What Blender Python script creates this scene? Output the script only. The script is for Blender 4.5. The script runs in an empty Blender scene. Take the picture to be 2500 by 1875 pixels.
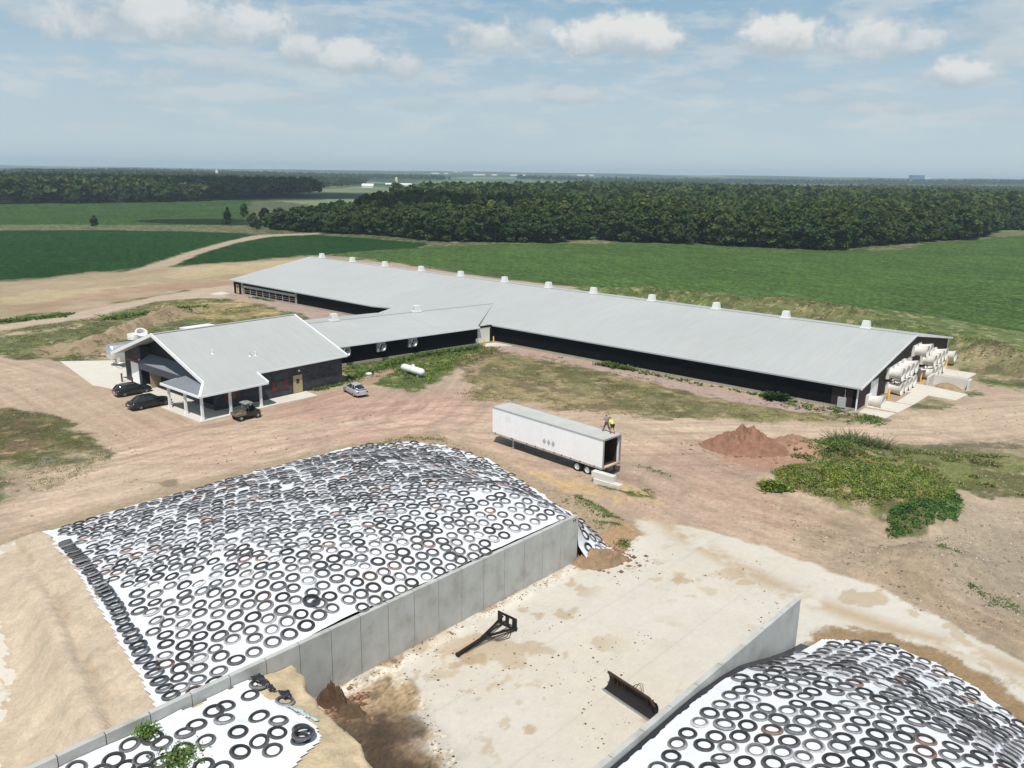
import bpy, bmesh, math, random
import numpy as np
from mathutils import Vector, Matrix
random.seed(7); rng = np.random.default_rng(7)
C = bpy.context.scene.collection
sc = bpy.context.scene
# ------------------------------------------------------------------ camera
CAM_H, PITCH, ROLL, FPX = 28.2053, .2526, .0175, 1991.2      # drone height (m), tilt, roll, focal length at 2500 px width
def cam_axes():
    f = np.array([0, math.cos(PITCH), -math.sin(PITCH)]); rt = np.array([1., 0, 0]); up = np.cross(rt, f)
    c, s = math.cos(ROLL), math.sin(ROLL)
    return c*rt+s*up, -s*rt+c*up, f
RT, UP, FW = cam_axes()
cam = bpy.data.cameras.new('camera'); camo = bpy.data.objects.new('camera', cam); C.objects.link(camo)
cam.sensor_width = 36; cam.lens = FPX/2500*36; cam.clip_start = .5; cam.clip_end = 60000
M = Matrix(((RT[0], UP[0], -FW[0], 0), (RT[1], UP[1], -FW[1], 0), (RT[2], UP[2], -FW[2], CAM_H), (0, 0, 0, 1)))
camo.matrix_world = M; sc.camera = camo
sc.render.resolution_x = 1024; sc.render.resolution_y = 768
# ------------------------------------------------------------------ sun and sky
SUN_EL = math.radians(62); SHADOW_AZ = math.radians(80)       # shadows fall away from the camera
to_sun = Vector((-math.cos(SHADOW_AZ)*math.cos(SUN_EL), -math.sin(SHADOW_AZ)*math.cos(SUN_EL), math.sin(SUN_EL)))
sl = bpy.data.lights.new('sun', 'SUN'); sl.energy = 4.9; sl.angle = math.radians(.5); sl.color = (1, .945, .87)
so = bpy.data.objects.new('sun', sl); C.objects.link(so); so.rotation_euler = (-to_sun).to_track_quat('-Z', 'Y').to_euler()
so.location = (0, -50, 120)
sc.view_settings.view_transform = 'Standard'; sc.view_settings.look = 'None'; sc.view_settings.exposure = -0.12; sc.view_settings.gamma = 1
W = bpy.data.worlds.new('World'); sc.world = W; W.use_nodes = True
def build_sky():
    nt = W.node_tree; N = nt.nodes; Lk = nt.links; N.clear()
    out = N.new('ShaderNodeOutputWorld'); bg = N.new('ShaderNodeBackground'); sky = N.new('ShaderNodeTexSky')
    sky.sky_type = 'NISHITA'; sky.sun_disc = False; sky.sun_elevation = SUN_EL
    sky.sun_rotation = math.atan2(to_sun.x, to_sun.y); sky.altitude = 300; sky.air_density = 1.0; sky.dust_density = 2.2; sky.ozone_density = 1.2
    bg.inputs['Strength'].default_value = .094
    tc = N.new('ShaderNodeTexCoord'); sep = N.new('ShaderNodeSeparateXYZ'); Lk.new(tc.outputs['Generated'], sep.inputs[0])
    def m(op, a, b=None, c=None, clamp=False):
        n = N.new('ShaderNodeMath'); n.operation = op; n.use_clamp = clamp
        for i, v in enumerate((a, b, c)):
            if v is None: continue
            if isinstance(v, (int, float)): n.inputs[i].default_value = v
            else: Lk.new(v, n.inputs[i])
        return n.outputs[0]
    X, Y, Z = sep.outputs
    ax = m('ARCTAN2', X, Y)                                   # bearing
    el = m('ARCSINE', Z)                                      # elevation
    def vec(sx, sy, off=0.):
        cb = N.new('ShaderNodeCombineXYZ'); Lk.new(m('MULTIPLY', ax, sx), cb.inputs[0]); Lk.new(m('MULTIPLY', el, sy), cb.inputs[1]); cb.inputs[2].default_value = off
        return cb.outputs[0]
    def noise(v, scale, det, rough=.55, dist=0.):
        n = N.new('ShaderNodeTexNoise'); n.inputs['Scale'].default_value = scale; n.inputs['Detail'].default_value = det
        n.inputs['Roughness'].default_value = rough; n.inputs['Distortion'].default_value = dist; Lk.new(v, n.inputs['Vector']); return n.outputs['Fac']
    def ramp(v, a, b, smooth=True):
        n = N.new('ShaderNodeMapRange'); n.interpolation_type = 'SMOOTHSTEP' if smooth else 'LINEAR'; n.clamp = True
        n.inputs[1].default_value = a; n.inputs[2].default_value = b; Lk.new(v, n.inputs[0]); return n.outputs[0]
    edge = noise(vec(1, 1.25), 22, 9, .6, .15); edge2 = noise(vec(1, 1.25, 3.1), 7, 4, .5)
    # cumulus heaps: bearing, elevation, half widths (degrees), strength
    total = None; topl = None
    for (a, e, w, h, s) in CLOUDS:
        da = m('DIVIDE', m('SUBTRACT', ax, math.radians(a)), math.radians(w))
        de0 = m('SUBTRACT', el, math.radians(e))
        de = m('MAXIMUM', m('DIVIDE', de0, math.radians(h)), m('DIVIDE', de0, -math.radians(h*.55)))
        r = m('SQRT', m('ADD', m('MULTIPLY', da, da), m('MULTIPLY', de, de)))
        d = m('MULTIPLY', m('SUBTRACT', 1.0, r), 1.0)
        v = m('ADD', d, m('MULTIPLY', m('SUBTRACT', edge, .5), 2.1)); v = m('ADD', v, m('MULTIPLY', m('SUBTRACT', edge2, .5), 1.1))
        c = m('MULTIPLY', ramp(v, -.16, .50), s)
        lit = m('MULTIPLY', c, ramp(m('ADD', m('DIVIDE', de0, math.radians(h)), m('MULTIPLY', m('SUBTRACT', edge, .5), 2.2)), -.5, .55))
        total = c if total is None else m('MAXIMUM', total, c)
        topl = lit if topl is None else m('MAXIMUM', topl, lit)
    # thin layered cloud low over the horizon
    lay = noise(vec(1, 3.6, 7.7), 11, 8, .58, .1)
    band = m('MULTIPLY', ramp(lay, .44, .64), ramp(el, .01, .06)); band = m('MULTIPLY', band, .62)
    hi = m('MULTIPLY', ramp(noise(vec(1, 3, 1.3), 4.5, 6, .55), .45, .75), .35)
    def mix(f, a, b):
        n = N.new('ShaderNodeMix'); n.data_type = 'RGBA'
        if isinstance(f, float): n.inputs['Factor'].default_value = f
        else: Lk.new(f, n.inputs['Factor'])
        for i, v in ((6, a), (7, b)):
            if isinstance(v, tuple): n.inputs[i].default_value = (*v, 1)
            else: Lk.new(v, n.inputs[i])
        return n.outputs[2]
    k = 10.
    # summer haze whitens the lower sky
    hz = m('MULTIPLY', m('SUBTRACT', 1.0, ramp(el, -.02, .30)), .80)
    tint = mix(ramp(el, -.02, .30), (.66*k, .79*k, .84*k), (.20*k, .43*k, .66*k))
    tint = mix(ramp(el, .34, 1.0), tint, (.055*k, .115*k, .21*k))
    base = mix(.94, sky.outputs[0], tint)
    base = mix(hi, base, (.58*k, .72*k, .80*k))
    base = mix(band, base, (.74*k, .79*k, .81*k))
    cc = mix(topl, (.53*k, .62*k, .68*k), (.90*k, .91*k, .90*k))
    fade = ramp(el, .0, .10); cc = mix(m('MULTIPLY', m('SUBTRACT', 1.0, fade), .6), cc, (.68*k, .76*k, .80*k))
    base = mix(total, base, cc)
    Lk.new(base, bg.inputs['Color']); Lk.new(bg.outputs[0], out.inputs[0])
def bear(px, py):                                            # bearing and elevation in degrees of a point of the sky
    d = FW*FPX+RT*(px*1.1302-1250)-UP*(py*1.1302-937.5); d = d/np.linalg.norm(d)
    return math.degrees(math.atan2(d[0], d[1])), math.degrees(math.asin(d[2]))
CLOUDS = []
for (px, py, w, h, s) in [(340, 50, 280, 75, .9), (90, 40, 100, 40, .7), (650, 120, 50, 42, .85), (760, 130, 70, 38, .9), (870, 150, 55, 35, .8), (1060, 85, 90, 45, .9),
                          (1330, 95, 165, 50, 1.), (1170, 80, 50, 40, .7), (1680, 95, 95, 48, 1.), (1890, 90, 140, 60, .92), (2065, 170, 85, 38, .95), (2160, 60, 110, 60, .5),
                          (1230, 210, 90, 22, .6), (360, 170, 60, 28, .55), (235, 185, 38, 18, .5), (150, 135, 32, 18, .5), (340, 220, 95, 16, .4), (1950, 235, 60, 18, .5), (1770, 215, 70, 18, .5), (1100, 45, 60, 20, .3), (640, 215, 80, 16, .4), (900, 225, 70, 18, .4), (1500, 190, 80, 18, .42), (1860, 240, 50, 16, .4), (2120, 250, 70, 20, .42), (1230, 275, 70, 14, .3), (1520, 262, 60, 14, .32), (480, 150, 110, 30, .45), (620, 60, 120, 40, .35), (2190, 110, 60, 50, .5)]:
    a, e = bear(px, py); CLOUDS.append((a, e, w/1.1302*1.1302*.0325*.98, h*.036, s))
build_sky()

# ------------------------------------------------------------------ helpers
def G(px, py, z=0.):                                         # a point of the place, at height z, read off the survey picture (1024-style units)
    d = FW*FPX+RT*(px*1.1302-1250)-UP*(py*1.1302-937.5)
    t = (z-CAM_H)/d[2]; return np.array([d[0]*t, d[1]*t])
def GG(pts, z=0.): return np.array([G(x, y, z) for x, y in pts])
TH = -.6974; BA = np.array([math.cos(TH), math.sin(TH)]); BB = np.array([math.sin(TH), -math.cos(TH)]); BO = np.array([-50.86, 206.8])
def B(u, v): p = BO+u*BA+v*BB; return float(p[0]), float(p[1])
def uv(x, y): w = np.stack([x, y], -1)-BO; return w@BA, w@BB
SD = np.array([.675, .738]); SD = SD/np.linalg.norm(SD); SN = np.array([-SD[1], SD[0]]); SO = np.array([5.12, 56.29])
SANG = math.atan2(SD[1], SD[0])
def S(s, t): p = SO+s*SD+t*SN; return float(p[0]), float(p[1])
def st(x, y): w = np.stack([x, y], -1)-SO; return w@SD, w@SN

def vnoise(x, y, seed=0):
    r = np.random.default_rng(seed); T = r.random((256, 256))
    xi = np.floor(x).astype(int); yi = np.floor(y).astype(int); fx = x-xi; fy = y-yi
    fx = fx*fx*(3-2*fx); fy = fy*fy*(3-2*fy)
    a = T[xi % 256, yi % 256]; b = T[(xi+1) % 256, yi % 256]; c = T[xi % 256, (yi+1) % 256]; d = T[(xi+1) % 256, (yi+1) % 256]
    return (a*(1-fx)+b*fx)*(1-fy)+(c*(1-fx)+d*fx)*fy
def fbm(x, y, sc_, octs=4, seed=0, gain=.5):
    v = 0; a = 1; tot = 0; ca, sa = math.cos(.6), math.sin(.6)
    for o in range(octs):
        v = v+a*vnoise(x/sc_, y/sc_, seed+o); tot += a; a *= gain; sc_ /= 2.03
        x, y = ca*x-sa*y, sa*x+ca*y
    return v/tot
def sst(v, a, b): t = np.clip((v-a)/(b-a), 0, 1); return t*t*(3-2*t)
def poly_sd(x, y, P):                                        # signed distance, positive inside
    P = np.asarray(P, float); n = len(P); d = np.full(x.shape, 1e18); ins = np.zeros(x.shape, bool)
    for i in range(n):
        a = P[i]; b = P[(i+1) % n]; e = b-a; wx = x-a[0]; wy = y-a[1]
        t = np.clip((wx*e[0]+wy*e[1])/(e@e+1e-12), 0, 1); dx = wx-t*e[0]; dy = wy-t*e[1]; d = np.minimum(d, dx*dx+dy*dy)
        c = ((a[1] > y) != (b[1] > y)) & (x < (b[0]-a[0])*(y-a[1])/((b[1]-a[1]) if b[1] != a[1] else 1e-12)+a[0]); ins ^= c
    return np.where(ins, 1, -1)*np.sqrt(d)
def line_d(x, y, P):
    P = np.asarray(P, float); d = np.full(x.shape, 1e18)
    for i in range(len(P)-1):
        a = P[i]; e = P[i+1]-a; wx = x-a[0]; wy = y-a[1]; t = np.clip((wx*e[0]+wy*e[1])/(e@e+1e-12), 0, 1)
        d = np.minimum(d, (wx-t*e[0])**2+(wy-t*e[1])**2)
    return np.sqrt(d)

def tag(o, label=None, cat=None, group=None, kind=None):
    if label: o['label'] = label
    if cat: o['category'] = cat
    if group: o['group'] = group
    if kind: o['kind'] = kind
    return o
def E(name, loc=(0, 0, 0), rz=0., label=None, cat=None, group=None):
    o = bpy.data.objects.new(name, None); o.empty_display_size = .3; C.objects.link(o); o.location = loc; o.rotation_euler = (0, 0, rz)
    return tag(o, label, cat, group)
def mesh_np(name, V, F, mat, parent=None, smooth=False, col=None, rnd=None):
    V = np.asarray(V, np.float32); F = np.asarray(F, np.int32); k = F.shape[1]
    me = bpy.data.meshes.new(name); me.vertices.add(len(V)); me.vertices.foreach_set('co', V.ravel())
    me.loops.add(F.size); me.loops.foreach_set('vertex_index', F.ravel())
    me.polygons.add(len(F)); me.polygons.foreach_set('loop_start', np.arange(0, F.size, k, dtype=np.int32))
    if smooth: me.polygons.foreach_set('use_smooth', np.ones(len(F), bool))
    me.update(calc_edges=True)
    if col is not None:
        at = me.color_attributes.new('Col', 'FLOAT_COLOR', 'POINT'); c = np.ones((len(V), 4), np.float32); c[:, :3] = col; at.data.foreach_set('color', c.ravel())
    if mat: me.materials.append(mat)
    o = bpy.data.objects.new(name, me); C.objects.link(o)
    if parent: o.parent = parent
    return o
class MB:
    def __init__(s): s.v = []; s.f = []; s.sm = []
    def add(s, vs, fs, smooth=False):
        n = len(s.v); s.v += [tuple(float(c) for c in p) for p in vs]; s.f += [tuple(i+n for i in f) for f in fs]; s.sm += [smooth]*len(fs); return s
    def box(s, x0, x1, y0, y1, z0, z1):
        return s.add([(x0, y0, z0), (x1, y0, z0), (x1, y1, z0), (x0, y1, z0), (x0, y0, z1), (x1, y0, z1), (x1, y1, z1), (x0, y1, z1)],
                     [(0, 3, 2, 1), (4, 5, 6, 7), (0, 1, 5, 4), (1, 2, 6, 5), (2, 3, 7, 6), (3, 0, 4, 7)])
    def bar(s, p, q, w, h=None, up=(0, 0, 1)):               # square bar from p to q
        h = h or w; p = Vector(p); q = Vector(q); d = (q-p).normalized(); u = Vector(up)
        if abs(d.dot(u)) > .98: u = Vector((0, 1, 0))
        r = d.cross(u).normalized(); u = r.cross(d)
        vs = [c+r*a*w/2+u*b*h/2 for c in (p, q) for a, b in ((-1, -1), (1, -1), (1, 1), (-1, 1))]
        return s.add(vs, [(0, 3, 2, 1), (4, 5, 6, 7), (0, 1, 5, 4), (1, 2, 6, 5), (2, 3, 7, 6), (3, 0, 4, 7)])
    def tube(s, pts, rad, n=12, cap=True):                   # pts list, rad list
        if not hasattr(rad, '__len__'): rad = [rad]*len(pts)
        pts = [Vector(p) for p in pts]; rings = []
        for i, p in enumerate(pts):
            d = (pts[min(i+1, len(pts)-1)]-pts[max(i-1, 0)]).normalized(); u = Vector((0, 0, 1)) if abs(d.z) < .9 else Vector((1, 0, 0))
            r = d.cross(u).normalized(); u = r.cross(d)
            rings.append([p+(r*math.cos(2*math.pi*k/n)+u*math.sin(2*math.pi*k/n))*rad[i] for k in range(n)])
        return s.loft(rings, cap)
    def loft(s, rings, cap=True, smooth=True, closed=True):
        n = len(rings[0]); vs = [p for r in rings for p in r]; fs = []
        for i in range(len(rings)-1):
            for k in range(n if closed else n-1): fs.append((i*n+k, i*n+(k+1) % n, (i+1)*n+(k+1) % n, (i+1)*n+k))
        s.add(vs, fs, smooth)
        if cap: m = len(s.v)-len(vs); s.f += [tuple(m+k for k in range(n))[::-1], tuple(m+(len(rings)-1)*n+k for k in range(n))]; s.sm += [False]*2
        return s
    def lathe(s, prof, c=(0, 0, 0), n=24, axis='z'):         # prof: (r, h)
        rings = []
        for r, h in prof:
            ring = []
            for k in range(n):
                a = 2*math.pi*k/n; x, y = r*math.cos(a), r*math.sin(a)
                p = (x, y, h) if axis == 'z' else ((h, x, y) if axis == 'x' else (x, h, y))
                ring.append((p[0]+c[0], p[1]+c[1], p[2]+c[2]))
            rings.append(ring)
        return s.loft(rings, cap=False)
    def quad(s, a, b, c, d): return s.add([a, b, c, d], [(0, 1, 2, 3)])
    def slab(s, pts, t):                                     # a polygon with thickness t downwards
        n = len(pts); vs = list(pts)+[(p[0], p[1], p[2]-t) for p in pts]
        return s.add(vs, [tuple(range(n)), tuple(range(2*n-1, n-1, -1))]+[(i, (i+1) % n, n+(i+1) % n, n+i) for i in range(n)])
    def prism(s, prof, y0, y1):                              # prof in xz, extruded along y
        n = len(prof); vs = [(x, y0, z) for x, z in prof]+[(x, y1, z) for x, z in prof]
        return s.add(vs, [tuple(range(n)), tuple(range(2*n-1, n-1, -1))]+[(i, (i+1) % n, n+(i+1) % n, n+i) for i in range(n)])
    def build(s, name, mat, parent=None, bevel=0):
        me = bpy.data.meshes.new(name); me.from_pydata(s.v, [], s.f); me.polygons.foreach_set('use_smooth', s.sm); me.materials.append(mat)
        o = bpy.data.objects.new(name, me); C.objects.link(o)
        bm = bmesh.new(); bm.from_mesh(me); bmesh.ops.recalc_face_normals(bm, faces=bm.faces); bm.to_mesh(me); bm.free()
        if bevel: md = o.modifiers.new('bevel', 'BEVEL'); md.width = bevel; md.segments = 2; md.limit_method = 'ANGLE'
        if parent: o.parent = parent
        return o
def copy_tree(o, parent=None):
    c = o.copy(); C.objects.link(c)
    if parent: c.parent = parent
    for ch in list(o.children): copy_tree(ch, c)
    return c

# ------------------------------------------------------------------ materials
def mat(name, col, rough=.7, metal=0., noise=(), bump=(), spec=.4, attr=False, extra=None):
    """noise: (scale, amount, detail[, stretch]) multiply the colour by 1 +- amount; bump: (scale, strength, distance)"""
    m = bpy.data.materials.new(name); m.use_nodes = True; nt = m.node_tree; N = nt.nodes; Lk = nt.links
    p = N['Principled BSDF']; p.inputs['Roughness'].default_value = rough; p.inputs['Metallic'].default_value = metal; p.inputs['Specular IOR Level'].default_value = spec
    tc = N.new('ShaderNodeTexCoord'); geo = N.new('ShaderNodeNewGeometry')
    pos = geo.outputs['Position'] if (attr or noise or bump) else tc.outputs['Object']
    if attr: a = N.new('ShaderNodeAttribute'); a.attribute_name = 'Col'; cur = a.outputs['Color']
    else: rgb = N.new('ShaderNodeRGB'); rgb.outputs[0].default_value = (*col, 1); cur = rgb.outputs[0]
    for q in noise:
        mp = N.new('ShaderNodeMapping'); Lk.new(pos, mp.inputs[0]); st_ = q[3] if len(q) > 3 else (1, 1, 1)
        if len(q) > 4: mp.inputs['Rotation'].default_value = (0, 0, q[4])
        mp.inputs['Scale'].default_value = st_
        if len(q) > 4:                                       # rotate first, then stretch
            mp.inputs['Scale'].default_value = (1, 1, 1); mp2 = N.new('ShaderNodeMapping'); Lk.new(mp.outputs[0], mp2.inputs[0]); mp2.inputs['Scale'].default_value = st_; mp = mp2
        n = N.new('ShaderNodeTexNoise'); n.inputs['Scale'].default_value = q[0]; n.inputs['Detail'].default_value = q[2]; n.inputs['Roughness'].default_value = .65
        Lk.new(mp.outputs[0], n.inputs['Vector'])
        r = N.new('ShaderNodeMapRange'); r.inputs[1].default_value = .25; r.inputs[2].default_value = .75; r.inputs[3].default_value = 1-q[1]; r.inputs[4].default_value = 1+q[1]; Lk.new(n.outputs['Fac'], r.inputs[0])
        v = N.new('ShaderNodeVectorMath'); v.operation = 'SCALE'; Lk.new(cur, v.inputs[0]); Lk.new(r.outputs[0], v.inputs['Scale']); cur = v.outputs[0]
    Lk.new(cur, p.inputs['Base Color'])
    if bump:
        last = None
        for b in (bump if isinstance(bump[0], tuple) else (bump,)):
            n = N.new('ShaderNodeTexNoise'); n.inputs['Scale'].default_value = b[0]; n.inputs['Detail'].default_value = 5; Lk.new(pos, n.inputs['Vector'])
            bp = N.new('ShaderNodeBump'); bp.inputs['Strength'].default_value = b[1]; bp.inputs['Distance'].default_value = b[2]; Lk.new(n.outputs['Fac'], bp.inputs['Height'])
            if last: Lk.new(last, bp.inputs['Normal'])
            last = bp.outputs[0]
        Lk.new(last, p.inputs['Normal'])
    if extra: extra(m, nt, p, cur, tc, geo)
    return m
def ribs(axis, period, strength=.5, darken=.06):             # standing seams / cladding ribs across an object axis
    def f(m, nt, p, cur, tc, geo):
        N = nt.nodes; Lk = nt.links; s = N.new('ShaderNodeSeparateXYZ'); Lk.new(tc.outputs['Object'], s.inputs[0])
        mu = N.new('ShaderNodeMath'); mu.operation = 'MULTIPLY'; mu.inputs[1].default_value = 1/period; Lk.new(s.outputs[axis], mu.inputs[0])
        fr = N.new('ShaderNodeMath'); fr.operation = 'FRACT'; Lk.new(mu.outputs[0], fr.inputs[0])
        r = N.new('ShaderNodeMapRange'); r.inputs[1].default_value = .0; r.inputs[2].default_value = .12; r.inputs[3].default_value = 1-darken; r.inputs[4].default_value = 1.; Lk.new(fr.outputs[0], r.inputs[0])
        v = N.new('ShaderNodeVectorMath'); v.operation = 'SCALE'; Lk.new(cur, v.inputs[0]); Lk.new(r.outputs[0], v.inputs['Scale']); Lk.new(v.outputs[0], p.inputs['Base Color'])
        b = N.new('ShaderNodeBump'); b.inputs['Strength'].default_value = strength; b.inputs['Distance'].default_value = .03; Lk.new(r.outputs[0], b.inputs['Height']); Lk.new(b.outputs[0], p.inputs['Normal'])
    return f
def blocks(m, nt, p, cur, tc, geo):                          # split-faced block courses
    N = nt.nodes; Lk = nt.links; s = N.new('ShaderNodeSeparateXYZ'); Lk.new(tc.outputs['Object'], s.inputs[0])
    ad = N.new('ShaderNodeMath'); ad.operation = 'ADD'; Lk.new(s.outputs[0], ad.inputs[0]); Lk.new(s.outputs[1], ad.inputs[1])
    cb = N.new('ShaderNodeCombineXYZ'); Lk.new(ad.outputs[0], cb.inputs[0]); Lk.new(s.outputs[2], cb.inputs[1])
    br = N.new('ShaderNodeTexBrick'); br.inputs['Scale'].default_value = 1; br.inputs['Brick Width'].default_value = .6; br.inputs['Row Height'].default_value = .3; br.inputs['Mortar Size'].default_value = .02
    br.inputs['Color1'].default_value = (.060, .060, .068, 1); br.inputs['Color2'].default_value = (.034, .034, .040, 1); br.inputs['Mortar'].default_value = (.03, .03, .036, 1)
    Lk.new(cb.outputs[0], br.inputs['Vector'])
    n = N.new('ShaderNodeTexNoise'); n.inputs['Scale'].default_value = 1.4; n.inputs['Detail'].default_value = 5; Lk.new(tc.outputs['Object'], n.inputs['Vector'])
    r = N.new('ShaderNodeMapRange'); r.inputs[3].default_value = .5; r.inputs[4].default_value = 1.6; Lk.new(n.outputs['Fac'], r.inputs[0])
    v = N.new('ShaderNodeVectorMath'); v.operation = 'SCALE'; Lk.new(br.outputs['Color'], v.inputs[0]); Lk.new(r.outputs[0], v.inputs['Scale']); Lk.new(v.outputs[0], p.inputs['Base Color'])
    b = N.new('ShaderNodeBump'); b.inputs['Strength'].default_value = .6; b.inputs['Distance'].default_value = .03; Lk.new(v.outputs[0], b.inputs['Height']); Lk.new(b.outputs[0], p.inputs['Normal'])
def leafy(m, nt, p, cur, tc, geo):
    N = nt.nodes; Lk = nt.links; p.inputs['Subsurface Weight'].default_value = 0
    tr = N.new('ShaderNodeBsdfTranslucent'); Lk.new(cur, tr.inputs[0]); mx = N.new('ShaderNodeMixShader'); mx.inputs[0].default_value = .25
    Lk.new(p.outputs[0], mx.inputs[1]); Lk.new(tr.outputs[0], mx.inputs[2]); Lk.new(mx.outputs[0], N['Material Output'].inputs[0])
m_road = mat('dirt_road', (1, 1, 1), .95, attr=True, noise=((.35, .13, 5), (2.2, .20, 6), (9, .22, 4), (.8, .10, 5, (1, .12, 1), .35), (.9, .08, 5, (.12, 1, 1), -.2)), bump=((1.2, .6, .2), (6, .6, .06)))
m_grass = mat('dry_grass', (1, 1, 1), .95, attr=True, noise=((.5, .28, 6), (3.5, .30, 5), (9, .25, 3)), bump=((2.5, .9, .3), (9, .6, .1)))
m_crop = mat('crop_leaves', (1, 1, 1), .9, attr=True, noise=((.9, .75, 4), (.33, .30, 4), (.5, .35, 4, (1, .10, 1), -.45), (.09, .10, 3), (.02, .10, 3)), bump=((1.1, .7, .5),), spec=.08)
m_slab = mat('concrete_floor', (1, 1, 1), .85, attr=True, noise=((.25, .06, 5), (1.6, .05, 6), (9, .04, 4)), bump=(3, .15, .02))
m_soil = mat('loose_soil', (1, 1, 1), .98, attr=True, noise=((1.2, .15, 6), (6, .16, 4)), bump=((1.5, .6, .25), (8, .5, .06)))
m_far = mat('distant_land', (1, 1, 1), .95, attr=True, noise=((.03, .2, 6),))
m_plastic = mat('white_plastic', (.74, .765, .80), .45, attr=False, noise=((.3, .06, 4), (1.6, .08, 6), (6, .06, 3)), bump=((.9, .8, .16), (3.5, .6, .05)), spec=.3)
m_roof = mat('pale_metal_roof', (.42, .432, .428), .6, .0, noise=((.05, .05, 3), (1.1, .05, 5, (1, .05, 1), .6974)), spec=.12, extra=ribs(0, .9, .5, .05))
m_roofb = mat('pale_metal_roof_cross', (.42, .432, .428), .6, .0, noise=((.05, .05, 3), (1.1, .05, 5, (.05, 1, 1), .6974)), spec=.12, extra=ribs(1, .9, .5, .05))
m_roofg = mat('grey_metal_roof', (.20, .22, .245), .5, noise=((.5, .05, 3),), extra=ribs(0, .4, .4, .08))
m_black = mat('black_siding', (.0065, .006, .0065), .85, noise=((.8, .15, 3),), spec=.03, extra=ribs(0, .35, .3, .2))
m_navy = mat('dark_blue_siding', (.016, .018, .03), .7, spec=.2, extra=ribs(2, .25, .3, .15))
m_brown = mat('dark_brown_siding', (.035, .022, .022), .7, spec=.2, extra=ribs(1, .3, .3, .15))
m_trim = mat('white_trim', (.82, .83, .84), .4)
m_gtrim = mat('grey_trim', (.40, .42, .43), .45)
m_block = mat('dark_block', (.06, .06, .07), .85, extra=blocks)
m_found = mat('foundation_concrete', (.34, .31, .27), .9, noise=((1.1, .15, 5),))
m_conc = mat('pale_concrete', (.60, .57, .50), .85, noise=((.5, .07, 5), (3, .06, 4)), bump=(4, .2, .02))
m_red = mat('red_paint', (.13, .022, .022), .6)
m_tan = mat('tan_door', (.42, .34, .20), .5, noise=((2, .08, 3),))
m_glass = mat('dark_glass', (.03, .035, .045), .12, spec=.6)
m_white = mat('white_paint', (.80, .80, .80), .35, noise=((1.5, .04, 4),))
m_fib = mat('white_fibreglass', (.74, .72, .67), .4, noise=((1.5, .05, 4),))
m_dark = mat('black_rubber', (.02, .02, .022), .7)
m_steel = mat('stainless_steel', (.68, .67, .65), .33, .85)
m_galv = mat('galvanised_steel', (.45, .46, .46), .4, .7)
m_yel = mat('yellow_paint', (.75, .45, .03), .5)
m_blackmetal = mat('rusty_black_steel', (.016, .012, .011), .55, noise=((3, .35, 5),), spec=.35)
m_rust = mat('rust_brown_steel', (.05, .026, .016), .7, noise=((4, .4, 5),))
m_wood = mat('pale_timber', (.55, .42, .27), .8, noise=((3, .12, 4),))
m_blk = mat('cast_concrete_block', (.62, .61, .57), .85, noise=((2, .07, 5),), bump=(6, .2, .02))
m_bark = mat('bark', (.10, .08, .06), .9)
def leafmat(name, c, am=.3): return mat(name, c, .7, attr=True, noise=((.5, am, 3),), spec=.2, extra=leafy)
m_leaf = leafmat('tree_leaves', (1, 1, 1), .4)
m_weed = leafmat('weed_leaves', (1, 1, 1), .2)
def wallmat(m, nt, p, cur, tc, geo):                         # cast panels: weather streaks and mottled stains
    N = nt.nodes; Lk = nt.links
    mp = N.new('ShaderNodeMapping'); Lk.new(tc.outputs['Object'], mp.inputs[0]); mp.inputs['Scale'].default_value = (.7, 1, .6)
    n = N.new('ShaderNodeTexNoise'); n.inputs['Scale'].default_value = 1.1; n.inputs['Detail'].default_value = 8; n.inputs['Roughness'].default_value = .62; Lk.new(mp.outputs[0], n.inputs['Vector'])
    cr = N.new('ShaderNodeValToRGB'); e = cr.color_ramp.elements; e[0].position = .30; e[0].color = (.34, .33, .29, 1); e[1].position = .70; e[1].color = (.50, .505, .48, 1); x = e.new(.48); x.color = (.44, .44, .42, 1)
    Lk.new(n.outputs['Fac'], cr.inputs[0]); Lk.new(cr.outputs[0], p.inputs['Base Color'])
    b = N.new('ShaderNodeBump'); b.inputs['Strength'].default_value = .2; b.inputs['Distance'].default_value = .01; Lk.new(n.outputs['Fac'], b.inputs['Height']); Lk.new(b.outputs[0], p.inputs['Normal'])
m_wall = mat('cast_concrete_panel', (.5, .5, .47), .85, extra=wallmat)

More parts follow.
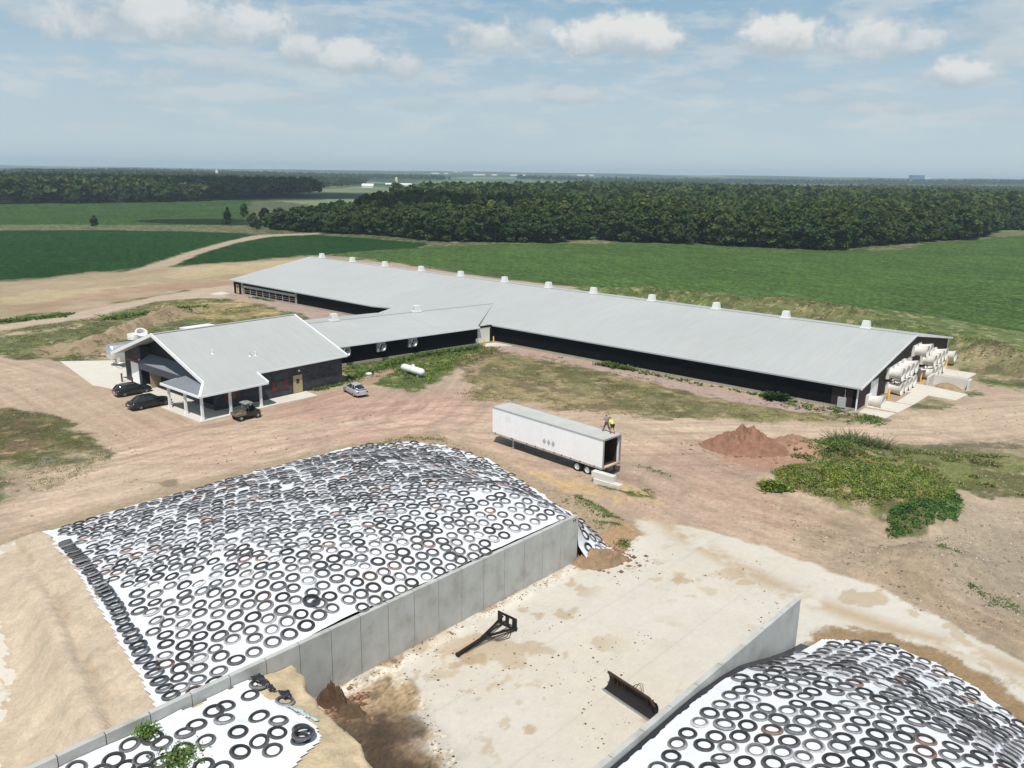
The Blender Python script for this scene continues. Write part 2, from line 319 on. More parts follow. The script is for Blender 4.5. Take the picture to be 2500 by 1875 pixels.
# ------------------------------------------------------------------ ground: one fan-shaped sheet to the horizon, split by what covers it
def terrain(x, y):
    d = np.hypot(x, y); z = np.zeros_like(x)
    u, v = uv(x, y)
    z -= 1.1*sst(u, 112, 140)*sst(-v, -12, 14)*(1-sst(d, 200, 300))
    near = d < 420
    # grassy berm behind the barn
    for P, w, h in ((GG([(1330, 640), (1400, 642), (1480, 652), (1560, 662), (1700, 668), (1790, 682), (1900, 700), (2050, 745), (2240, 790)]), 7., 2.6),
                    (GG([(1990, 705), (2080, 720), (2240, 750)]), 6., 1.2)):
        L = line_d(x, y, P); z += np.where(L < w*2.2, h*np.exp(-(L/w)**2*1.6)*(.45+1.1*fbm(x, y, 9, 3, 5)), 0)
    # windrow of dug soil on the left island
    for P, w, h in ((GG([(170, 760), (215, 742), (260, 722), (335, 690), (380, 678)]), 2.6, 1.3), (GG([(60, 770), (110, 745), (170, 752)]), 2., .5), (GG([(390, 672), (450, 668)]), 2.2, .6)):
        L = line_d(x, y, P); z += np.where(L < w*2.5, h*np.exp(-(L/w)**2*1.8)*(.3+1.4*fbm(x, y, 2.2, 3, 8)), 0)
    # weed mound, second soil mound, small lumps on the right
    for px, py, rx, ry, h, sc_ in ((1840, 1075, 8.5, 5., 2.3, 3.), (1700, 1040, 5., 3., .8, 3.), (1985, 1130, 4., 3.2, 1.1, 2.), (2010, 1235, 4.8, 3.4, 1.9, 1.6), (1830, 985, 3., 3.2, 1.1, 2.), (1740, 975, 2.6, 2., .8, 1.6),
                                   (1330, 1075, 3.5, 2.2, .35, 2.), (1455, 1040, 8., 5., .5, 3.), (2130, 1010, 14, 5., .8, 4.)):
        c = G(px, py); q = ((x-c[0])/rx)**2+((y-c[1])/ry)**2
        z += np.where(q < 4, h*np.exp(-q*1.5)*(.6+.8*fbm(x, y, sc_, 4, 11)), 0)
    # edge bank of pale soil between the pile and the road (wall end)
    s, t = st(x, y)
    z += np.where(near, .6*np.exp(-(((s-6.)/1.7)**2+((t-.6)/2.0)**2)*1.2)*(.4+1.2*fbm(x, y, 1.2, 3, 14)), 0)
    z += np.where(near & (s > 7), .5*np.exp(-(line_d(x, y, GG([(1235, 1085), (1300, 1120), (1340, 1150)]))/1.2)**2), 0)
    # far country: rolls and rises towards the skyline
    f = sst(d, 1500, 6500); z += f*(30+16*(x/(.63*y+1))+12*(fbm(x, y, 1500, 3, 21)-.5)*2)
    z += sst(d, 600, 1600)*9*(fbm(x, y, 900, 3, 23)-.5)*2
    return z
DIRT = (.405, .318, .245); PINK = (.45, .31, .25); PALE = (.58, .47, .36); GREY = (.33, .285, .22); DRY = (.25, .205, .10); GRN = (.085, .125, .035); CONC = (.545, .51, .445)
REG = []                                                     # polygon (x,y metres), colour, edge softness, wobble, cover kind
def region(P, col, soft, wob, cover=None, ws=None, base=None, amt=1., seed=0): REG.append((np.asarray(P, float), np.array(col), soft, wob, cover, ws or wob*3, base, amt, seed))
LIGHTCROP = (.062, .108, .028); DARKCROP = (.014, .048, .009); MIDCROP = (.040, .078, .019)
region(GG([(-400, 520), (-60, 432), (560, 430), (1200, 500), (1240, 560), (2300, 500), (2900, 560), (2900, 1700), (-900, 1700)]), DIRT, 2, 3, 'dirt')
# crops
region(GG([(-400, 520), (-60, 432), (560, 430), (1200, 500), (1240, 560), (2300, 500), (2900, 560), (2900, 900), (2500, 775), (2212, 722), (1700, 665), (1400, 640), (1240, 620), (1000, 592), (850, 568), (700, 556), (560, 566), (250, 590), (0, 612), (-500, 655)]), (.085, .095, .040), 1., 1.5, 'grass', 4)
region(GG([(-120, 443), (250, 437), (500, 431), (545, 432), (525, 487), (300, 488), (-160, 484)]), MIDCROP, 3, 5, 'crop')
region(GG([(-200, 486), (250, 486), (520, 487), (600, 500), (590, 508), (560, 500), (300, 498), (-200, 503)]), (.10, .105, .045), 2, 4, 'grass')
region(GG([(-300, 500), (200, 497), (420, 500), (520, 504), (553, 508), (480, 523), (400, 545), (300, 577), (255, 583), (120, 597), (-60, 609), (-500, 650)]), DARKCROP, 1.2, 1.5, 'crop')
region(GG([(318, 574), (400, 547), (480, 526), (545, 510), (553, 513), (480, 530), (400, 553), (330, 577)]), (.11, .13, .05), 1, 1.5, 'grass')
region(GG([(365, 573), (440, 545), (520, 523), (580, 512), (700, 507), (860, 517), (930, 523), (905, 536), (800, 542), (700, 550), (640, 556), (520, 566), (420, 572)]), DARKCROP, 1.2, 1.5, 'crop')
region(GG([(545, 497), (620, 500), (700, 503), (860, 514), (930, 520), (1000, 525), (900, 524), (700, 508), (600, 507)]), (.05, .075, .028), 1.5, 3, 'grass')
region(GG([(690, 553), (800, 543), (905, 536), (1050, 528), (1250, 525), (1500, 529), (1700, 538), (1830, 541), (1900, 530), (2130, 517), (2170, 502), (2212, 500), (2700, 470), (3400, 900), (2500, 740), (2212, 708), (2000, 677), (1840, 668), (1700, 655), (1560, 634), (1400, 634), (1280, 626), (1000, 588), (850, 565)]), LIGHTCROP, 1.5, 2, 'crop')
region(GG([(1220, 520), (1300, 518), (1330, 524), (1280, 527), (1215, 525)]), (.16, .14, .07), 1.5, 3, 'grass')
region(GG([(2110, 515), (2212, 508), (2400, 500), (2400, 485), (2212, 497), (2130, 508)]), (.14, .13, .06), 1.5, 3, 'grass')
region(GG([(1870, 535), (1950, 528), (2000, 526), (1940, 540), (1880, 541)]), (.13, .13, .06), 1.5, 3, 'grass')
# track through the fields
region(GG([(252, 592), (300, 580), (400, 547), (480, 524), (545, 509), (590, 506), (690, 503), (690, 506), (590, 510), (520, 522), (440, 545), (370, 575), (330, 590)]), (.40, .33, .25), 1, .8, 'road')
# straw and bare ground on the left
region(GG([(-300, 660), (0, 609), (250, 588), (400, 574), (560, 562), (700, 552), (790, 556), (640, 600), (520, 602), (340, 640), (180, 662), (0, 700), (-300, 760)]), (.33, .27, .175), 3, 6, 'dirt', 9)
region(GG([(380, 580), (560, 567), (700, 556), (700, 570), (560, 590), (420, 600), (340, 600)]), (.43, .36, .22), 2, 4, 'dirt', 6)
region(GG([(0, 640), (120, 625), (260, 618), (330, 610), (250, 640), (100, 652), (0, 660)]), (.42, .355, .22), 2, 5, 'dirt', 5)
region(GG([(20, 668), (120, 645), (260, 622), (480, 607), (520, 607), (500, 617), (300, 632), (200, 650), (60, 672)]), (.345, .24, .165), 1.5, 3, 'dirt', 4)
region(GG([(-60, 700), (0, 692), (60, 680), (130, 676), (150, 680), (80, 692), (0, 703)]), (.07, .10, .03), 1, 2.5, 'grass', 4)
region(GG([(240, 655), (400, 628), (440, 626), (400, 634), (300, 652)]), (.16, .15, .06), 1, 1.5, 'grass', 3)
region(GG([(-200, 735), (0, 704), (180, 672), (340, 640), (430, 624), (505, 616), (505, 642), (440, 645), (340, 650), (190, 685), (100, 700), (0, 714), (-200, 750)]), (.46, .38, .295), .6, .6, 'road')
region(GG([(490, 628), (640, 656), (730, 672), (830, 687), (830, 700), (700, 697), (640, 676), (560, 658), (490, 645)]), (.36, .27, .225), .8, .6, 'gravel')
region(GG([(-200, 752), (0, 716), (100, 702), (190, 688), (265, 668), (340, 652), (430, 645), (490, 645), (560, 658), (640, 677), (700, 695), (640, 720), (400, 740), (330, 760), (265, 775), (215, 777), (160, 782), (90, 777), (0, 768), (-200, 760)]), (.115, .125, .045), .8, 2.5, 'grass', 5)
region(GG([(330, 665), (440, 648), (520, 650), (600, 670), (640, 685), (560, 694), (440, 692), (370, 690)]), (.36, .27, .12), 2, 4, 'grass', 5)
region(GG([(0, 722), (120, 708), (200, 695), (180, 705), (60, 722), (0, 730)]), (.36, .28, .20), 1, 2, 'grass', 4)
region(GG([(60, 758), (170, 742), (260, 715), (330, 686), (400, 672), (440, 668), (440, 676), (350, 700), (270, 735), (200, 762), (110, 772)]), (.30, .22, .14), .8, 1.6, 'soil', 2.)
region(GG([(190, 768), (250, 750), (270, 740), (290, 745), (250, 765), (215, 775)]), (.38, .28, .19), 1, 2, 'grass', 2)
# grass disc by the left road
region(GG([(-300, 870), (-60, 878), (0, 882), (70, 888), (140, 908), (200, 945), (247, 980), (228, 1008), (130, 1052), (0, 1090), (-300, 1180)]), (.12, .105, .045), .6, 1.4, 'grass', 2.5)
region(GG([(150, 1000), (200, 975), (245, 978), (225, 1005), (120, 1055), (0, 1088), (-60, 1090), (60, 1050)]), (.10, .135, .035), .8, 1.5, 'grass', 2.)
region(GG([(-60, 900), (60, 905), (130, 930), (120, 960), (0, 985), (-60, 980)]), (.15, .10, .055), 1.5, 2.5, 'grass', 2.)
region(GG([(78, 985), (118, 978), (112, 1000), (88, 1003)]), (.28, .26, .22), .6, 1., 'grass', 1.)
# green corner between the wings, trampled centre
region(GG([(738, 795), (800, 775), (900, 757), (1035, 742), (1062, 750), (1020, 765), (995, 790), (985, 805), (930, 835), (895, 850), (855, 842), (800, 828), (760, 820), (742, 830)]), (.105, .130, .038), .6, 1.4, 'grass', 2.5)
region(GG([(780, 800), (840, 792), (850, 800), (820, 825), (800, 835), (770, 828)]), (.36, .26, .18), .8, 1.5, 'dirt', 2.)
region(GG([(1000, 792), (1030, 765), (1070, 750), (1200, 775), (1350, 805), (1500, 840), (1640, 872), (1780, 890), (1850, 905), (1740, 912), (1500, 905), (1350, 898), (1230, 885), (1130, 870), (1050, 868), (990, 872), (962, 862), (1010, 850), (1020, 835), (1000, 810)]), (.235, .185, .095), .8, 2.2, 'grass', 3)
region(GG([(1060, 762), (1150, 775), (1300, 810), (1500, 850), (1560, 872), (1400, 850), (1200, 815), (1080, 790), (1040, 800)]), (.16, .14, .06), 1.5, 2.5, 'grass', 2.5)
region(GG([(1000, 800), (1040, 770), (1062, 755), (1100, 765), (1060, 780), (1025, 810)]), (.26, .18, .12), 1., 2, 'grass', 1.5)
region(GG([(1050, 745), (1110, 752), (1200, 772), (1350, 800), (1500, 830), (1650, 862), (1840, 882), (1840, 896), (1720, 890), (1600, 872), (1450, 838), (1300, 802), (1180, 778), (1090, 760)]), (.37, .27, .235), .5, .7, 'gravel')
region(GG([(1560, 892), (1700, 898), (1840, 898), (1950, 905), (1890, 914), (1720, 912), (1600, 908)]), (.19, .175, .07), .8, 1.5, 'grass', 2.)
# berm and ground right of the barn
region(GG([(1240, 618), (1290, 620), (1400, 630), (1560, 632), (1700, 652), (1840, 664), (2000, 674), (2212, 704), (2500, 738), (2500, 900), (2212, 836), (2130, 812), (2070, 780), (2040, 750), (1960, 738), (1700, 704), (1500, 680), (1380, 668), (1240, 650)]), (.10, .135, .036), 1, 2.5, 'grass', 4)
region(GG([(1500, 655), (1640, 662), (1800, 680), (1960, 700), (2000, 712), (1800, 700), (1600, 678)]), (.12, .125, .045), 1.5, 3, 'grass', 4)
region(GG([(2060, 760), (2140, 765), (2260, 790), (2260, 812), (2130, 806), (2080, 800)]), (.22, .185, .10), 1.5, 2.5, 'grass', 3)
region(GG([(1960, 875), (2010, 858), (2060, 870), (2040, 893), (1985, 895)]), (.17, .15, .07), .8, 1.2, 'grass', 1.5)
region(GG([(2080, 838), (2110, 832), (2125, 848), (2095, 852)]), (.10, .12, .045), .6, 1., 'grass', 1.)
# weeds on the right
region(GG([(1640, 1000), (1700, 985), (1760, 968), (1850, 962), (1960, 962), (2100, 950), (2350, 935), (2350, 1085), (2212, 1080), (2080, 1070), (2062, 1100), (2060, 1140), (1990, 1163), (1920, 1165), (1900, 1130), (1780, 1100), (1680, 1062)]), (.16, .16, .06), .6, 1.6, 'grass', 2.2)
region(GG([(2000, 962), (2100, 952), (2350, 935), (2350, 1020), (2212, 1010), (2100, 975)]), (.22, .175, .11), 1.5, 2., 'grass', 2)
region(GG([(1920, 985), (2010, 990), (2130, 1040), (2060, 1050), (1960, 1020)]), (.12, .13, .04), 1., 1.5, 'grass', 2)
region(GG([(1520, 970), (1560, 950), (1640, 945), (1760, 950), (1790, 968), (1750, 990), (1700, 1010), (1660, 1035), (1620, 1030), (1560, 1000)]), (.36, .21, .145), 1.2, 1.5, 'soil', 1.5)
region(GG([(1920, 1165), (2000, 1160), (2070, 1100), (2100, 1080), (2400, 1090), (2600, 1700), (2350, 1700), (2100, 1340), (1900, 1230)]), GREY, 2.5, 2.5, 'dirt', 4)
region(GG([(1600, 1050), (1700, 1090), (1850, 1150), (1960, 1200), (2080, 1290), (2300, 1400), (2300, 1480), (2000, 1330), (1800, 1220), (1650, 1130)]), (.31, .25, .18), 2, 2., 'dirt', 3)
# lanes worn pale by traffic
region(GG([(0, 1010), (120, 1000), (260, 985), (400, 960), (700, 905), (900, 885), (1060, 900), (1050, 925), (900, 915), (760, 935), (560, 985), (300, 1070), (100, 1130), (0, 1150)]), (.50, .40, .315), 4, 3, 'dirt', 5)
region(GG([(250, 905), (500, 930), (760, 920), (1000, 888), (1100, 900), (1000, 930), (800, 950), (520, 1000), (320, 985)]), (.45, .325, .26), 4, 3, 'dirt', 5)
region(GG([(560, 870), (700, 850), (960, 850), (1060, 880), (960, 900), (740, 905), (570, 920)]), (.42, .29, .235), 2.5, 2., 'dirt', 3)
region(GG([(1350, 905), (1600, 918), (1900, 915), (2050, 880), (2212, 830), (2400, 830), (2400, 940), (2212, 945), (1950, 955), (1700, 940), (1400, 930)]), (.48, .385, .30), 3, 2.5, 'dirt', 4)
region(GG([(960, 960), (1060, 940), (1200, 1010), (1350, 1110), (1500, 1130), (1700, 1190), (1600, 1120), (1430, 1030), (1300, 1080), (1130, 1030)]), (.42, .315, .25), 2.5, 1.5, 'dirt', 3)
region(GG([(1340, 960), (1500, 960), (1560, 1000), (1640, 1070), (1760, 1130), (1700, 1160), (1560, 1100), (1440, 1020)]), (.41, .30, .235), 2., 1.5, 'dirt', 3)
region(GG([(1120, 1010), (1240, 1040), (1330, 1080), (1400, 1075), (1410, 1085), (1340, 1090), (1230, 1062), (1150, 1030)]), (.50, .37, .21), .8, 1.2, 'dirt', 1.2)
region(GG([(1300, 1045), (1340, 1058), (1400, 1066), (1412, 1080), (1370, 1082), (1310, 1060)]), (.15, .15, .05), .4, .6, 'grass', .8)
region(GG([(280, 1035), (330, 1040), (385, 1035), (380, 1055), (365, 1052), (340, 1045)]), (.18, .14, .115), .25, .5, 'dirt', .9)
# silage yard: soil rims, slab, dark wet floor
region([S(-34, 33.5), S(-20, 35.2), S(-8, 35.4), S(4, 34), S(11.5, 31.5), S(13.2, 27), S(12.6, 20), S(10, 12), S(8, 6), S(6.5, 0), S(3, -1), S(0, 5), S(-5, 25), S(-34, 28)], (.33, .255, .17), .5, .7, 'soil', 1.)
slabP = [S(-45, -.1), S(.3, -.1), S(2.6, -.8), S(6.5, -.8), S(9.5, 1.), S(11.5, -2.5), S(12.4, -6.6), S(12.1, -11), S(11.5, -18), S(10.3, -23), S(8.6, -28), S(5, -38), S(-45, -38)]
region(slabP, CONC, .25, .5, 'slab', 1.2)
region([S(-50, 0), S(-50, 40), S(-30, 33), S(-25.5, 33), S(-26, 28), S(-28, 12), S(-29, 0)], (.60, .555, .48), .4, .6, 'slab', 2)
region([S(1.2, -17), S(4.6, -17.5), S(6.4, -22), S(6.0, -25), S(4.6, -28), S(3, -32), S(-10, -34), S(-12, -20), S(-2, -17)], (.27, .185, .10), .4, .7, 'soil', .9)
region([S(2.2, 1.0), S(5.2, 1.2), S(8.2, .8), S(7.4, -.8), S(4.5, -1.9), S(1.5, -2.0), S(-1, -.9), S(-.6, -.1)], (.33, .22, .13), .3, .8, 'soil', .8)
# damp brown feed left on the slab
wet = [S(-17.6, -.2), S(-18.0, -1.), S(-19.6, -3.6), S(-21.2, -6.5), S(-22.2, -10), S(-24, -17), S(-45, -17), S(-45, -.2)]
region(wet, (.28, .205, .12), .6, 1.2, 'slab', 1.3)
region([S(-22.8, -2.6), S(-20.8, -3.6), S(-21.2, -6.5), S(-22.4, -9.5), S(-24, -17), S(-40, -17), S(-40, -3)], (.105, .07, .042), 1.8, .9, 'slab', 1.1)
def build_ground():
    ns = 760; Ys = [14.]
    while Ys[-1] < 9500: y = Ys[-1]; Ys.append(y+max(.16, y*y*.0000085+y*.0014) if y < 520 else y*1.012)
    Ys = np.array(Ys); ny = len(Ys)
    sx = np.linspace(-1, 1, ns); sx = sx*.86
    X = (Ys[:, None]+16)*sx[None, :]; Y = np.repeat(Ys[:, None], ns, 1)
    x = X.ravel(); y = Y.ravel(); z = terrain(x, y)
    n = len(x); col = np.empty((n, 3)); kinds = ['ground', 'dirt', 'road', 'gravel', 'grass', 'crop', 'slab', 'soil']; lab = np.zeros(n, int)
    d = np.hypot(x, y)
    # far patchwork of woods and fields
    f1 = fbm(x, y*.8, 420, 4, 31); f2 = fbm(x+900, y, 260, 2, 37)
    wood = sst(f1, .47, .51)[:, None]
    fieldc = np.where(f2[:, None] > .55, np.array((.15, .19, .085)), np.array((.06, .11, .045)))
    col[:] = fieldc*(1-wood)+np.array((.018, .038, .014))*wood
    wobc = {}
    def wob(ws, seed):
        k = (round(ws, 2), seed)
        if k not in wobc: wobc[k] = (fbm(x, y, ws, 4, 50+seed)-.5)*2
        return wobc[k]
    for i, (P, c, soft, w, cover, ws, base, amt, seed) in enumerate(REG):
        lo = P.min(0)-soft*2-w*2; hi = P.max(0)+soft*2+w*2
        ix = np.nonzero((x > lo[0]) & (x < hi[0]) & (y > lo[1]) & (y < hi[1]))[0]
        if len(ix) == 0: continue
        sd = poly_sd(x[ix], y[ix], P)+(fbm(x[ix], y[ix], ws, 4, 50+i % 7)-.5)*2*w*1.3
        mk = sst(sd, -soft, soft)*amt; col[ix] = col[ix]*(1-mk[:, None])+c*mk[:, None]
        if cover: lab[ix[mk > .5]] = kinds.index(cover)
    # mottling with a shape of its own
    dn = d < 520; ix = np.nonzero(dn)[0]; xx, yy = x[ix], y[ix]; lb = lab[ix]
    g = (lb == 4); j = ix[g]; xg, yg = x[j], y[j]
    a = sst(fbm(xg, yg, 2.6, 5, 61, .62), .40, .60)[:, None]; b_ = sst(fbm(xg, yg, 5.5, 5, 63, .6), .45, .62)[:, None]; c_ = sst(fbm(xg, yg, 1.3, 4, 62, .6), .60, .72)[:, None]
    cg = col[j]*(.72+.56*a); cg = cg*(1-.45*b_)+np.array((.085, .105, .032))*.45*b_; cg = cg*(1-.6*c_)+np.array((.40, .315, .19))*.6*c_; col[j] = cg
    g = (lb == 1) | (lb == 0); j = ix[g & (np.hypot(xx, yy) < 330)]; xg, yg = x[j], y[j]
    a = fbm(xg, yg, 7, 5, 65, .55)[:, None]; b_ = sst(fbm(xg, yg, 18, 3, 66), .42, .66)[:, None]
    cg = col[j]*(.86+.28*a); cg = cg*(1-.25*b_)+np.array((.52, .42, .32))*.25*b_
    # wheel tracks following the lanes
    for P in (GG([(0, 1040), (200, 1010), (450, 960), (750, 915), (1000, 893), (1300, 905), (1700, 930), (2050, 915), (2300, 880)]), GG([(0, 1120), (300, 1040), (600, 965), (900, 925), (1060, 945), (1250, 1040), (1450, 1120), (1800, 1200), (2212, 1390)]),
              GG([(-50, 790), (80, 830), (200, 900), (300, 960), (560, 960)]), GG([(900, 900), (960, 850), (1000, 800), (1040, 768)]), GG([(1330, 940), (1450, 1000), (1600, 1090), (1800, 1180), (2050, 1290), (2300, 1400)]),
              GG([(1060, 930), (1200, 960), (1420, 960), (1700, 950), (2000, 960)]), GG([(0, 1085), (300, 1010), (520, 950), (700, 900), (800, 870)])):
        L = line_d(xg, yg, P)
        for o_, am in ((0, .10), (1.7, .10), (3.5, -.11), (2.6, .08), (5.2, .09), (6.2, -.1), (7.1, -.11), (8.1, .08), (9., .07)):
            cg = cg*(1+am*np.exp(-((np.abs(L-o_)/.27)**2))*(.4+1.2*vnoise(xg/6, yg/6, 3)))[:, None]
    col[j] = cg
    j = np.nonzero((lab == 5) & (d < 1500))[0]; xg, yg = x[j], y[j]; w_ = xg*math.sin(.12)+yg*math.cos(.12)+3*np.sin(xg/60)
    tram = np.exp(-(((w_ % 21)-10)/.55)**2)*.16+np.exp(-(((w_ % 21)-12.1)/.5)**2)*.14; rows_ = .07*np.sin(w_*2*math.pi/3.1)+.05*np.sin(w_*2*math.pi/7.3)
    col[j] *= ((1-tram+rows_)*(.86+.30*fbm(xg, yg, 22, 4, 67)))[:, None]*np.array([1, 1, 1])+(.05*(fbm(xg, yg, 40, 3, 68)-.5))[:, None]*np.array([2., .6, 0])
    g = (lb == 6); j = ix[g]; xg, yg = x[j], y[j]; s_, t_ = st(xg, yg)
    # stains and dried puddles on the slab, with their own outlines
    base = col[j]; lum = base.mean(1) > .4
    a = fbm(xg, yg, 3.2, 5, 71, .6); st1 = sst(a, .60, .625)*sst(fbm(xg, yg, 9, 2, 75), .40, .54); st2 = sst(fbm(xg, yg, .8, 4, 72, .6), .62, .66)*sst(fbm(xg, yg, 6, 2, 76), .42, .58)
    st1 = np.where(t_ > 0, st1*.6, st1); mk = (np.maximum(st1, st2*.8)*lum)[:, None]*.75
    base = base*(1-mk)+np.array((.40, .31, .20))*mk
    big = sst(fbm(xg, yg, 7, 4, 73), .45, .7)[:, None]*lum[:, None]*.22; base = base*(1-big)+np.array((.56, .47, .35))*big
    # dirt track over the far strip and along the slab edge
    L = line_d(xg, yg, np.array([S(12, 2), S(9.3, -4), S(7.6, -10), S(6.6, -15), S(6.8, -20), S(7.6, -26), S(6.6, -34)])); mk = (np.exp(-(L/1.0)**2)*sst(fbm(xg, yg, 1.5, 4, 77), .30, .52)*.9)[:, None]; base = base*(1-mk)+np.array((.42, .32, .21))*mk
    for k in (-5.6, -11.4):                                  # pour joints
        mk = (np.exp(-((t_-k)/.07)**2)*.09)[:, None]; base = base*(1-mk)
    mk = (np.exp(-((t_+.75)/.5)**2)*(s_ < -1)*sst(fbm(xg, yg, 1.1, 3, 78), .3, .6)*.5)[:, None]; base = base*(1-mk)+np.array((.74, .70, .62))*mk
    dk = (~lum)[:, None]; m2 = sst(fbm(xg, yg, 1.6, 5, 79, .62), .42, .62)[:, None]; base = np.where(dk, base*(.6+.75*m2)*(1+.28*rng.uniform(-1, 1, (len(base), 1))), base)
    for (px, py, r, c) in ((1143, 1575, .45, .8), (1215, 1328, .9, .7), (1235, 1322, .7, .6), (1130, 1318, .5, .7), (1165, 1332, .6, .7), (1010, 1415, 1., .75), (1035, 1422, .8, .75), (1365, 1495, .6, .6), (1405, 1560, .7, .7), (1435, 1575, .7, .7), (1470, 1252, .8, .7), (985, 1435, .5, .7), (1465, 1245, .8, .5), (1530, 1275, .8, .4)):
        q = G(px, py); L = np.hypot(xg-q[0], (yg-q[1])*.8)+(fbm(xg, yg, .5, 3, 80)-.5)*r*1.3; mk = (sst(-L, -r*.75, -r*.55)*c)[:, None]; base = base*(1-mk)+np.array((.40, .30, .19))*mk
    col[j] = base
    gr_ = np.array([0, .05, .05, .10, .20, .30, .03, .12])[lab]*np.where(d < 1200, 1, .3); col *= (1+gr_*rng.uniform(-1, 1, n))[:, None]
    k_ = (lab == 1) | (lab == 2); col[k_] *= np.array([.93, .885, .835])
    V = np.stack([x, y, z], 1)
    idx = np.arange(n).reshape(ny, ns); q = np.stack([idx[:-1, :-1], idx[:-1, 1:], idx[1:, 1:], idx[1:, :-1]], -1).reshape(-1, 4)
    fl = lab[q[:, 0]]
    names = {0: ('ground', m_far), 1: ('dirt_yard', m_road), 2: ('dirt_road', m_road), 3: ('gravel_strip', m_road), 4: ('grass_ground', m_grass), 5: ('crop_field', m_crop), 6: ('concrete_slab', m_slab), 7: ('soil_bank', m_soil)}
    for k, (nm, mt) in names.items():
        sel = q[fl == k]
        if len(sel) == 0: continue
        u_, inv = np.unique(sel, return_inverse=True)
        o = mesh_np(nm, V[u_], inv.reshape(-1, 4), mt, smooth=True, col=col[u_]); o['kind'] = 'structure'
build_ground()

# ------------------------------------------------------------------ silage yard
def silage_wall(name, label, s0, s1, t0, th_, h, step, s_end):
    root = E(name, (*S(0, t0), 0), SANG, label, 'wall')
    s = s1; k = 0
    while s > s0:
        mb = MB(); a = max(s-step, s0); mb.box(a+.022, s-.022, -th_ if t0 < 0 else 0, 0 if t0 < 0 else th_, -.3, h)
        o = mb.build('wall_panel', m_wall, root); s -= step; k += 1
    mb = MB(); mb.box(s0, s1-.05, (-th_ if t0 < 0 else 0)+.09, (0 if t0 < 0 else th_)-.09, -.3, h-.03); mb.build('joint_filler', m_blackmetal, root)
    return root
silage_wall('silage_wall', 'tall pale cast concrete panel wall holding back the big tyre-covered silage pile, stained and jointed', -48, 0, 0, .3, 3.7, 2.0, 0)
mb = MB(); mb.box(-.62, -.50, -.02, -.004, 3.35, 3.5); mb.box(-.40, -.30, -.02, -.004, 3.33, 3.52)
mb.build('lifting_socket', m_blackmetal, bpy.data.objects['silage_wall'])
silage_wall('silage_wall', 'concrete panel wall end running down beside the right-hand tyre-covered silage pile', -40, -.3, -16.95, .3, 3.7, 2.4, 0)

T1 = np.array([0, 1, 5.6, 12.4, 20.4, 27, 31, 33.6]); R1 = np.array([4.2, 4.9, 6.7, 9., 11.6, 11.3, 9., 3.5])
def z_pile1(s, t):
    r = np.interp(t, T1, R1); w = 5.4+np.clip(t/14, 0, 1)*9.5
    Bs = sst(r-s, 0, w); Bs = Bs**.8
    A = np.where(t < 8, 3.62+(4.7-3.62)*np.sin(np.clip(t/8, 0, 1)*math.pi/2), 4.7*(1-np.clip((t-8)/26.2, 0, 1)**1.3))
    left = np.interp(t, [0, 14, 21, 28, 33.6], [-31.2, -28.8, -27.6, -26.6, -26.2]); e = s-left
    zl = np.interp(t, [0, 6, 14, 21, 28, 33], [3.3, 3.0, 2.7, 1.9, .9, .1])
    A = A+(np.minimum(zl, A)-A)*(1-sst(e, -.3, 11))
    z = A*Bs; F_ = np.clip((t+1.25)/3.2, 0, 1); z = z*np.where(s > .02, F_+(1-F_)*(1-sst(s, 0, 1.6))*sst(t, .0, .35), 1)
    return z+.10*(fbm(s+50, t+50, 5, 3, 91)-.5)*2*np.clip(z, 0, 1), e, r-s
def z_pile2(s, t):
    tt = -t-17.3; base = 3.35-1.5*sst(s, -14, .5)+1.1*np.sin(np.clip(tt/11, 0, 1)*math.pi/2)
    r = np.interp(tt, [0, 1.5, 4, 7, 10, 12, 20], [2.0, 3.4, 5.2, 4.7, 3.3, 2.0, -2.5])
    z = base*sst(r-s, 0, 12)**.7
    z = z*(1-sst(tt, 13, 26)*.8)
    return z+.08*(fbm(s+90, t+90, 4, 3, 93)-.5)*2, r-s, tt
def z_pile3(s, t):
    tt = -t-.02
    edge = np.interp(tt, [0, 2, 4.1, 6.2, 7.9, 9.8, 16], [-24.6, -25.0, -25.6, -26.0, -26.2, -26.6, -28.])
    z = 3.15+.25*(fbm(s+130, t+130, 3.2, 3, 95)-.5)*2-.25*sst(s, -28, -25)
    return z, edge-s, tt
def hfield(name, s0, s1, t0, t1, step, fn, mask, mt, parent=None, colf=None, skirt=0.):
    ss = np.arange(s0, s1+step, step); ts = np.arange(t0, t1+step*.5, step); Sg, Tg = np.meshgrid(ss, ts, indexing='ij')
    z = fn(Sg, Tg); ok = mask(Sg, Tg)
    P = SO[None, None]+Sg[..., None]*SD+Tg[..., None]*SN; V = np.dstack([P, z]).reshape(-1, 3)
    idx = np.arange(V.shape[0]).reshape(Sg.shape); q = np.stack([idx[:-1, :-1], idx[1:, :-1], idx[1:, 1:], idx[:-1, 1:]], -1).reshape(-1, 4)
    q = q[ok.ravel()[q].all(1)]; u_, inv = np.unique(q, return_inverse=True)
    c = colf(Sg, Tg, z).reshape(-1, 3)[u_] if colf else None
    return mesh_np(name, V[u_], inv.reshape(-1, 4), mt, parent, smooth=True, col=c)
def wr(s, t): return .035*(fbm(s+20, t+9, .8, 3, 97)-.5)*2
f1_ = lambda s, t: z_pile1(s, t)[0]+wr(s, t)
def m1(s, t): z, e, r = z_pile1(s, t); w = (fbm(s+60, t+60, 1.4, 2, 98)-.5)*.7; return (e > -.35+w*.3) & (r > .05+w) & (t < 33.3+w) & ((t > .30) | (s > .05)) & (t > -1.2+w*.3)
p1 = hfield('silage_pile', -33, 12.5, -1.5, 34.4, .15, f1_, m1, m_plastic); tag(p1, 'huge mound of silage under white plastic sheet, covered in tyres, behind the long concrete wall', 'silage pile')
f2_ = lambda s, t: z_pile2(s, t)[0]+wr(s, t)
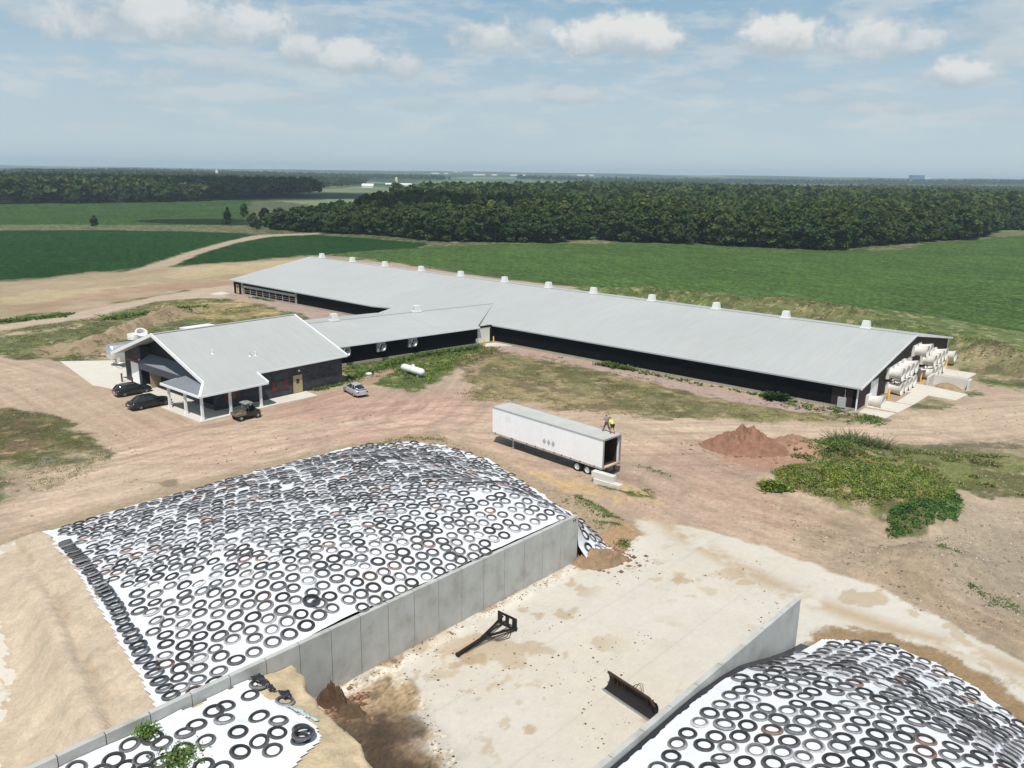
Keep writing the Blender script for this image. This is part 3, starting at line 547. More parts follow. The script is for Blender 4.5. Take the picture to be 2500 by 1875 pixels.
def m2(s, t): z, r, tt = z_pile2(s, t); w = (fbm(s+60, t+60, 1.2, 2, 99)-.5)*.7; return (r > .15+w) & (tt > .12+.35*sst(s, -12, -2)) & (tt < 22)
p2 = hfield('silage_pile', -24, 6, -38, -17.2, .16, f2_, m2, m_plastic); tag(p2, 'right-hand silage pile under bluish white plastic sheet and tyres at the corner of the picture', 'silage pile')
f3_ = lambda s, t: z_pile3(s, t)[0]+wr(s, t)
shP = np.array([st(*SO)]) # placeholder, replaced below
sheet3 = np.array([st(*G(x, y, 3.1)) for x, y in [(100, 1665), (180, 1612), (270, 1580), (330, 1560), (400, 1535), (470, 1500), (540, 1463), (560, 1480), (572, 1510), (610, 1520), (660, 1545), (692, 1580), (690, 1612), (668, 1630), (640, 1668), (560, 1720), (300, 1720), (60, 1700)]])
def msheet(s, t):
    z, e, tt = z_pile3(s, t); return (poly_sd(s, t, sheet3)+(fbm(s+60, t+60, .7, 3, 101)-.5)*.5 > 0) & (tt > .0)
def soil3col(s, t, z):
    a = fbm(s, t, .8, 5, 103)[..., None]; c = np.array((.50, .40, .26))*(.75+.5*a); return c
def z3soil(s, t):
    z, e, tt = z_pile3(s, t); z = z-.06+.10*(fbm(s, t, .7, 4, 104)-.5)*2; ee = e+(fbm(s+3, t, 1.3, 3, 105)-.5)*.9
    return np.where(ee > 0, z, np.maximum(z-(-ee)*7.5, -.1+.3*np.exp(ee/1.2)))
def m3(s, t): z, e, tt = z_pile3(s, t); return (tt > 0) & (e > -3.2)
p3s = hfield('silage_pile', -52, -21, -16, -.02, .14, z3soil, m3, m_soil, colf=soil3col); tag(p3s, 'open feed pile at lower left with a steep cut face, partly sheeted', 'silage pile')
p3 = hfield('plastic_sheet', -52, -22, -16, -.02, .14, lambda s, t: f3_(s, t)+.03, msheet, m_plastic); tag(p3, 'torn white plastic sheet spread over the lower-left feed pile beneath scattered tyres', 'plastic sheet')
# loose chopped feed banked against the pile, left
def z_saw(s, t):
    zp, e, r = z_pile1(s, t); zl = np.interp(t, [0, 6, 14, 21, 28, 33], [3.2, 2.9, 2.6, 1.85, .95, .3])
    dd = -e; w_ = 5.0+1.3*(fbm(s, t, 6, 2, 111)-.5)+1.6*(1-sst(t, 8, 15))
    z = zl*(1-.16*np.clip(dd/1.7, 0, 1)); z = z-.42*sst(dd, 1.6, 2.1); hump = .55*np.exp(-((dd-3.)/.9)**2); z = (z+hump*sst(zl, .8, 2.5))*(1-sst(dd, 2.3, w_)); z += .30*(fbm(s, t, 1.8, 5, 112)-.5)*np.clip(z, 0, 1)+.10*(fbm(s, t, .45, 4, 113)-.5)*2*np.clip(z+.3, 0, 1)
    ph = (t % .8)-.4; rr_ = np.hypot(ph, dd-.85); z = z-.05*np.exp(-((rr_-.36)/.07)**2)*(dd > .2)-.04*np.exp(-((np.hypot(ph, dd-1.4)-.36)/.07)**2)*(dd < 1.9)
    return z
def sawcol(s, t, z):
    zp, e, r = z_pile1(s, t); a = fbm(s, t, 1.2, 5, 114)[..., None]; c = np.array((.48, .39, .29))*(.82+.36*a); b_ = (np.exp(-((e+1.9)/.25)**2)*sst(fbm(s, t, 2.5, 3, 115), .4, .65)*.45)[..., None]  # b_: shade of the ledge groove, put into the feed colour as a darker line
    return c*(1-b_)+np.array((.26, .19, .12))*b_
def msaw(s, t): z, e, r = z_pile1(s, t); return (e < .25) & (-e < 5.6+1.2*(1-sst(t, 8, 15))+1.6*(fbm(s, t, 2.2, 4, 116)-.5)) & (t > .3) & (t < 33)
ps = hfield('feed_heap', -46, -25, .3, 33.5, .2, z_saw, msaw, m_soil, colf=sawcol); tag(ps, 'long bank of loose tan chopped feed lying against the left edge of the big pile', 'feed heap')
mb = MB()
def blob_mesh(name, c, rx, ry, h, seed, mt, col, res=34, rough=.35, parent=None, rz=0.):
    g = np.linspace(-1.25, 1.25, res); gx, gy = np.meshgrid(g, g, indexing='ij'); r = np.hypot(gx, gy)
    wx = gx*rx; wy = gy*ry; n1 = fbm(wx+seed, wy, max(rx, ry)*.40, 6, seed, .68)
    z = h*np.clip(1-r, 0, 1)**.8*(1-rough+2*rough*n1)+(.25+.9*max(0, rough-.4))*h*(fbm(wx, wy+seed, max(rx, ry)*.12, 3, seed+3)-.5)*np.clip(1.15-r, 0, 1)
    e_ = .62+.75*fbm(gx*2+seed, gy*2, 1.1, 4, seed+5); k = r < e_; z = z*np.clip((e_-r)*2.6, 0, 1)-.03
    cr, sr = math.cos(rz), math.sin(rz)
    V = np.dstack([c[0]+wx*cr-wy*sr, c[1]+wx*sr+wy*cr, z+c[2]]).reshape(-1, 3); idx = np.arange(res*res).reshape(res, res)
    q = np.stack([idx[:-1, :-1], idx[1:, :-1], idx[1:, 1:], idx[:-1, 1:]], -1).reshape(-1, 4); q = q[k.ravel()[q].all(1)]; u_, inv = np.unique(q, return_inverse=True)
    cc = np.array(col)*(.7+.6*fbm(V[:, 0]*3, V[:, 1]*3, 1., 4, seed+9))[:, None]
    return mesh_np(name, V[u_], inv.reshape(-1, 4), mt, parent, smooth=True, col=cc[u_])
o = blob_mesh('soil_heap', (*S(1.4, -1.1), 0), 2.7, 1.7, .85, 5, m_soil, (.26, .175, .105), 90, .8, rz=SANG-.4); tag(o, 'crumbly brown soil heap spilled round the end of the tall concrete wall', 'soil heap')
o = blob_mesh('soil_heap', (*S(-22.7, -.9), 0), 1.0, .8, 1.1, 6, m_soil, (.085, .052, .03), 50, .85, rz=SANG-1.2); tag(o, 'dark brown crumbling lump at the foot of the cut feed face by the wall', 'soil heap')
o = blob_mesh('soil_heap', (*S(-22.6, -2.4), 0), 1.1, .6, .5, 16, m_soil, (.10, .065, .038), 50, .85, rz=SANG-1.2); tag(o, 'low dark spill of clods trailing from the cut feed face onto the slab', 'soil heap')
# red dug earth by the road, several joined mounds in one heap
c0 = G(1610, 968); o = blob_mesh('dirt_pile', (*c0, 0), 5.0, 3.3, 2.1, 7, m_soil, (.25, .135, .09), 170, .72, rz=-.25); tag(o, 'rough red-brown dirt pile with broken clods beside the right-hand road', 'dirt pile')
c1_ = G(1712, 960); o = blob_mesh('dirt_pile', (*c1_, 0), 3.6, 2.2, 1.0, 8, m_soil, (.28, .165, .11), 70, .8); tag(o, 'smaller reddish dirt mound partly grown over, right of the big red pile', 'dirt pile')
o = blob_mesh('grass_clump_mound', (*G(1352, 1060), 0), 3.6, 1.7, .7, 9, m_soil, (.40, .30, .17), 40, .4, rz=-.7); tag(o, 'low sandy mound with dry grass beyond the two concrete blocks', 'mound')

# tyres ---------------------------------------------------------------
TPROF = [(.268, .0), (.262, .03), (.28, .055), (.32, .075), (.37, .075), (.41, .055), (.438, .02), (.445, -.01)]
def tyre_arrays(n, tone, dust, brown):
    V = []; c = []
    for k in range(n):
        a = 2*math.pi*k/n
        for i, (r, h) in enumerate(TPROF):
            V.append((r*math.cos(a), r*math.sin(a), h)); w = [.5, .5, .6, .9, 1.2, 1.7, 2.2, 2.2][i]
            g = min(.5, tone*w+dust*(1.6 if i in (5, 6, 7) else .85 if i == 4 else .25)*(.7+.6*random.random())); c.append((g*(1+brown), g, g*(1-.45*brown+.06)))
    m = len(TPROF); F = [(k*m+i, k*m+i+1, ((k+1) % n)*m+i+1, ((k+1) % n)*m+i) for k in range(n) for i in range(m-1)]
    return np.array(V), np.array(F), np.array(c)
m_tyre = mat('tyre_rubber', (1, 1, 1), .75, attr=True, noise=((5, .18, 3),), spec=.3)
TONES = [(.018, .02, 0, 'black'), (.028, .07, 0, 'dark grey'), (.035, .12, 0, 'dusty grey'), (.04, .22, 0, 'pale dusty'), (.03, .06, .5, 'brownish'), (.02, .04, 0, 'near black'), (.05, .38, 0, 'whitish')]
TW = [.20, .25, .20, .13, .04, .13, .05]
tarr = [tyre_arrays(22, a, b, c) for a, b, c, _ in TONES]
tmesh = []
for (V, F, c), (_, _, _, nm) in zip([tyre_arrays(36, a, b, c_) for a, b, c_, _ in TONES], TONES):
    o = mesh_np('tyre', V, F, m_tyre, smooth=True, col=c); tmesh.append(o.data); bpy.data.objects.remove(o)
tyres = []                                                   # (dist, x, y, z, normal, radius scale, tone, pile)
def nrm(fn, s, t):
    e = .3; z0 = fn(np.array([s]), np.array([t]))[0]; zs = fn(np.array([s+e]), np.array([t]))[0]; zt = fn(np.array([s]), np.array([t+e]))[0]
    g = np.array([-(zs-z0)/e, -(zt-z0)/e, 1.]); w = g[0]*np.array([*SD, 0])+g[1]*np.array([*SN, 0])+np.array([0, 0, 1]); return w/np.linalg.norm(w), z0
def put(s, t, fn, pile, k=None, sc_=None, lift=.0, tilt=.05, row=None):
    n_, z = nrm(fn, s, t); x, y = S(s, t)
    n_ = n_+rng.normal(0, tilt, 3)*np.array([1, 1, .2]); n_ = n_/np.linalg.norm(n_)
    sc_ = (sc_ or float(np.clip(rng.normal(1.0, .05), .85, 1.12)))*1.065; tyres.append((math.hypot(math.hypot(x, y), CAM_H-z), x, y, z+.012+lift, n_, sc_ or float(np.clip(rng.normal(1.0, .045), .85, 1.1)), int(rng.choice(7, p=TW)) if k is None else k, pile, row if row is not None else int(abs(t)/1.15), s))
def infr(x, y, z, m=30):
    d = np.array([x, y, z-CAM_H]); w = d@FW; px = 1250+FPX*(d@RT)/w; py = 937.5-FPX*(d@UP)/w; return -m < px < 2500+m and py < 1875+m
def fill(fn, mask, s0, s1, t0, t1, dx, dy, pile, jit=.07, skip=.02):
    row = 0; t = t0
    while t < t1:
        s = s0+(dx/2 if row % 2 else 0)+rng.uniform(-.15, .15)
        while s < s1:
            a, b = s+rng.normal(0, jit), t+rng.normal(0, jit)+.22*math.sin(s*.35+row*.3)
            if mask(np.array([a]), np.array([b]))[0] and rng.random() > skip:
                x, y = S(a, b)
                if infr(x, y, fn(np.array([a]), np.array([b]))[0]): put(a, b, fn, pile, row=row if pile == 1 else 400-row)
            s += dx
        t += dy; row += 1
fill(f1_, lambda s, t: m1(s, t) & (z_pile1(s, t)[1] > 1.05) & ((t > .5) | (s > .6)) & (z_pile1(s, t)[2] > .3), -32, 12, -.4, 33.4, 1.01, .94, 1)
for q in [1.1+33*(1-(1-i_/56.)**1.35) if False else 1.1+.92*i_-.0068*i_*i_ for i_ in range(44)]:                              # overlapping row along the left edge
    for k in (0, 1):
        if k: continue
        le = float(np.interp(q, [0, 14, 21, 28, 33.6], [-31.2, -28.8, -27.6, -26.6, -26.2])); put(le+.42+rng.normal(0, .05), q+rng.normal(0, .05), f1_, 1, k=int(rng.choice([0, 1, 5])), lift=.10, tilt=.03)
        T_ = tyres[-1]; nv = np.array(T_[4])+.22*np.array([*SN, 0]); tyres[-1] = T_[:4]+(nv/np.linalg.norm(nv),)+T_[5:]
fill(f2_, lambda s, t: m2(s, t) & (z_pile2(s, t)[2] > .75) & (z_pile2(s, t)[1] > .25), -24, 6, -38, -17.3, .98, .91, 2)
for (px, py, k) in [(548, 1442, 1), (568, 1462, 0), (520, 1458, 5), (495, 1472, 1), (490, 1500, 1), (560, 1478, 1), (443, 1492, 0), (408, 1488, 5), (385, 1495, 0), (488, 1527, 5), (430, 1530, 1), (462, 1540, 0), (540, 1502, 5), (615, 1512, 2), (372, 1522, 1), (388, 1545, 2), (330, 1548, 5), (355, 1570, 4), (602, 1565, 1), (560, 1552, 5), (485, 1560, 2), (515, 1590, 0), (425, 1570, 5), (400, 1590, 1),
                    (445, 1608, 1), (560, 1610, 5), (600, 1592, 0), (652, 1582, 1), (650, 1606, 5), (590, 1628, 1), (520, 1632, 0), (350, 1610, 1), (395, 1625, 5), (300, 1585, 1), (330, 1598, 0), (280, 1610, 1), (245, 1640, 5), (270, 1655, 0), (310, 1640, 1), (345, 1650, 5), (380, 1665, 1), (200, 1640, 0), (220, 1664, 1), (165, 1662, 2), (440, 1660, 5), (480, 1668, 1), (310, 1668, 0)]:
    s, t = st(*G(px*1.0+0, py, 3.1)); s = float(s); t = float(t)
    if t < -.55: put(s, t, lambda a, b: f3_(a, b)+.03, 3, k=k, sc_=rng.uniform(.95, 1.08))
put(-30.4+8.9, 2.6, f1_, 1, k=0, sc_=1.05, lift=.2); tyres[-1] = tyres[-1][:7]+('s1',)+tyres[-1][8:]
s, t = [float(v) for v in st(*G(656, 1600, 3.2))]; put(s, t, lambda a, b: f3_(a, b)+.03, 's3', k=5, sc_=1.12, lift=.27)
tyres.sort(key=lambda q: q[0])
def rot_to(n_): return Vector(n_).to_track_quat('Z', 'Y')
NEAR = 300
ONES = ['', 'first', 'second', 'third', 'fourth', 'fifth', 'sixth', 'seventh', 'eighth', 'ninth', 'tenth', 'eleventh', 'twelfth', 'thirteenth', 'fourteenth', 'fifteenth', 'sixteenth', 'seventeenth', 'eighteenth', 'nineteenth']
def ordw(n):
    if n < 20: return ONES[n]
    t_ = {2: 'twent', 3: 'thirt', 4: 'fort', 5: 'fift', 6: 'sixt'}[n//10]
    return t_+'ieth' if n % 10 == 0 else t_+'y-'+ONES[n % 10]
rank = {}
for p in (1, 2, 3):
    rows = sorted({q[8] for q in tyres if q[7] == p})
    for ri, r_ in enumerate(rows):
        for oi, q in enumerate(sorted([q for q in tyres if q[7] == p and q[8] == r_], key=lambda q: -q[9])): rank[id(q)] = (ri+1, oi+1)
for i, T_ in enumerate(tyres[:NEAR]):
    d, x, y, z, n_, s_, k, pile = T_[:8]; rk = rank.get(id(T_), (1, 1)); where = ordw(rk[0])+' row from wall, '+ordw(rk[1])+' from far end'
    o = bpy.data.objects.new('tyre', tmesh[k]); C.objects.link(o); o.location = (x, y, z); o.rotation_mode = 'QUATERNION'
    o.rotation_quaternion = rot_to(n_) @ Matrix.Rotation(rng.uniform(0, 6.28), 3, 'Z').to_quaternion(); o.scale = (s_, s_, s_*rng.uniform(.85, 1.15))
    nm = TONES[k][3]
    if pile == 's1': tag(o, 'whole black tyre stacked on top of another near the middle of the concrete wall', 'tyre', 'tyres stacked on others')
    elif pile == 's3': tag(o, 'dark tyre stacked on top of another at the right edge of the torn sheet', 'tyre', 'tyres stacked on others')
    elif pile == 1: tag(o, nm+' tyre on the big pile, '+where, 'tyre', 'tyres on the big silage pile')
    elif pile == 2: tag(o, nm+' tyre, right-hand pile, '+where, 'tyre', 'tyres on the right-hand silage pile')
    else: tag(o, nm+' tyre on the torn sheet, '+where, 'tyre', 'tyres on the lower-left feed pile')
Vs, Fs, Cs = [], [], []; off = 0
for (d, x, y, z, n_, s_, k, pile, _r, _s) in tyres[NEAR:]:
    V, F, c = tarr[k]; R = np.array(rot_to(n_).to_matrix()); a = rng.uniform(0, 6.28); Rz = np.array([[math.cos(a), -math.sin(a), 0], [math.sin(a), math.cos(a), 0], [0, 0, 1]])
    Vs.append((V*s_)@(R@Rz).T+np.array([x, y, z])); Fs.append(F+off); Cs.append(c*rng.uniform(.9, 1.8)); off += len(V)
o = mesh_np('tyres', np.concatenate(Vs), np.concatenate(Fs), m_tyre, smooth=True, col=np.concatenate(Cs)); tag(o, 'hundreds of farther tyres covering the white silage pile up to its crest', 'tyres', 'tyres on the big silage pile', 'stuff')
print('TYRES', len(tyres))
mb = MB(); s, t = [float(v) for v in st(*G(680, 1652, 3.1))]
mb.lathe([(.47+.035*math.cos(a), .045+.035*math.sin(a)) for a in np.linspace(0, 2*math.pi, 9)], (0, 0, 0), 36); o = mb.build('tyre_bead', m_dark)
o.location = (*S(s, t), 3.12); tag(o, 'thin bare tyre hoop lying on sandy feed right of the sheet', 'tyre hoop')
def crumple(name, pts, z, h, label, mt, cat, seed):
    P = np.array([st(*G(x, y, z)) for x, y in pts]); lo = P.min(0); hi = P.max(0); g = .07
    ss = np.arange(lo[0], hi[0]+g, g); ts = np.arange(lo[1], hi[1]+g, g); a, b = np.meshgrid(ss, ts, indexing='ij'); ok = poly_sd(a, b, P)+(fbm(a, b, .4, 2, seed)-.5)*.2 > 0
    zz = z3soil(a, b); zz = np.maximum(zz, 0)*0+z_pile3(a, b)[0]+.05+h*np.abs(fbm(a, b, .35, 3, seed+1)-.5)*2; Q = SO+a[..., None]*SD+b[..., None]*SN
    V = np.dstack([Q, zz]).reshape(-1, 3); idx = np.arange(len(V)).reshape(a.shape); q = np.stack([idx[:-1, :-1], idx[1:, :-1], idx[1:, 1:], idx[:-1, 1:]], -1).reshape(-1, 4); q = q[ok.ravel()[q].all(1)]; u_, inv = np.unique(q, return_inverse=True)
    o = mesh_np(name, V[u_], inv.reshape(-1, 4), mt, smooth=False); md = o.modifiers.new('thick', 'SOLIDIFY'); md.thickness = .01; tag(o, label, cat); return o
m_bag = mat('black_plastic_film', (.02, .022, .03), .25, spec=.7)
m_blue = mat('blue_plastic_film', (.42, .55, .60), .4)
crumple('plastic_scrap', [(538, 1458), (562, 1452), (575, 1465), (600, 1488), (590, 1494), (560, 1476), (542, 1472)], 3.2, .35, 'crumpled black plastic sheet lying against the wall above the torn white sheet', m_bag, 'plastic scrap', 121)
crumple('plastic_scrap', [(600, 1486), (622, 1484), (634, 1498), (612, 1508), (605, 1500)], 3.2, .35, 'glossy black plastic scrap on the cut edge of the lower-left feed', m_bag, 'plastic scrap', 123)
crumple('plastic_strip', [(602, 1510), (625, 1516), (655, 1530), (690, 1552), (686, 1560), (650, 1540), (615, 1522), (604, 1518)], 3.2, .1, 'narrow pale blue plastic strip at the edge of the white sheet', m_blue, 'plastic strip', 125)
# dark liner between wall and the right-hand pile
mb = MB(); 
for s in np.arange(-22, .4, .5):
    za = float(f2_(np.array([s]), np.array([-17.8]))[0]); zb = float(f2_(np.array([s+.5]), np.array([-17.8]))[0])
    mb.slab([(*S(s, -17.26), za-.05), (*S(s+.5, -17.26), zb-.05), (*S(s+.5, -17.95), zb-.02), (*S(s, -17.95), za-.02)], .03)
o = mb.build('plastic_liner', m_bag); tag(o, 'black plastic liner strip showing between the wall and the right-hand pile', 'plastic liner')
# hitch frame on the slab
def boom():
    a = np.array([*G(990, 1418), .14]); m_ = np.array([*G(1052, 1378), .2]); l = G(1080, 1345); r = G(1112, 1365)
    ax = np.array([*((l+r)/2), 0])-a; L = float(np.hypot(ax[0], ax[1])); root = E('loader_boom', (a[0], a[1], 0), math.atan2(ax[1], ax[0]), 'black steel A-frame boom with hoses lying on the pale concrete slab', 'loader boom')
    w = float(np.linalg.norm(l-r))/2
    mb = MB(); mb.bar((0, 0, .15), (L*.62, 0, .3), .17, .2); mb.tube([(-.05, -.13, .15), (-.05, .13, .15)], .1); mb.build('beam', m_blackmetal, root, .01)
    mb = MB(); mb.bar((L*.5, 0, .3), (L, w, .25), .1, .14); mb.bar((L*.5, 0, .3), (L, -w, .25), .1, .14); mb.bar((L*.45, 0, .38), (L*.97, .25, .75), .09); mb.bar((L*.45, 0, .38), (L*.97, -.25, .75), .09); mb.build('strut', m_blackmetal, root, .01)
    mb = MB(); mb.box(L-.06, L+.02, -w-.08, w+.08, .05, .2); mb.box(L-.06, L+.02, -w-.08, w+.08, .75, .9); mb.box(L-.06, L+.02, -w-.08, -w+.28, .2, .75); mb.box(L-.06, L+.02, w-.28, w+.08, .2, .75); mb.box(L-.05, L, -.14, .14, .2, .75)
    mb.build('mounting_plate', m_blackmetal, root, .01)
    mb = MB()
    for k in (0, 1, 2): mb.tube([(L*.5+.1*k, -.05, .4), (L*.62, -.5-.12*k, .1), (L*.8, -.55-.2*k, .05), (L*.95, -.35-.1*k, .08), (L, -.2, .3)], .02, 6)
    mb.tube([(L*.12, -.12, .12), (L*.4, -.22, .12), (L*.6, -.3, .1), (L*.98, -w, .15)], .025, 6); mb.build('hose', m_dark, root)
boom()
def blade():
    p = G(1317, 1482); q = G(1422, 1552); d = q-p; L = float(np.linalg.norm(d)); root = E('plow_blade', (float(p[0]), float(p[1]), 0), math.atan2(d[1], d[0]), 'long black curved scraper blade standing on the slab against the right-hand wall', 'scraper blade')
    prof = [(-.55, .05), (-.42, .03), (-.25, .12), (-.10, .3), (-.05, .5), (-.10, .75), (-.22, .98)]
    mb = MB(); mb.loft([[(x, y, z) for y, z in prof]+[(x, y+.035, z+.01) for y, z in prof[::-1]] for x in (0, L*.5, L)], True, False); mb.build('mouldboard', m_blackmetal, root)
    mb = MB(); mb.bar((0, -.58, .05), (L, -.58, .05), .1, .14); mb.build('cutting_edge', m_galv, root, .01)
    mb = MB(); mb.bar((0, -.2, 1.02), (L-.5, -.2, 1.02), .12, .1); mb.bar((L-.5, -.2, 1.02), (L, -.35, .85), .1, .1); mb.build('top_rail', m_rust, root, .01)
    for k, x in enumerate((.12, .2, .3, .35, .8, .9)):
        mb = MB(); mb.bar((L*x, -.03, .2), (L*x, -.14, .98), .06, .12); mb.build('rib', m_rust, root)
    mb = MB(); mb.tube([(L*.55, -.1, 1.), (L*.58, .05, 1.3), (L*.64, .1, 1.35), (L*.68, 0, 1.05), (L*.70, -.1, .95)], .02, 6); mb.tube([(L*.5, -.1, .98), (L*.53, .0, 1.15), (L*.6, .1, 1.2), (L*.66, -.05, 1.)], .02, 6); mb.build('hose', m_dark, root)
blade()

# ------------------------------------------------------------------ trailer, blocks, people
TA = -.7843; TX, TY, TL_, TW_ = -2.02, 83.62, 15.2, 2.55
def trailer():
    root = E('semi_trailer', (TX, TY, 0), TA, 'old white box semi-trailer, rear open, with three grey diamonds on its side', 'trailer')
    z0, z1 = 1.22, 4.1; L, Wd = TL_, TW_
    mb = MB(); t = .05                                         # side walls, front, floor: an open box
    mb.box(0, L, 0, t, z0+.05, z1-.09); mb.box(0, L, Wd-t, Wd, z0+.05, z1-.09); mb.box(0, t, t, Wd-t, z0+.05, z1-.09)
    mb.build('box_side', m_tside, root)
    mb = MB()
    for x in np.arange(.61, L-.3, .61): mb.box(x-.012, x+.012, -.008, 0.002, z0+.1, z1-.12)
    mb.build('side_seam', m_tseam, root)
    mb = MB(); mb.slab([(.0, 0, z1), (.35, 0, z1), (.35, Wd, z1), (.12, Wd, z1), (0, Wd-.15, z1)], .09); mb.slab([(.35, 0, z1), (L, 0, z1), (L, Wd, z1), (.35, Wd, z1)], .09); mb.build('roof', m_troof, root)
    mb = MB()
    mb.box(-.01, L+.01, -.03, .03, z1-.14, z1+.02); mb.box(-.01, L+.01, Wd-.03, Wd+.03, z1-.14, z1+.02)
    mb.build('top_rail', m_gtrim, root)
    mb = MB(); mb.box(-.01, L+.01, -.03, .04, z0-.12, z0+.08); mb.box(-.01, L+.01, Wd-.04, Wd+.03, z0-.12, z0+.08); mb.build('bottom_rail', m_galv2, root)
    mb = MB(); mb.box(0, L-.02, .04, Wd-.04, z0-.04, z0+.04)
    for x in np.arange(.5, L, .6): mb.box(x-.04, x+.04, .04, Wd-.04, z0-.14, z0-.04)
    mb.build('floor', m_rust, root)
    mb = MB(); mb.box(L-.06, L+.03, -.03, .09, z0-.1, z1); mb.box(L-.06, L+.03, Wd-.09, Wd+.03, z0-.1, z1); mb.box(L-.06, L+.03, .09, Wd-.09, z1-.12, z1+.015); mb.build('rear_frame', m_galv, root)
    mb = MB(); mb.box(L-1.2, L+.02, Wd+.04, Wd+.09, z0, z1-.15); mb.build('door', m_rust, root)
    mb = MB(); mb.box(.3, L-.35, t+.001, t+.02, z0+.05, z1-.1); mb.box(.3, L-.35, Wd-t-.02, Wd-t-.001, z0+.05, z1-.1); mb.box(t+.001, t+.03, t+.02, Wd-t-.02, z0+.05, z1-.1); mb.build('inner_lining', m_rust, root)
    for x in (7.6, 8.2, 8.8):
        mb = MB(); zc = 2.1; s_ = .24; mb.add([(x-s_, -.011, zc), (x, -.011, zc-s_*1.35), (x+s_, -.011, zc), (x, -.011, zc+s_*1.35)], [(0, 1, 2, 3)]); mb.build('diamond_placard', m_gtrim, root)
    mb = MB(); mb.box(2.0, 2.8, -.009, -.004, 2.9, 3.6); mb.build('patch_panel', m_white, root)
    mb = MB()
    for x in (.5, 2.9, 3.1, 5.2, 6.4, 7.6, 9., 10., 11.2, 12.4, 14.2): mb.box(x-.06, x+.06, -.05, .0, z0-.04, z0+.1)
    mb.build('marker_lamp', m_red, root)
    mb = MB()
    for y in (.42, Wd-.42): mb.box(2.75, 2.9, y-.07, y+.07, .12, z0-.1); mb.box(2.65, 3., y-.2, y+.2, .0, .14); mb.bar((2.85, y, .9), (3.9, y, z0-.1), .05)
    mb.bar((2.82, .42, .75), (2.82, Wd-.42, .75), .06); mb.build('landing_leg', m_galv, root)
    mb = MB(); mb.box(L-4.6, L-1.3, .55, .7, .75, z0-.12); mb.box(L-4.6, L-1.3, Wd-.7, Wd-.55, .75, z0-.12)
    for x in (L-3.35, L-2.05): mb.tube([(x, .25, .52), (x, Wd-.25, .52)], .09, 10)
    mb.box(L-.15, L-.05, .3, Wd-.3, .45, .6); mb.box(L-.15, L-.05, .6, .7, .55, z0); mb.box(L-.15, L-.05, Wd-.7, Wd-.6, .55, z0); mb.build('bogie', m_blackmetal, root)
    for x in (L-3.35, L-2.05):
        for y, f in ((.30, -1), (Wd-.30, 1)):
            for off in (0, .30):
                mb = MB(); yc = y-f*off; mb.lathe([(.30, -.12), (.44, -.13), (.51, -.10), (.52, 0), (.51, .10), (.44, .13), (.30, .12), (.30, -.12)], (x, yc, .52), 28, 'y'); w = mb.build('wheel', m_dark, root)
                if off == 0: mb = MB(); mb.lathe([(.301, f*.10), (.27, f*.10), (.24, f*.0), (.10, f*.02), (.09, f*.12), (.001, f*.12)], (x, yc, .52), 24, 'y'); mb.build('rim', m_white, w)
    mb = MB(); mb.box(L-1.45, L-1.40, .05, .65, .35, z0-.1); mb.box(L-1.45, L-1.40, Wd-.65, Wd-.05, .35, z0-.1); mb.build('mud_flap', m_dark, root)
    return root
m_tside = mat('trailer_white', (.86, .86, .86), .4, noise=((.5, .05, 5, (1, 1, .25)), (3, .03, 4)))
m_tseam = mat('trailer_seam', (.78, .78, .79), .4)
m_troof = mat('trailer_roof', (.50, .49, .46), .5, noise=((.5, .10, 5), (1.2, .07, 4, (1, .3, 1), .9)))
m_galv2 = mat('dull_rail', (.40, .37, .34), .6, noise=((4, .25, 3),))
trailer()
def TP(u, v): c, s = math.cos(TA), math.sin(TA); return TX+u*c-v*s, TY+u*s+v*c
o = MB(); o.tube([(0, 0, 0), (0, 2.3, 0)], [.14, .14], 12); o = o.build('timber_log', m_wood); o.location = (*TP(TL_+.05, .12), 1.36); o.rotation_euler = (0, 0, TA); tag(o, 'pale round timber lying across the open rear sill of the white trailer', 'timber')
def cblock(u, v, z, L, label, rz=0.):
    mb = MB(); mb.box(-L/2, L/2, -.31, .31, 0, .61); 
    root = E('concrete_block', (*TP(u, v), z), TA+math.pi/2+rz, label, 'concrete block', 'cast blocks behind the trailer'); mb.build('block_body', m_blk, root, .03)
    for x in (-L/4, L/4): mb = MB(); mb.lathe([(.11, 0), (.13, .06), (.09, .08), (.001, .085)], (x, 0, .605), 12); mb.build('knob', m_blk, root)
cblock(TL_+.75, -.75, .61, 2.4, 'upper pale concrete block of the two stacked at the trailer rear', -math.pi/2+.1)
cblock(TL_+1.35, -.85, 0, 2.9, 'lower pale concrete block half hidden in weeds beneath the other block', -math.pi/2+.1)
# people --------------------------------------------------------------
m_skin = mat('skin', (.42, .25, .18), .6); m_vest = mat('lime_shirt', (.62, .80, .10), .7, noise=((8, .08, 2),)); m_shorts = mat('dark_shorts', (.045, .03, .03), .8); m_grey = mat('grey_shirt', (.26, .22, .23), .8); m_hair = mat('brown_hair', (.045, .025, .018), .8); m_jean = mat('brown_trousers', (.10, .075, .06), .85); m_shoe = mat('dark_shoes', (.03, .022, .02), .7)
def skin(name, V, Ed, R, mt, parent, sub=2):
    me = bpy.data.meshes.new(name); me.from_pydata(V, Ed, []); o = bpy.data.objects.new(name, me); C.objects.link(o); me.materials.append(mt)
    md = o.modifiers.new('skin', 'SKIN'); 
    for i, r in enumerate(R): me.skin_vertices[0].data[i].radius = (r, r) if not hasattr(r, '__len__') else r
    me.skin_vertices[0].data[0].use_root = True; md.use_smooth_shade = True
    s_ = o.modifiers.new('sub', 'SUBSURF'); s_.levels = sub; s_.render_levels = sub
    if parent: o.parent = parent
    return o
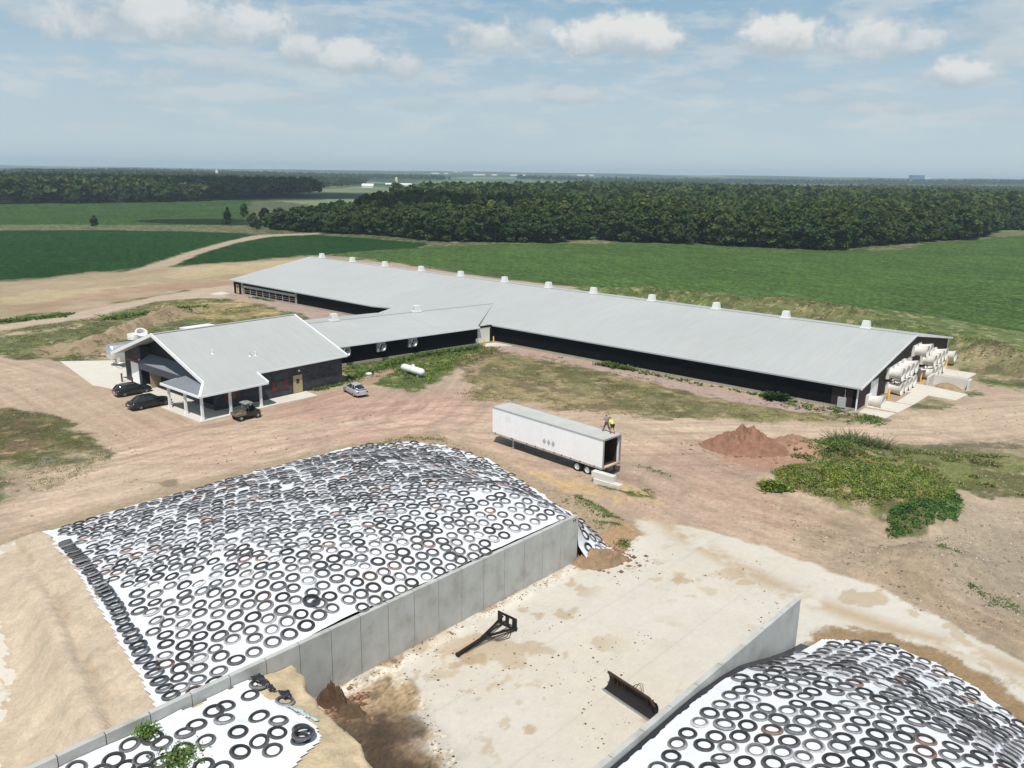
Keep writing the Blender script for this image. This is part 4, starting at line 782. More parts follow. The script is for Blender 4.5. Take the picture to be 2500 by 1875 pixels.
def person(loc, rz, label, J, shirt, trouser, lean=0):
    """J: joint positions (x fwd, y left, z up)"""
    root = E('person', loc, rz, label, 'person')
    n = ['pelvis', 'belly', 'chest', 'neck', 'headb', 'headm', 'headt', 'shL', 'elL', 'wrL', 'haL', 'shR', 'elR', 'wrR', 'haR', 'hiL', 'knL', 'anL', 'toL', 'hiR', 'knR', 'anR', 'toR']
    ed = [(0, 1), (1, 2), (2, 3), (3, 4), (4, 5), (5, 6), (2, 7), (7, 8), (8, 9), (9, 10), (2, 11), (11, 12), (12, 13), (13, 14), (0, 15), (15, 16), (16, 17), (17, 18), (0, 19), (19, 20), (20, 21), (21, 22)]
    rr = dict(pelvis=(.15, .11), belly=(.135, .10), chest=(.17, .11), neck=.058, headb=.075, headm=.092, headt=.07, sh=.062, el=.045, wr=.03, ha=.035, hi=.09, kn=.06, an=.042, to=.04)
    V = [J[k] for k in n]; R = [rr[k if k in rr else k[:2]] for k in n]
    # fingers and thumbs
    for w, h in (('wrL', 'haL'), ('wrR', 'haR')):
        hv = Vector(J[h]); d = (hv-Vector(J[w])).normalized(); sd = d.cross(Vector((1, 0, .2))).normalized(); hi_ = n.index(h)
        for k in range(4): V.append(tuple(hv+d*.06+sd*(.018*(k-1.5)))); R.append(.010); ed.append((hi_, len(V)-1)); V.append(tuple(hv+d*(.095-.004*abs(k-1.5))+sd*(.02*(k-1.5))+Vector((.015, 0, -.01)))); R.append(.008); ed.append((len(V)-2, len(V)-1))
        V.append(tuple(hv+d*.02+sd*.05)); R.append(.010); ed.append((hi_, len(V)-1))
    skin('body', V, ed, R, m_skin, root)
    g = lambda *k: [J[q] for q in k]
    def mid(a, b, f): return tuple(np.array(J[a])*(1-f)+np.array(J[b])*f)
    skin('shirt', [J['pelvis'], J['belly'], J['chest'], mid('chest', 'neck', .6), J['shL'], mid('shL', 'elL', .75), J['shR'], mid('shR', 'elR', .75)], [(0, 1), (1, 2), (2, 3), (2, 4), (4, 5), (2, 6), (6, 7)], [(.185, .15), (.17, .14), (.195, .14), (.09, .08), .085, .075, .085, .075], shirt, root)
    f = .98 if trouser is m_jean else .8
    skin('trousers', [tuple(np.array(J['pelvis'])-np.array((0, 0, .03))), J['hiL'], mid('hiL', 'knL', f), J['hiR'], mid('hiR', 'knR', f)]+([mid('knL', 'anL', .9), mid('knR', 'anR', .9)] if f > .9 else []), [(0, 1), (1, 2), (0, 3), (3, 4)]+([(2, 5), (4, 6)] if f > .9 else []), [(.165, .13), .11, .09, .11, .09]+([.065, .065] if f > .9 else []), trouser, root)
    skin('hair', [tuple(np.array(J['headm'])+np.array((-.03, 0, .0))), tuple(np.array(J['headm'])+np.array((-.02, 0, .06))), tuple(np.array(J['headt'])+np.array((0, 0, .015)))], [(0, 1), (1, 2)], [.085, .092, .07], m_hair, root)
    for a, b in (('anL', 'toL'), ('anR', 'toR')): skin('shoe', [tuple(np.array(J[a])+np.array((-.03, 0, -.03))), tuple(np.array(J[b])+np.array((.02, 0, 0)))], [(0, 1)], [.055, .05], m_shoe, root)
    mb = MB(); h = np.array(J['headm']); mb.tube([tuple(h+np.array((.085, 0, .01))), tuple(h+np.array((.115, 0, -.012)))], [.010, .014], 6); mb.build('nose', m_skin, root)
    for s_ in (-1, 1):
        mb = MB(); mb.tube([tuple(h+np.array((.084, s_*.032, .02))), tuple(h+np.array((.094, s_*.032, .02)))], .009, 8); mb.build('eye', m_hair, root)
        mb = MB(); mb.tube([tuple(h+np.array((0, s_*.085, .0))), tuple(h+np.array((-.005, s_*.103, .005)))], [.02, .026], 8); mb.build('ear', m_skin, root)
    mb = MB(); mb.bar(tuple(h+np.array((.088, -.022, -.045))), tuple(h+np.array((.088, .022, -.045))), .01); mb.build('mouth', m_red, root)
    return root
bend = dict(pelvis=(0, 0, .90), belly=(.07, 0, 1.05), chest=(.20, 0, 1.24), neck=(.30, 0, 1.38), headb=(.35, 0, 1.43), headm=(.40, 0, 1.47), headt=(.45, 0, 1.53), shL=(.22, .19, 1.27), elL=(.30, .24, 1.02), wrL=(.44, .20, .84), haL=(.48, .19, .78),
            shR=(.22, -.19, 1.27), elR=(.28, -.24, 1.02), wrR=(.42, -.2, .82), haR=(.46, -.19, .76), hiL=(-.01, .09, .86), knL=(.14, .11, .47), anL=(.05, .12, .09), toL=(.20, .13, .04), hiR=(-.01, -.09, .86), knR=(-.02, -.11, .46), anR=(-.20, -.12, .10), toR=(-.06, -.13, .04))
stride = dict(pelvis=(0, 0, .90), belly=(.03, 0, 1.06), chest=(.07, 0, 1.29), neck=(.10, 0, 1.46), headb=(.12, 0, 1.53), headm=(.13, 0, 1.59), headt=(.13, 0, 1.67), shL=(.07, .19, 1.38), elL=(.22, .28, 1.20), wrL=(.45, .30, 1.16), haL=(.52, .30, 1.15),
              shR=(.07, -.19, 1.38), elR=(-.05, -.25, 1.12), wrR=(.08, -.24, .9), haR=(.11, -.23, .84), hiL=(.01, .09, .86), knL=(.24, .1, .50), anL=(.34, .11, .09), toL=(.49, .12, .04), hiR=(-.01, -.09, .86), knR=(-.16, -.1, .48), anR=(-.44, -.11, .12), toR=(-.32, -.12, .04))
person((*TP(TL_-.75, TW_-.38), 4.1), TA+math.pi*.98, 'person in a lime yellow shirt and dark shorts bending forward on the trailer roof corner', bend, m_vest, m_shorts)
person((*TP(TL_-1.5, TW_-.32), 4.1), TA+math.pi*.97, 'person in grey shirt and brown trousers striding along the trailer roof, arm held out', stride, m_grey, m_jean)

# ------------------------------------------------------------------ long barn (local x = along the barn, local y = -v)
BL, BW = 141.65, 22.5; ZR, ZE, OH = 6.75, 3.16, .6
def zr_at(u): return ZR+.28*(1-min(1, u/60.))
def ze_at(u): return ZE-.32*max(0, 1-abs(u-50)/50.) if u < 56 else ZE
def barn():
    R = E('cattle_barn', (BO[0], BO[1], 0), TH, 'very long black barn with pale metal roof, ridge vents and white gable fans', 'barn')
    e = BW+OH; t = .16
    us = [-.5, 10, 20, 30, 40, 50, 56, 66, 79.6, 100, 120, BL+.5]
    mb = MB()
    for i in range(len(us)-1):
        a, b = us[i], us[i+1]
        for s in (-1, 1): mb.slab([(a, 0, zr_at(a)), (b, 0, zr_at(b)), (b, s*e, ze_at(b) if s < 0 else ZE), (a, s*e, ze_at(a) if s < 0 else ZE)], t)
    # the roof runs lower over the bump where the cross wing joins
    k = (ZR-ZE)/e; zb = ZE-k*(28.4-e)
    mb.slab([(56, -e, ZE-.005), (79.9, -e, ZE-.005), (79.9, -28.4, zb), (56, -28.4, zb)], t)
    roof = mb.build('roof', m_roof, R)
    mb = MB(); mb.bar((-.5, 0, zr_at(0)+.02), (60, 0, zr_at(60)+.03), .5, .07); mb.bar((60, 0, zr_at(60)+.03), (BL+.5, 0, ZR+.03), .5, .07); mb.build('ridge_cap', m_roof, R)
    mb = MB()
    for a in (-.56, BL+.5):
        if a > 0: mb.build('rake_trim', m_trim, R); mb = MB()
        for s in (-1, 1): mb.slab([(a, 0, ZR+.06+(.28 if a < 0 else 0)), (a+.06, 0, ZR+.06+(.28 if a < 0 else 0)), (a+.06, s*(e+.02), ZE+.05), (a, s*(e+.02), ZE+.05)], .30)
    mb.build('rake_trim', m_trim, R); mb = MB(); mb.slab([(79.9, -e, ZE+.05), (79.96, -e, ZE+.05), (79.96, -28.4, zb+.05), (79.9, -28.4, zb+.05)], .28); mb.build('rake_trim', m_trim, R); mb = MB(); mb.slab([(55.94, -e, ZE+.05), (56, -e, ZE+.05), (56, -28.4, zb+.05), (55.94, -28.4, zb+.05)], .28)
    mb.build('rake_trim', m_trim, R)
    mb = MB()
    for i in range(6): mb.slab([(us[i], -e-.05, ze_at(us[i])-.01), (us[i+1], -e-.05, ze_at(us[i+1])-.01), (us[i+1], -e, ze_at(us[i+1])-.01), (us[i], -e, ze_at(us[i])-.01)], .2)
    mb.build('gutter', m_gtrim, R); mb = MB(); mb.box(79.96, BL+.5, -e-.05, -e, ZE-.2, ZE-.01); mb.build('gutter', m_gtrim, R); mb = MB(); mb.box(-.5, BL+.5, e, e+.05, ZE-.2, ZE-.01); mb.build('gutter', m_gtrim, R)
    zt = ZE+k*OH-t-.01
    mb = MB(); mb.box(24.6, 56, -BW, -BW+.15, .35, zt-.3); mb.box(80.2, BL-.05, -BW, -BW+.15, .35, zt); mb.box(.05, BL-.05, BW-.15, BW, -1.4, zt)
    mb.box(0, 3.2, -BW, -BW+.15, .2, zt-.08); mb.box(4.0, 24, -BW+.35, -BW+.5, .3, zt-.1); mb.box(4, 24, -BW, -BW+.15, zt-.75, zt-.2)
    mb.build('siding', m_black, R)
    def gable(u0, u1, mt, zb0):
        mb = MB(); P = [(-BW, zb0), (BW, zb0), (BW, zt), (0, ZR-t-.02), (-BW, zt)]; n = 5
        vs = [(u0, y, z) for y, z in P]+[(u1, y, z) for y, z in P]
        mb.add(vs, [(0, 1, 2, 3, 4), (9, 8, 7, 6, 5)]+[(i, (i+1) % n, n+(i+1) % n, n+i) for i in range(n)]); return mb.build('gable_wall', mt, R)
    gable(.05, .2, m_black, -.2); gable(BL-.2, BL, m_brown, -1.6)
    mb = MB(); mb.box(24.6, BL-.1, -BW-.05, -BW+.2, -.3, .33); mb.box(4, 24, -BW-.05, -BW+.2, -.3, .3); mb.box(BL-.15, BL+.06, -BW+.2, BW, -1.7, .12); mb.build('foundation', m_found, R)
    for bx in ((BL-.12, BL+.03, -BW-.03, -BW+.16, -.1, zt+.02), (BL-.12, BL+.03, BW-.16, BW+.03, -1.5, zt+.02), (-.03, .10, -BW-.03, -BW+.16, 0, zt)): mb = MB(); mb.box(*bx); mb.build('corner_trim', m_trim, R)
    for bx in ((3.2, 4.0, -BW-.03, -BW+.5, 0, zt-.1), (24, 24.6, -BW-.03, -BW+.5, 0, zt-.3)): mb = MB(); mb.box(*bx); mb.build('concrete_post', m_found, R)
    # curtain side openings
    mb = MB(); mb.box(4.0, 24, -BW-.02, -BW+.1, 1.75, 2.25); mb.build('curtain_rail', m_gtrim, R)
    for i in range(8):
        u = 4.2+i*2.5; mb = MB()
        mb.box(u, u+.12, -BW+.0, -BW+.14, .3, 1.75)
        if i < 8: mb.bar((u+.12, -BW+.1, .8), (u+2.5, -BW+.1, .8), .05); mb.bar((u+.12, -BW+.1, 1.2), (u+2.5, -BW+.1, 1.2), .05)
        mb.build('opening_frame', m_found, R)
    mb = MB(); mb.box(1.1, 2.3, -BW-.05, -BW+.02, .15, 2.25); d = mb.build('door', m_tan, R)
    mb = MB(); mb.box(1.45, 1.95, -BW-.07, -BW-.051, 1.4, 1.95); mb.build('window', m_glass, d)
    mb = MB(); mb.box(BL-3.2, BL-.6, -BW-.03, -BW+.02, .35, 2.6); mb.build('rust_panel', m_brown, R)
    mb = MB(); mb.box(BL-2.3, BL-1.3, -BW-.3, -BW-.03, .2, 1.5); mb.bar((BL-1.5, -BW-.1, 1.5), (BL-1.5, -BW-.1, 2.6), .07); mb.build('control_box', m_gtrim, R)
    # ridge vents
    for u in (3.9, 15.7, 27.4, 39.5, 51.6, 63.9, 75.2, 85.8, 98.3, 110.7, 122.7, 135.0): roof_vent(roof, u, 0, zr_at(u), 0)
    # gable fans with cones: (v, z)
    fl = [(18.3, .75)]+[(v, 3.0) for v in (10.4, 8.2, 6.0, 3.8)]+[(v, .95) for v in (10.0, 7.9, 5.8, 3.7)]+[(-1.2, 4.35), (-3.3, 4.35)]+[(v, 2.1) for v in (-6.6, -8.9, -11.2, -13.4)]+[(v, .1) for v in (-6.3, -8.6, -10.9, -13.2)]+[(-19.9, .75)]
    f0 = None
    for i, (v, z) in enumerate(fl):
        if f0 is None: f = f0 = cone_fan(R)
        else: f = copy_tree(f0, R)
        f.location = (BL, -v, z-.1); f.rotation_euler = (0, 0, rng.normal(0, .015))
    for v0, v1, z0, z1 in ((14.8, 17.7, .0, 2.9), (-.9, 1.7, -.3, 3.4)):
        mb = MB(); mb.box(BL-.05, BL+.07, -v1, -v0, z0, z1); d = mb.build('door', m_trim, R)
        mb = MB(); mb.box(BL+.07, BL+.1, -v1-.12, -v1, z0, z1+.12); mb.box(BL+.07, BL+.1, -v0, -v0+.12, z0, z1+.12); mb.box(BL+.07, BL+.1, -v1, -v0, z1, z1+.12); mb.build('door_frame', m_gtrim, d)
    for v, z in ((12.3, 2.2), (-4.2, 1.6)): mb = MB(); mb.tube([(BL, -v, z), (BL+1.1, -v, z-.05), (BL+1.4, -v, z+.15), (BL+1.5, -v, z-.25)], .09, 10); mb.build('drain_pipe', m_blackmetal, R)
    return R
def roof_vent(parent, x, y, z, rz):
    r = E('roof_vent', (x, y, z), rz); r.parent = parent
    mb = MB(); mb.add([(-.75, -.62, -.05), (.75, -.62, -.05), (.75, .62, -.05), (-.75, .62, -.05), (-.75, -.62, .18), (.75, -.62, .18), (.75, .62, .18), (-.75, .62, .18)], [(4, 5, 6, 7), (0, 1, 5, 4), (1, 2, 6, 5), (2, 3, 7, 6), (3, 0, 4, 7)])
    mb.add([(-.6, -.5, .18), (.6, -.5, .18), (.6, .5, .18), (-.6, .5, .18), (-.46, -.42, 1.15), (.46, -.42, 1.15), (.46, .42, 1.15), (-.46, .42, 1.15)], [(4, 5, 6, 7), (0, 1, 5, 4), (1, 2, 6, 5), (2, 3, 7, 6), (3, 0, 4, 7)])
    o = mb.build('roof_vent', m_fibw, r, .03)
    # one mesh with its louvre lip: parent the mesh straight to the roof
    o.parent = parent; o.location = (x, y, z); o.rotation_euler = (0, 0, rz); bpy.data.objects.remove(r)
    md = bpy.data.materials
    o.data.materials.append(m_gtrim)
    bm = bmesh.new(); bm.from_mesh(o.data)
    for k in range(4):
        zz = .42+k*.14; 
        v = [bm.verts.new(p) for p in ((-.585+k*.02, -.30, zz), (-.585+k*.02, .30, zz), (-.585+k*.02, .30, zz+.06), (-.585+k*.02, -.30, zz+.06))]; f = bm.faces.new(v); f.material_index = 1
    bm.to_mesh(o.data); bm.free(); return o
m_fibw = mat('vent_white', (.70, .70, .68), .4)
def cone_fan(R):
    f = MB(); f.box(-.02, .35, -.78, .78, -.78, .78); o = f.build('exhaust_fan', m_fib, R, .02)
    mb = MB(); mb.lathe([(.66, .35), (.66, .7), (.74, 1.2), (.92, 1.95), (.945, 1.97), (.92, 1.985), (.72, 1.2), (.63, .7), (.63, .36)], (0, 0, 0), 32, 'x'); mb.build('cone', m_fib, o)
    return o
barn()
def cross_wing():
    R = E('connecting_wing', (BO[0], BO[1], 0), TH, 'low black wing with three round wall fans linking the office to the barn', 'building')
    uw = lambda v: 80.55-.158*(v-26); ur = lambda v: 69.9-.185*(v-26); ul = lambda v: 2*ur(v)-uw(v)-.0
    zr, ze = 4.75, 3.32-.16; t = .15; v0, v1 = 24.6, 60.5; oh = .6; k = (zr-ze)/(uw(40)+oh-ur(40))
    # near slope with a valley up the main roof
    mb = MB(); mb.slab([(72.35, -13.0, zr), (ur(v1), -v1, zr), (uw(v1)+oh, -v1, ze), (uw(26.2)+oh, -26.2, ze), (79.95, -25.4, ze+.05)], t)
    mb.slab([(72.35, -13.0, zr-.004), (63.5, -27.0, ze+.3), (ul(29)-oh, -29, ze), (ul(v1)-oh, -v1, ze), (ur(v1), -v1, zr-.004)], t); roof = mb.build('roof', m_roofb, R)
    mb = MB(); mb.bar((ur(v1), -v1, zr+.03), (72.3, -13.1, zr+.03), .35, .06); mb.build('ridge_cap', m_gtrim, R)
    mb = MB(); mb.slab([(uw(v1)+oh, -v1, ze+.0), (uw(v1)+oh+.05, -v1, ze), (uw(26.2)+oh+.05, -26.2, ze), (uw(26.2)+oh, -26.2, ze)], .2); mb.build('gutter', m_trim, R)
    ang = math.atan2(.158, -1)
    def onwall(vc, z0, z1, w, name, mt, out=.06, inn=.05, par=R, z_extra=None):
        a, b = vc-w/2, vc+w/2; mb = MB(); mb.slab([(uw(a)+out, -a, z1), (uw(b)+out, -b, z1), (uw(b)-inn, -b, z1), (uw(a)-inn, -a, z1)], z1-z0); return mb.build(name, mt, par)
    onwall((22.6+v1)/2, .4, ze+.02, v1-22.6, 'siding', m_black, 0, .15)
    onwall((22.6+v1)/2, -.2, .38, v1-22.6, 'foundation', m_found, .06, .1)
    mb = MB(); mb.slab([(ul(30), -30, ze+.0), (ul(30)+.15, -30, ze), (ul(v1)+.15, -v1, ze), (ul(v1), -v1, ze)], 3.3); mb.build('far_wall', m_black, R)
    d = onwall(24.9, .1, 2.75, 2.6, 'door', m_fib, .05, .02); onwall(24.9, 2.75, 2.87, 2.85, 'door_frame', m_gtrim, .07, .02, d)
    for vc in (51.1, 45.0, 39.3):
        f = onwall(vc, 1.45, 2.9, 1.45, 'wall_fan', m_gtrim, .32, .02); 
        g = E('tmp', (uw(vc)+.32, -vc, 2.18), math.atan2(-.158*-1, 1)*-1); g.rotation_euler = (0, 0, 0)
        mb = MB(); mb.lathe([(.56, 0), (.62, .32), (.68, .36), (.60, .33), (.52, 0.02)], (uw(vc)+.32, -vc, 2.18), 28, 'x'); mb.build('fan_ring', m_galv, f)
        mb = MB()
        for k_ in range(3):
            a = 2*math.pi*k_/3+.5; r = .5; mb.slab([(uw(vc)+.40, -vc+.08*math.cos(a+1.57), 2.18+.08*math.sin(a+1.57)), (uw(vc)+.46, -vc+r*math.cos(a+.35), 2.18+r*math.sin(a+.35)), (uw(vc)+.40, -vc+r*math.cos(a-.35), 2.18+r*math.sin(a-.35))], .02)
        mb.lathe([(.001, .5), (.12, .48), (.12, .36)], (uw(vc), -vc, 2.18), 12, 'x'); mb.build('fan_blades', m_galv, f)
        mb = MB(); mb.lathe([(.53, .345), (.001, .33)], (uw(vc), -vc, 2.18), 24, 'x'); mb.build('fan_throat', m_black, f); bpy.data.objects.remove(g)
    for v in (29.5, 45.0): roof_vent(roof, ur(v), -v, zr, -.18+math.pi/2)
    # pad, bollards, meter post at the door
    mb = MB(); mb.slab([(uw(26.3)+.1, -26.3, .12), (uw(26.3)+2.0, -26.3, .12), (uw(22)+4.0, -22.6, .12), (uw(22), -22.6, .12)], .2); o = mb.build('door_step', m_conc, R)
    return R
cross_wing()
def bollard(x, y, h, label, mt, grp, z=0, r=.11):
    mb = MB(); mb.lathe([(r, -.2), (r, h-.06), (r*.75, h-.01), (.001, h)], (0, 0, 0), 16); o = mb.build('bollard', mt); o.location = (x, y, z); tag(o, label, 'bollard', grp)
for (u, v, l) in ((81.9, 26.0, 'left of the two yellow bollards at the wing door'), (81.5, 23.2, 'right of the two yellow bollards at the wing door')): bollard(*B(u, v), 1.25, l, m_yel, 'yellow bollards')
for (u, v, z, h, l) in ((142.9, 13.4, -.2, 1.6, 'yellow bollard beside the first white gable door'), (142.9, 18.1, -.1, .9, 'short yellow bollard under the nearest white fan cone'), (142.9, -2.5, -.7, 1.6, 'yellow bollard between the two banks of gable fans'), (142.9, -17.8, -1.0, 1.6, 'yellow bollard near the far gable corner')): bollard(*B(u, v), h, l, m_yel, 'yellow bollards', z, .13)
mb = MB(); mb.box(-.06, .06, -.05, .05, 0, 1.0); mb.box(-.22, .22, -.14, .14, .75, 1.35); o = mb.build('meter_post', m_gtrim, None, .02); o.location = (*B(81.3, 27.1), 0); tag(o, 'small grey meter box on a post left of the wing door', 'meter box')
mb = MB(); mb.box(-.06, .06, -.05, .05, 0, 1.0)
# pads and bunker at the barn's end
def pad(P, z, label, th_=.25):
    mb = MB(); mb.slab([(*B(u, v), z) for u, v in P], th_); o = mb.build('concrete_pad', m_conc, None, .02); tag(o, label, 'concrete pad', 'concrete pads'); return o
pad([(142.0, 22.6), (145.4, 23.0), (145.6, 19.9), (142.0, 20.2)], .02, 'cracked pale concrete pad under the nearest fan cone at the barn corner')
pad([(142.0, 19.6), (145.8, 19.3), (146.2, 14.6), (142, 14.8)], .06, 'pale concrete pad in front of the first white gable door')
pad([(144.1, 14.2), (146.2, 14.2), (146.4, 6.9), (144.2, 7.2)], .02, 'long pale concrete pad outside the nearer bank of fans')
pad([(142.0, 7.0), (149.6, 7.6), (150.2, 2.6), (144.3, 1.0), (142.0, 1.6)], -.10, 'wide concrete apron before the soil bunker')
pad([(142.0, -7.2), (146.5, -6.8), (146.8, -10.2), (142.0, -10.6)], -.86, 'concrete pad between the soil bunker and the far fans')
pad([(142.0, -12.2), (147.3, -12.0), (147.6, -16.6), (142.0, -17)], -.98, 'farthest concrete pad by the yellow bollard at the barn corner')
def bunker():
    R = E('soil_bunker', (*B(144.2, -3.2), -.9), TH, 'low three-sided concrete bunker with light soil inside at the barn end', 'bunker')
    mb = MB(); mb.box(0, .3, -3.0, .2, 0, 1.75); mb.box(.3, 5.0, -.1, .2, 0, 1.65); mb.box(4.9, 5.2, -1.2, .25, 0, 1.75); mb.build('bunker_wall', m_blk, R, .03)
bunker()
o = blob_mesh('soil_heap', (*B(146.8, -1.3), -.75), 2.3, 1.9, 1.1, 41, m_soil, (.30, .22, .13), 40, .2, rz=TH); tag(o, 'smooth brown soil heap inside the concrete bunker at the barn end', 'soil heap')
pad([(-3.6, 23.6), (0, 23.3), (0.6, 26.2), (-2.4, 27.5)], .08, 'small white slab by the tan door at the far-left barn corner')

# ------------------------------------------------------------------ house-like front building
def house():
    R = E('farm_office', (BO[0], BO[1], 0), TH, 'dark block building with pale gable roof, white porch columns and red shutters at front left', 'building')
    hu, hw, v0, v1 = 73.4, 11.2, 57.9, 78.4; zr, ze = 8.09, 3.95; oh = .55; e = hw+oh; k = (zr-ze)/e; t = .2
    pe = 87.4; pz = zr-k*(pe-hu)                               # porch eave
    pv = 71.4
    V = lambda u, v, z: (u, -v, z)
    zf = lambda u: zr-k*abs(u-hu)
    mb = MB()
    mb.slab([V(hu, v0-.5, zr), V(hu, v1, zr), V(hu+e, v1, zf(hu+e)), V(hu+e, v0-.5, zf(hu+e))], t)
    mb.slab([V(hu, v0-.5, zr), V(hu, v1, zr), V(hu-e, v1, zf(hu-e)), V(hu-e, v0-.5, zf(hu-e))], t)
    mb.slab([V(hu+e, pv, zf(hu+e)-.003), V(hu+e, v1, zf(hu+e)-.003), V(pe+.1, 80.35, pz), V(pe+.1, pv, pz)], t)
    roof = mb.build('roof', m_roofb, R)
    mb = MB(); mb.bar(V(hu, v0-.5, zr+.02), V(hu, v1, zr+.02), .45, .06); mb.build('ridge_cap', m_roof, R)
    # white rakes
    mb = MB()
    def rake(p, q, w=.14, d=.42):
        p = Vector(p); q = Vector(q); mb.bar(p+Vector((0, 0, -.08)), q+Vector((0, 0, -.08)), w, d)
    rake(V(hu, v1+.07, zr), V(hu+e+.0, v1+.07, zf(hu+e))); rake(V(hu, v1+.07, zr), V(hu-e, v1+.07, zf(hu-e)))
    rake(V(hu, v0-.57, zr), V(hu+e, v0-.57, zf(hu+e)), .16, .34); rake(V(hu, v0-.57, zr), V(hu-e, v0-.57, zf(hu-e)), .16, .34)
    rake(V(hu+e-.1, v1+.05, zf(hu+e)+.02), V(pe+.1, 80.35, pz), .3, .2); rake(V(hu+e, pv-.07, zf(hu+e)), V(pe+.12, pv-.07, pz), .14, .34)
    mb.build('rake_trim', m_trim, R)
    mb = MB(); mb.box(hu+e, hu+e+.1, -pv, -(v0-.5), zf(hu+e)-.22, zf(hu+e)-.01); mb.build('gutter', m_trim, R); mb = MB(); mb.box(pe+.1, pe+.2, -80.45, -pv, pz-.24, pz-.01); mb.build('gutter', m_trim, R); mb = MB(); mb.box(hu-e-.1, hu-e, -v1, -(v0-.5), ze-.22, ze-.01); mb.build('gutter', m_trim, R)
    # walls
    uR, uL, vf = hu+hw, hu-hw-.1, 76.9
    mb = MB(); mb.box(uR-.3, uR, -vf, -v0, -.1, zf(uR)-t-.02); mb.build('side_wall', m_block, R)
    mb = MB(); mb.box(uL, uL+.3, -vf, -v0, -.1, zf(uL)-t-.02); mb.box(uL+.3, uR-.3, -v0-.3, -v0, -.1, 3.7); mb.build('rear_wall', m_block, R)
    mb = MB(); P = [(uL+.3, 3.25), (uR-.3, 3.25), (uR-.3, zf(uR-.3)-t-.03), (hu, zr-t-.03), (uL+.3, zf(uL+.3)-t-.03)]; mb.prism(P, -75.6, -75.35); mb.build('front_gable', m_navy, R)
    mb = MB(); mb.box(66.6, uR-.3, -75.6, -75.4, -.1, 3.25); mb.box(66.35, 66.6, -vf, -75.35, -.1, 3.25); mb.build('front_wall', m_navy, R)
    mb = MB(); mb.box(uL+.3, uL+1.5, -vf, -vf+.3, -.1, 2.9); mb.box(uL+3.7, 66.6, -vf, -vf+.3, -.1, 2.9); mb.prism([(uL+.3, 3.25), (66.6, 3.25), (66.6, zf(66.6)-t-.03), (uL+.3, zf(uL+.3)-t-.03)], -vf, -vf+.3); mb.box(66.35, 66.6, -vf+.3, -75.6, 3.25, 5.2); mb.build('garage_front', m_block, R)
    mb = MB(); mb.box(uL+.3, 66.6, -vf-.08, -vf+.25, 2.9, 3.25); mb.build('red_lintel', m_red, R)
    mb = MB(); mb.box(uL+1.5, uL+3.7, -vf+.02, -vf+.14, 0, 2.9); mb.build('garage_door', m_trim, R)
    # small hipped awning roof along the front and the porch corner roof
    mb = MB(); mb.slab([V(66.62, 77.2, 3.25), V(80.9, 77.2, 3.25), V(80.9, 75.62, 4.15), V(66.62, 75.62, 4.15)], .12); mb.build('awning_roof', m_roofg, R)
    mb = MB(); mb.box(66.6, 80.9, -77.28, -77.12, 2.35, 3.2); mb.build('awning_fascia', m_navyl, R)
    mb = MB(); mb.box(66.62, 80.9, -77.1, -75.62, 2.9, 2.98); mb.build('soffit', m_navy, R)
    mb = MB(); mb.slab([V(78.7, 80.35, pz+.02), V(pe+.1, 80.35, pz+.02), V(hu+e-.1, 78.35, zf(hu+e)-.26), V(hu+e-.3, 75.7, 3.55), V(80.9, 75.7, 4.3)], .14); mb.build('porch_roof', m_roofg, R)
    mb = MB(); mb.box(78.65, pe+.2, -80.5, -80.35, pz-.26, pz+.0); mb.slab([V(78.6, 80.4, pz+.0), V(78.75, 80.4, pz+.0), V(78.9, 78.4, 3.4), V(78.75, 78.4, 3.4)], .22); mb.build('porch_fascia', m_trim, R)
    mb = MB(); mb.box(79.2, pe, -80.2, -77.0, pz-.3, pz-.26); mb.box(uR+.02, pe, -77, -pv-.1, pz-.3, pz-.26); mb.build('porch_ceiling', m_gtrim, R)
    for u, v in ((87.0, 79.9), (83.3, 79.9), (79.5, 79.9), (87.0, 76.3), (87.0, 72.2)):
        mb = MB(); mb.box(u-.13, u+.13, -v-.13, -v+.13, .1, pz-.28); mb.box(u-.17, u+.17, -v-.17, -v+.17, .1, .35); mb.build('porch_column', m_trim, R)
    mb = MB(); mb.box(78.4, 87.5, -80.5, -76.9, -.1, .12); mb.box(84.7, 87.5, -76.9, -71.4, -.1, .12); mb.build('porch_floor', m_conc, R)
    # doors and windows
    d = MB(); d.box(uR, uR+.09, -65.72, -64.6, .15, 2.35); d = d.build('door', m_tan, R)
    mb = MB(); mb.box(uR+.09, uR+.11, -65.4, -64.95, 1.35, 1.95); mb.build('window_pane', m_glass, d)
    mb = MB(); mb.box(uR+.0, uR+.12, -65.84, -65.72, .15, 2.45); mb.box(uR, uR+.12, -64.6, -64.48, .15, 2.45); mb.box(uR, uR+.12, -65.72, -64.6, 2.35, 2.45); mb.build('door_frame', m_tan, d)
    def win(face, c, w, z0, z1, sh):
        if face == 's':
            mb = MB(); mb.box(uR, uR+.06, -c-w/2, -c+w/2, z0, z1); a = mb.build('window', m_red, R); mb = MB(); mb.box(uR+.06, uR+.075, -c-w/2+.08, -c+w/2-.08, z0+.08, z1-.08); mb.build('window_pane', m_glass, a)
            for s in (-1, 1): x = -c+s*(w/2+sh/2+.03); mb = MB(); mb.box(uR, uR+.05, x-sh/2, x+sh/2, z0-.05, z1+.05); mb.build('shutter', m_red, R)
        else:
            yy = -75.6; mb = MB(); mb.box(c-w/2, c+w/2, yy-.06, yy, z0, z1); a = mb.build('window', m_red, R); mb = MB(); mb.box(c-w/2+.08, c+w/2-.08, yy-.08, yy-.06, z0+.08, z1-.08); mb.build('window_pane', m_glass, a)
            for s in (-1, 1): x = c+s*(w/2+sh/2+.03); mb = MB(); mb.box(x-sh/2, x+sh/2, yy-.05, yy, z0-.05, z1+.05); mb.build('shutter', m_red, R)
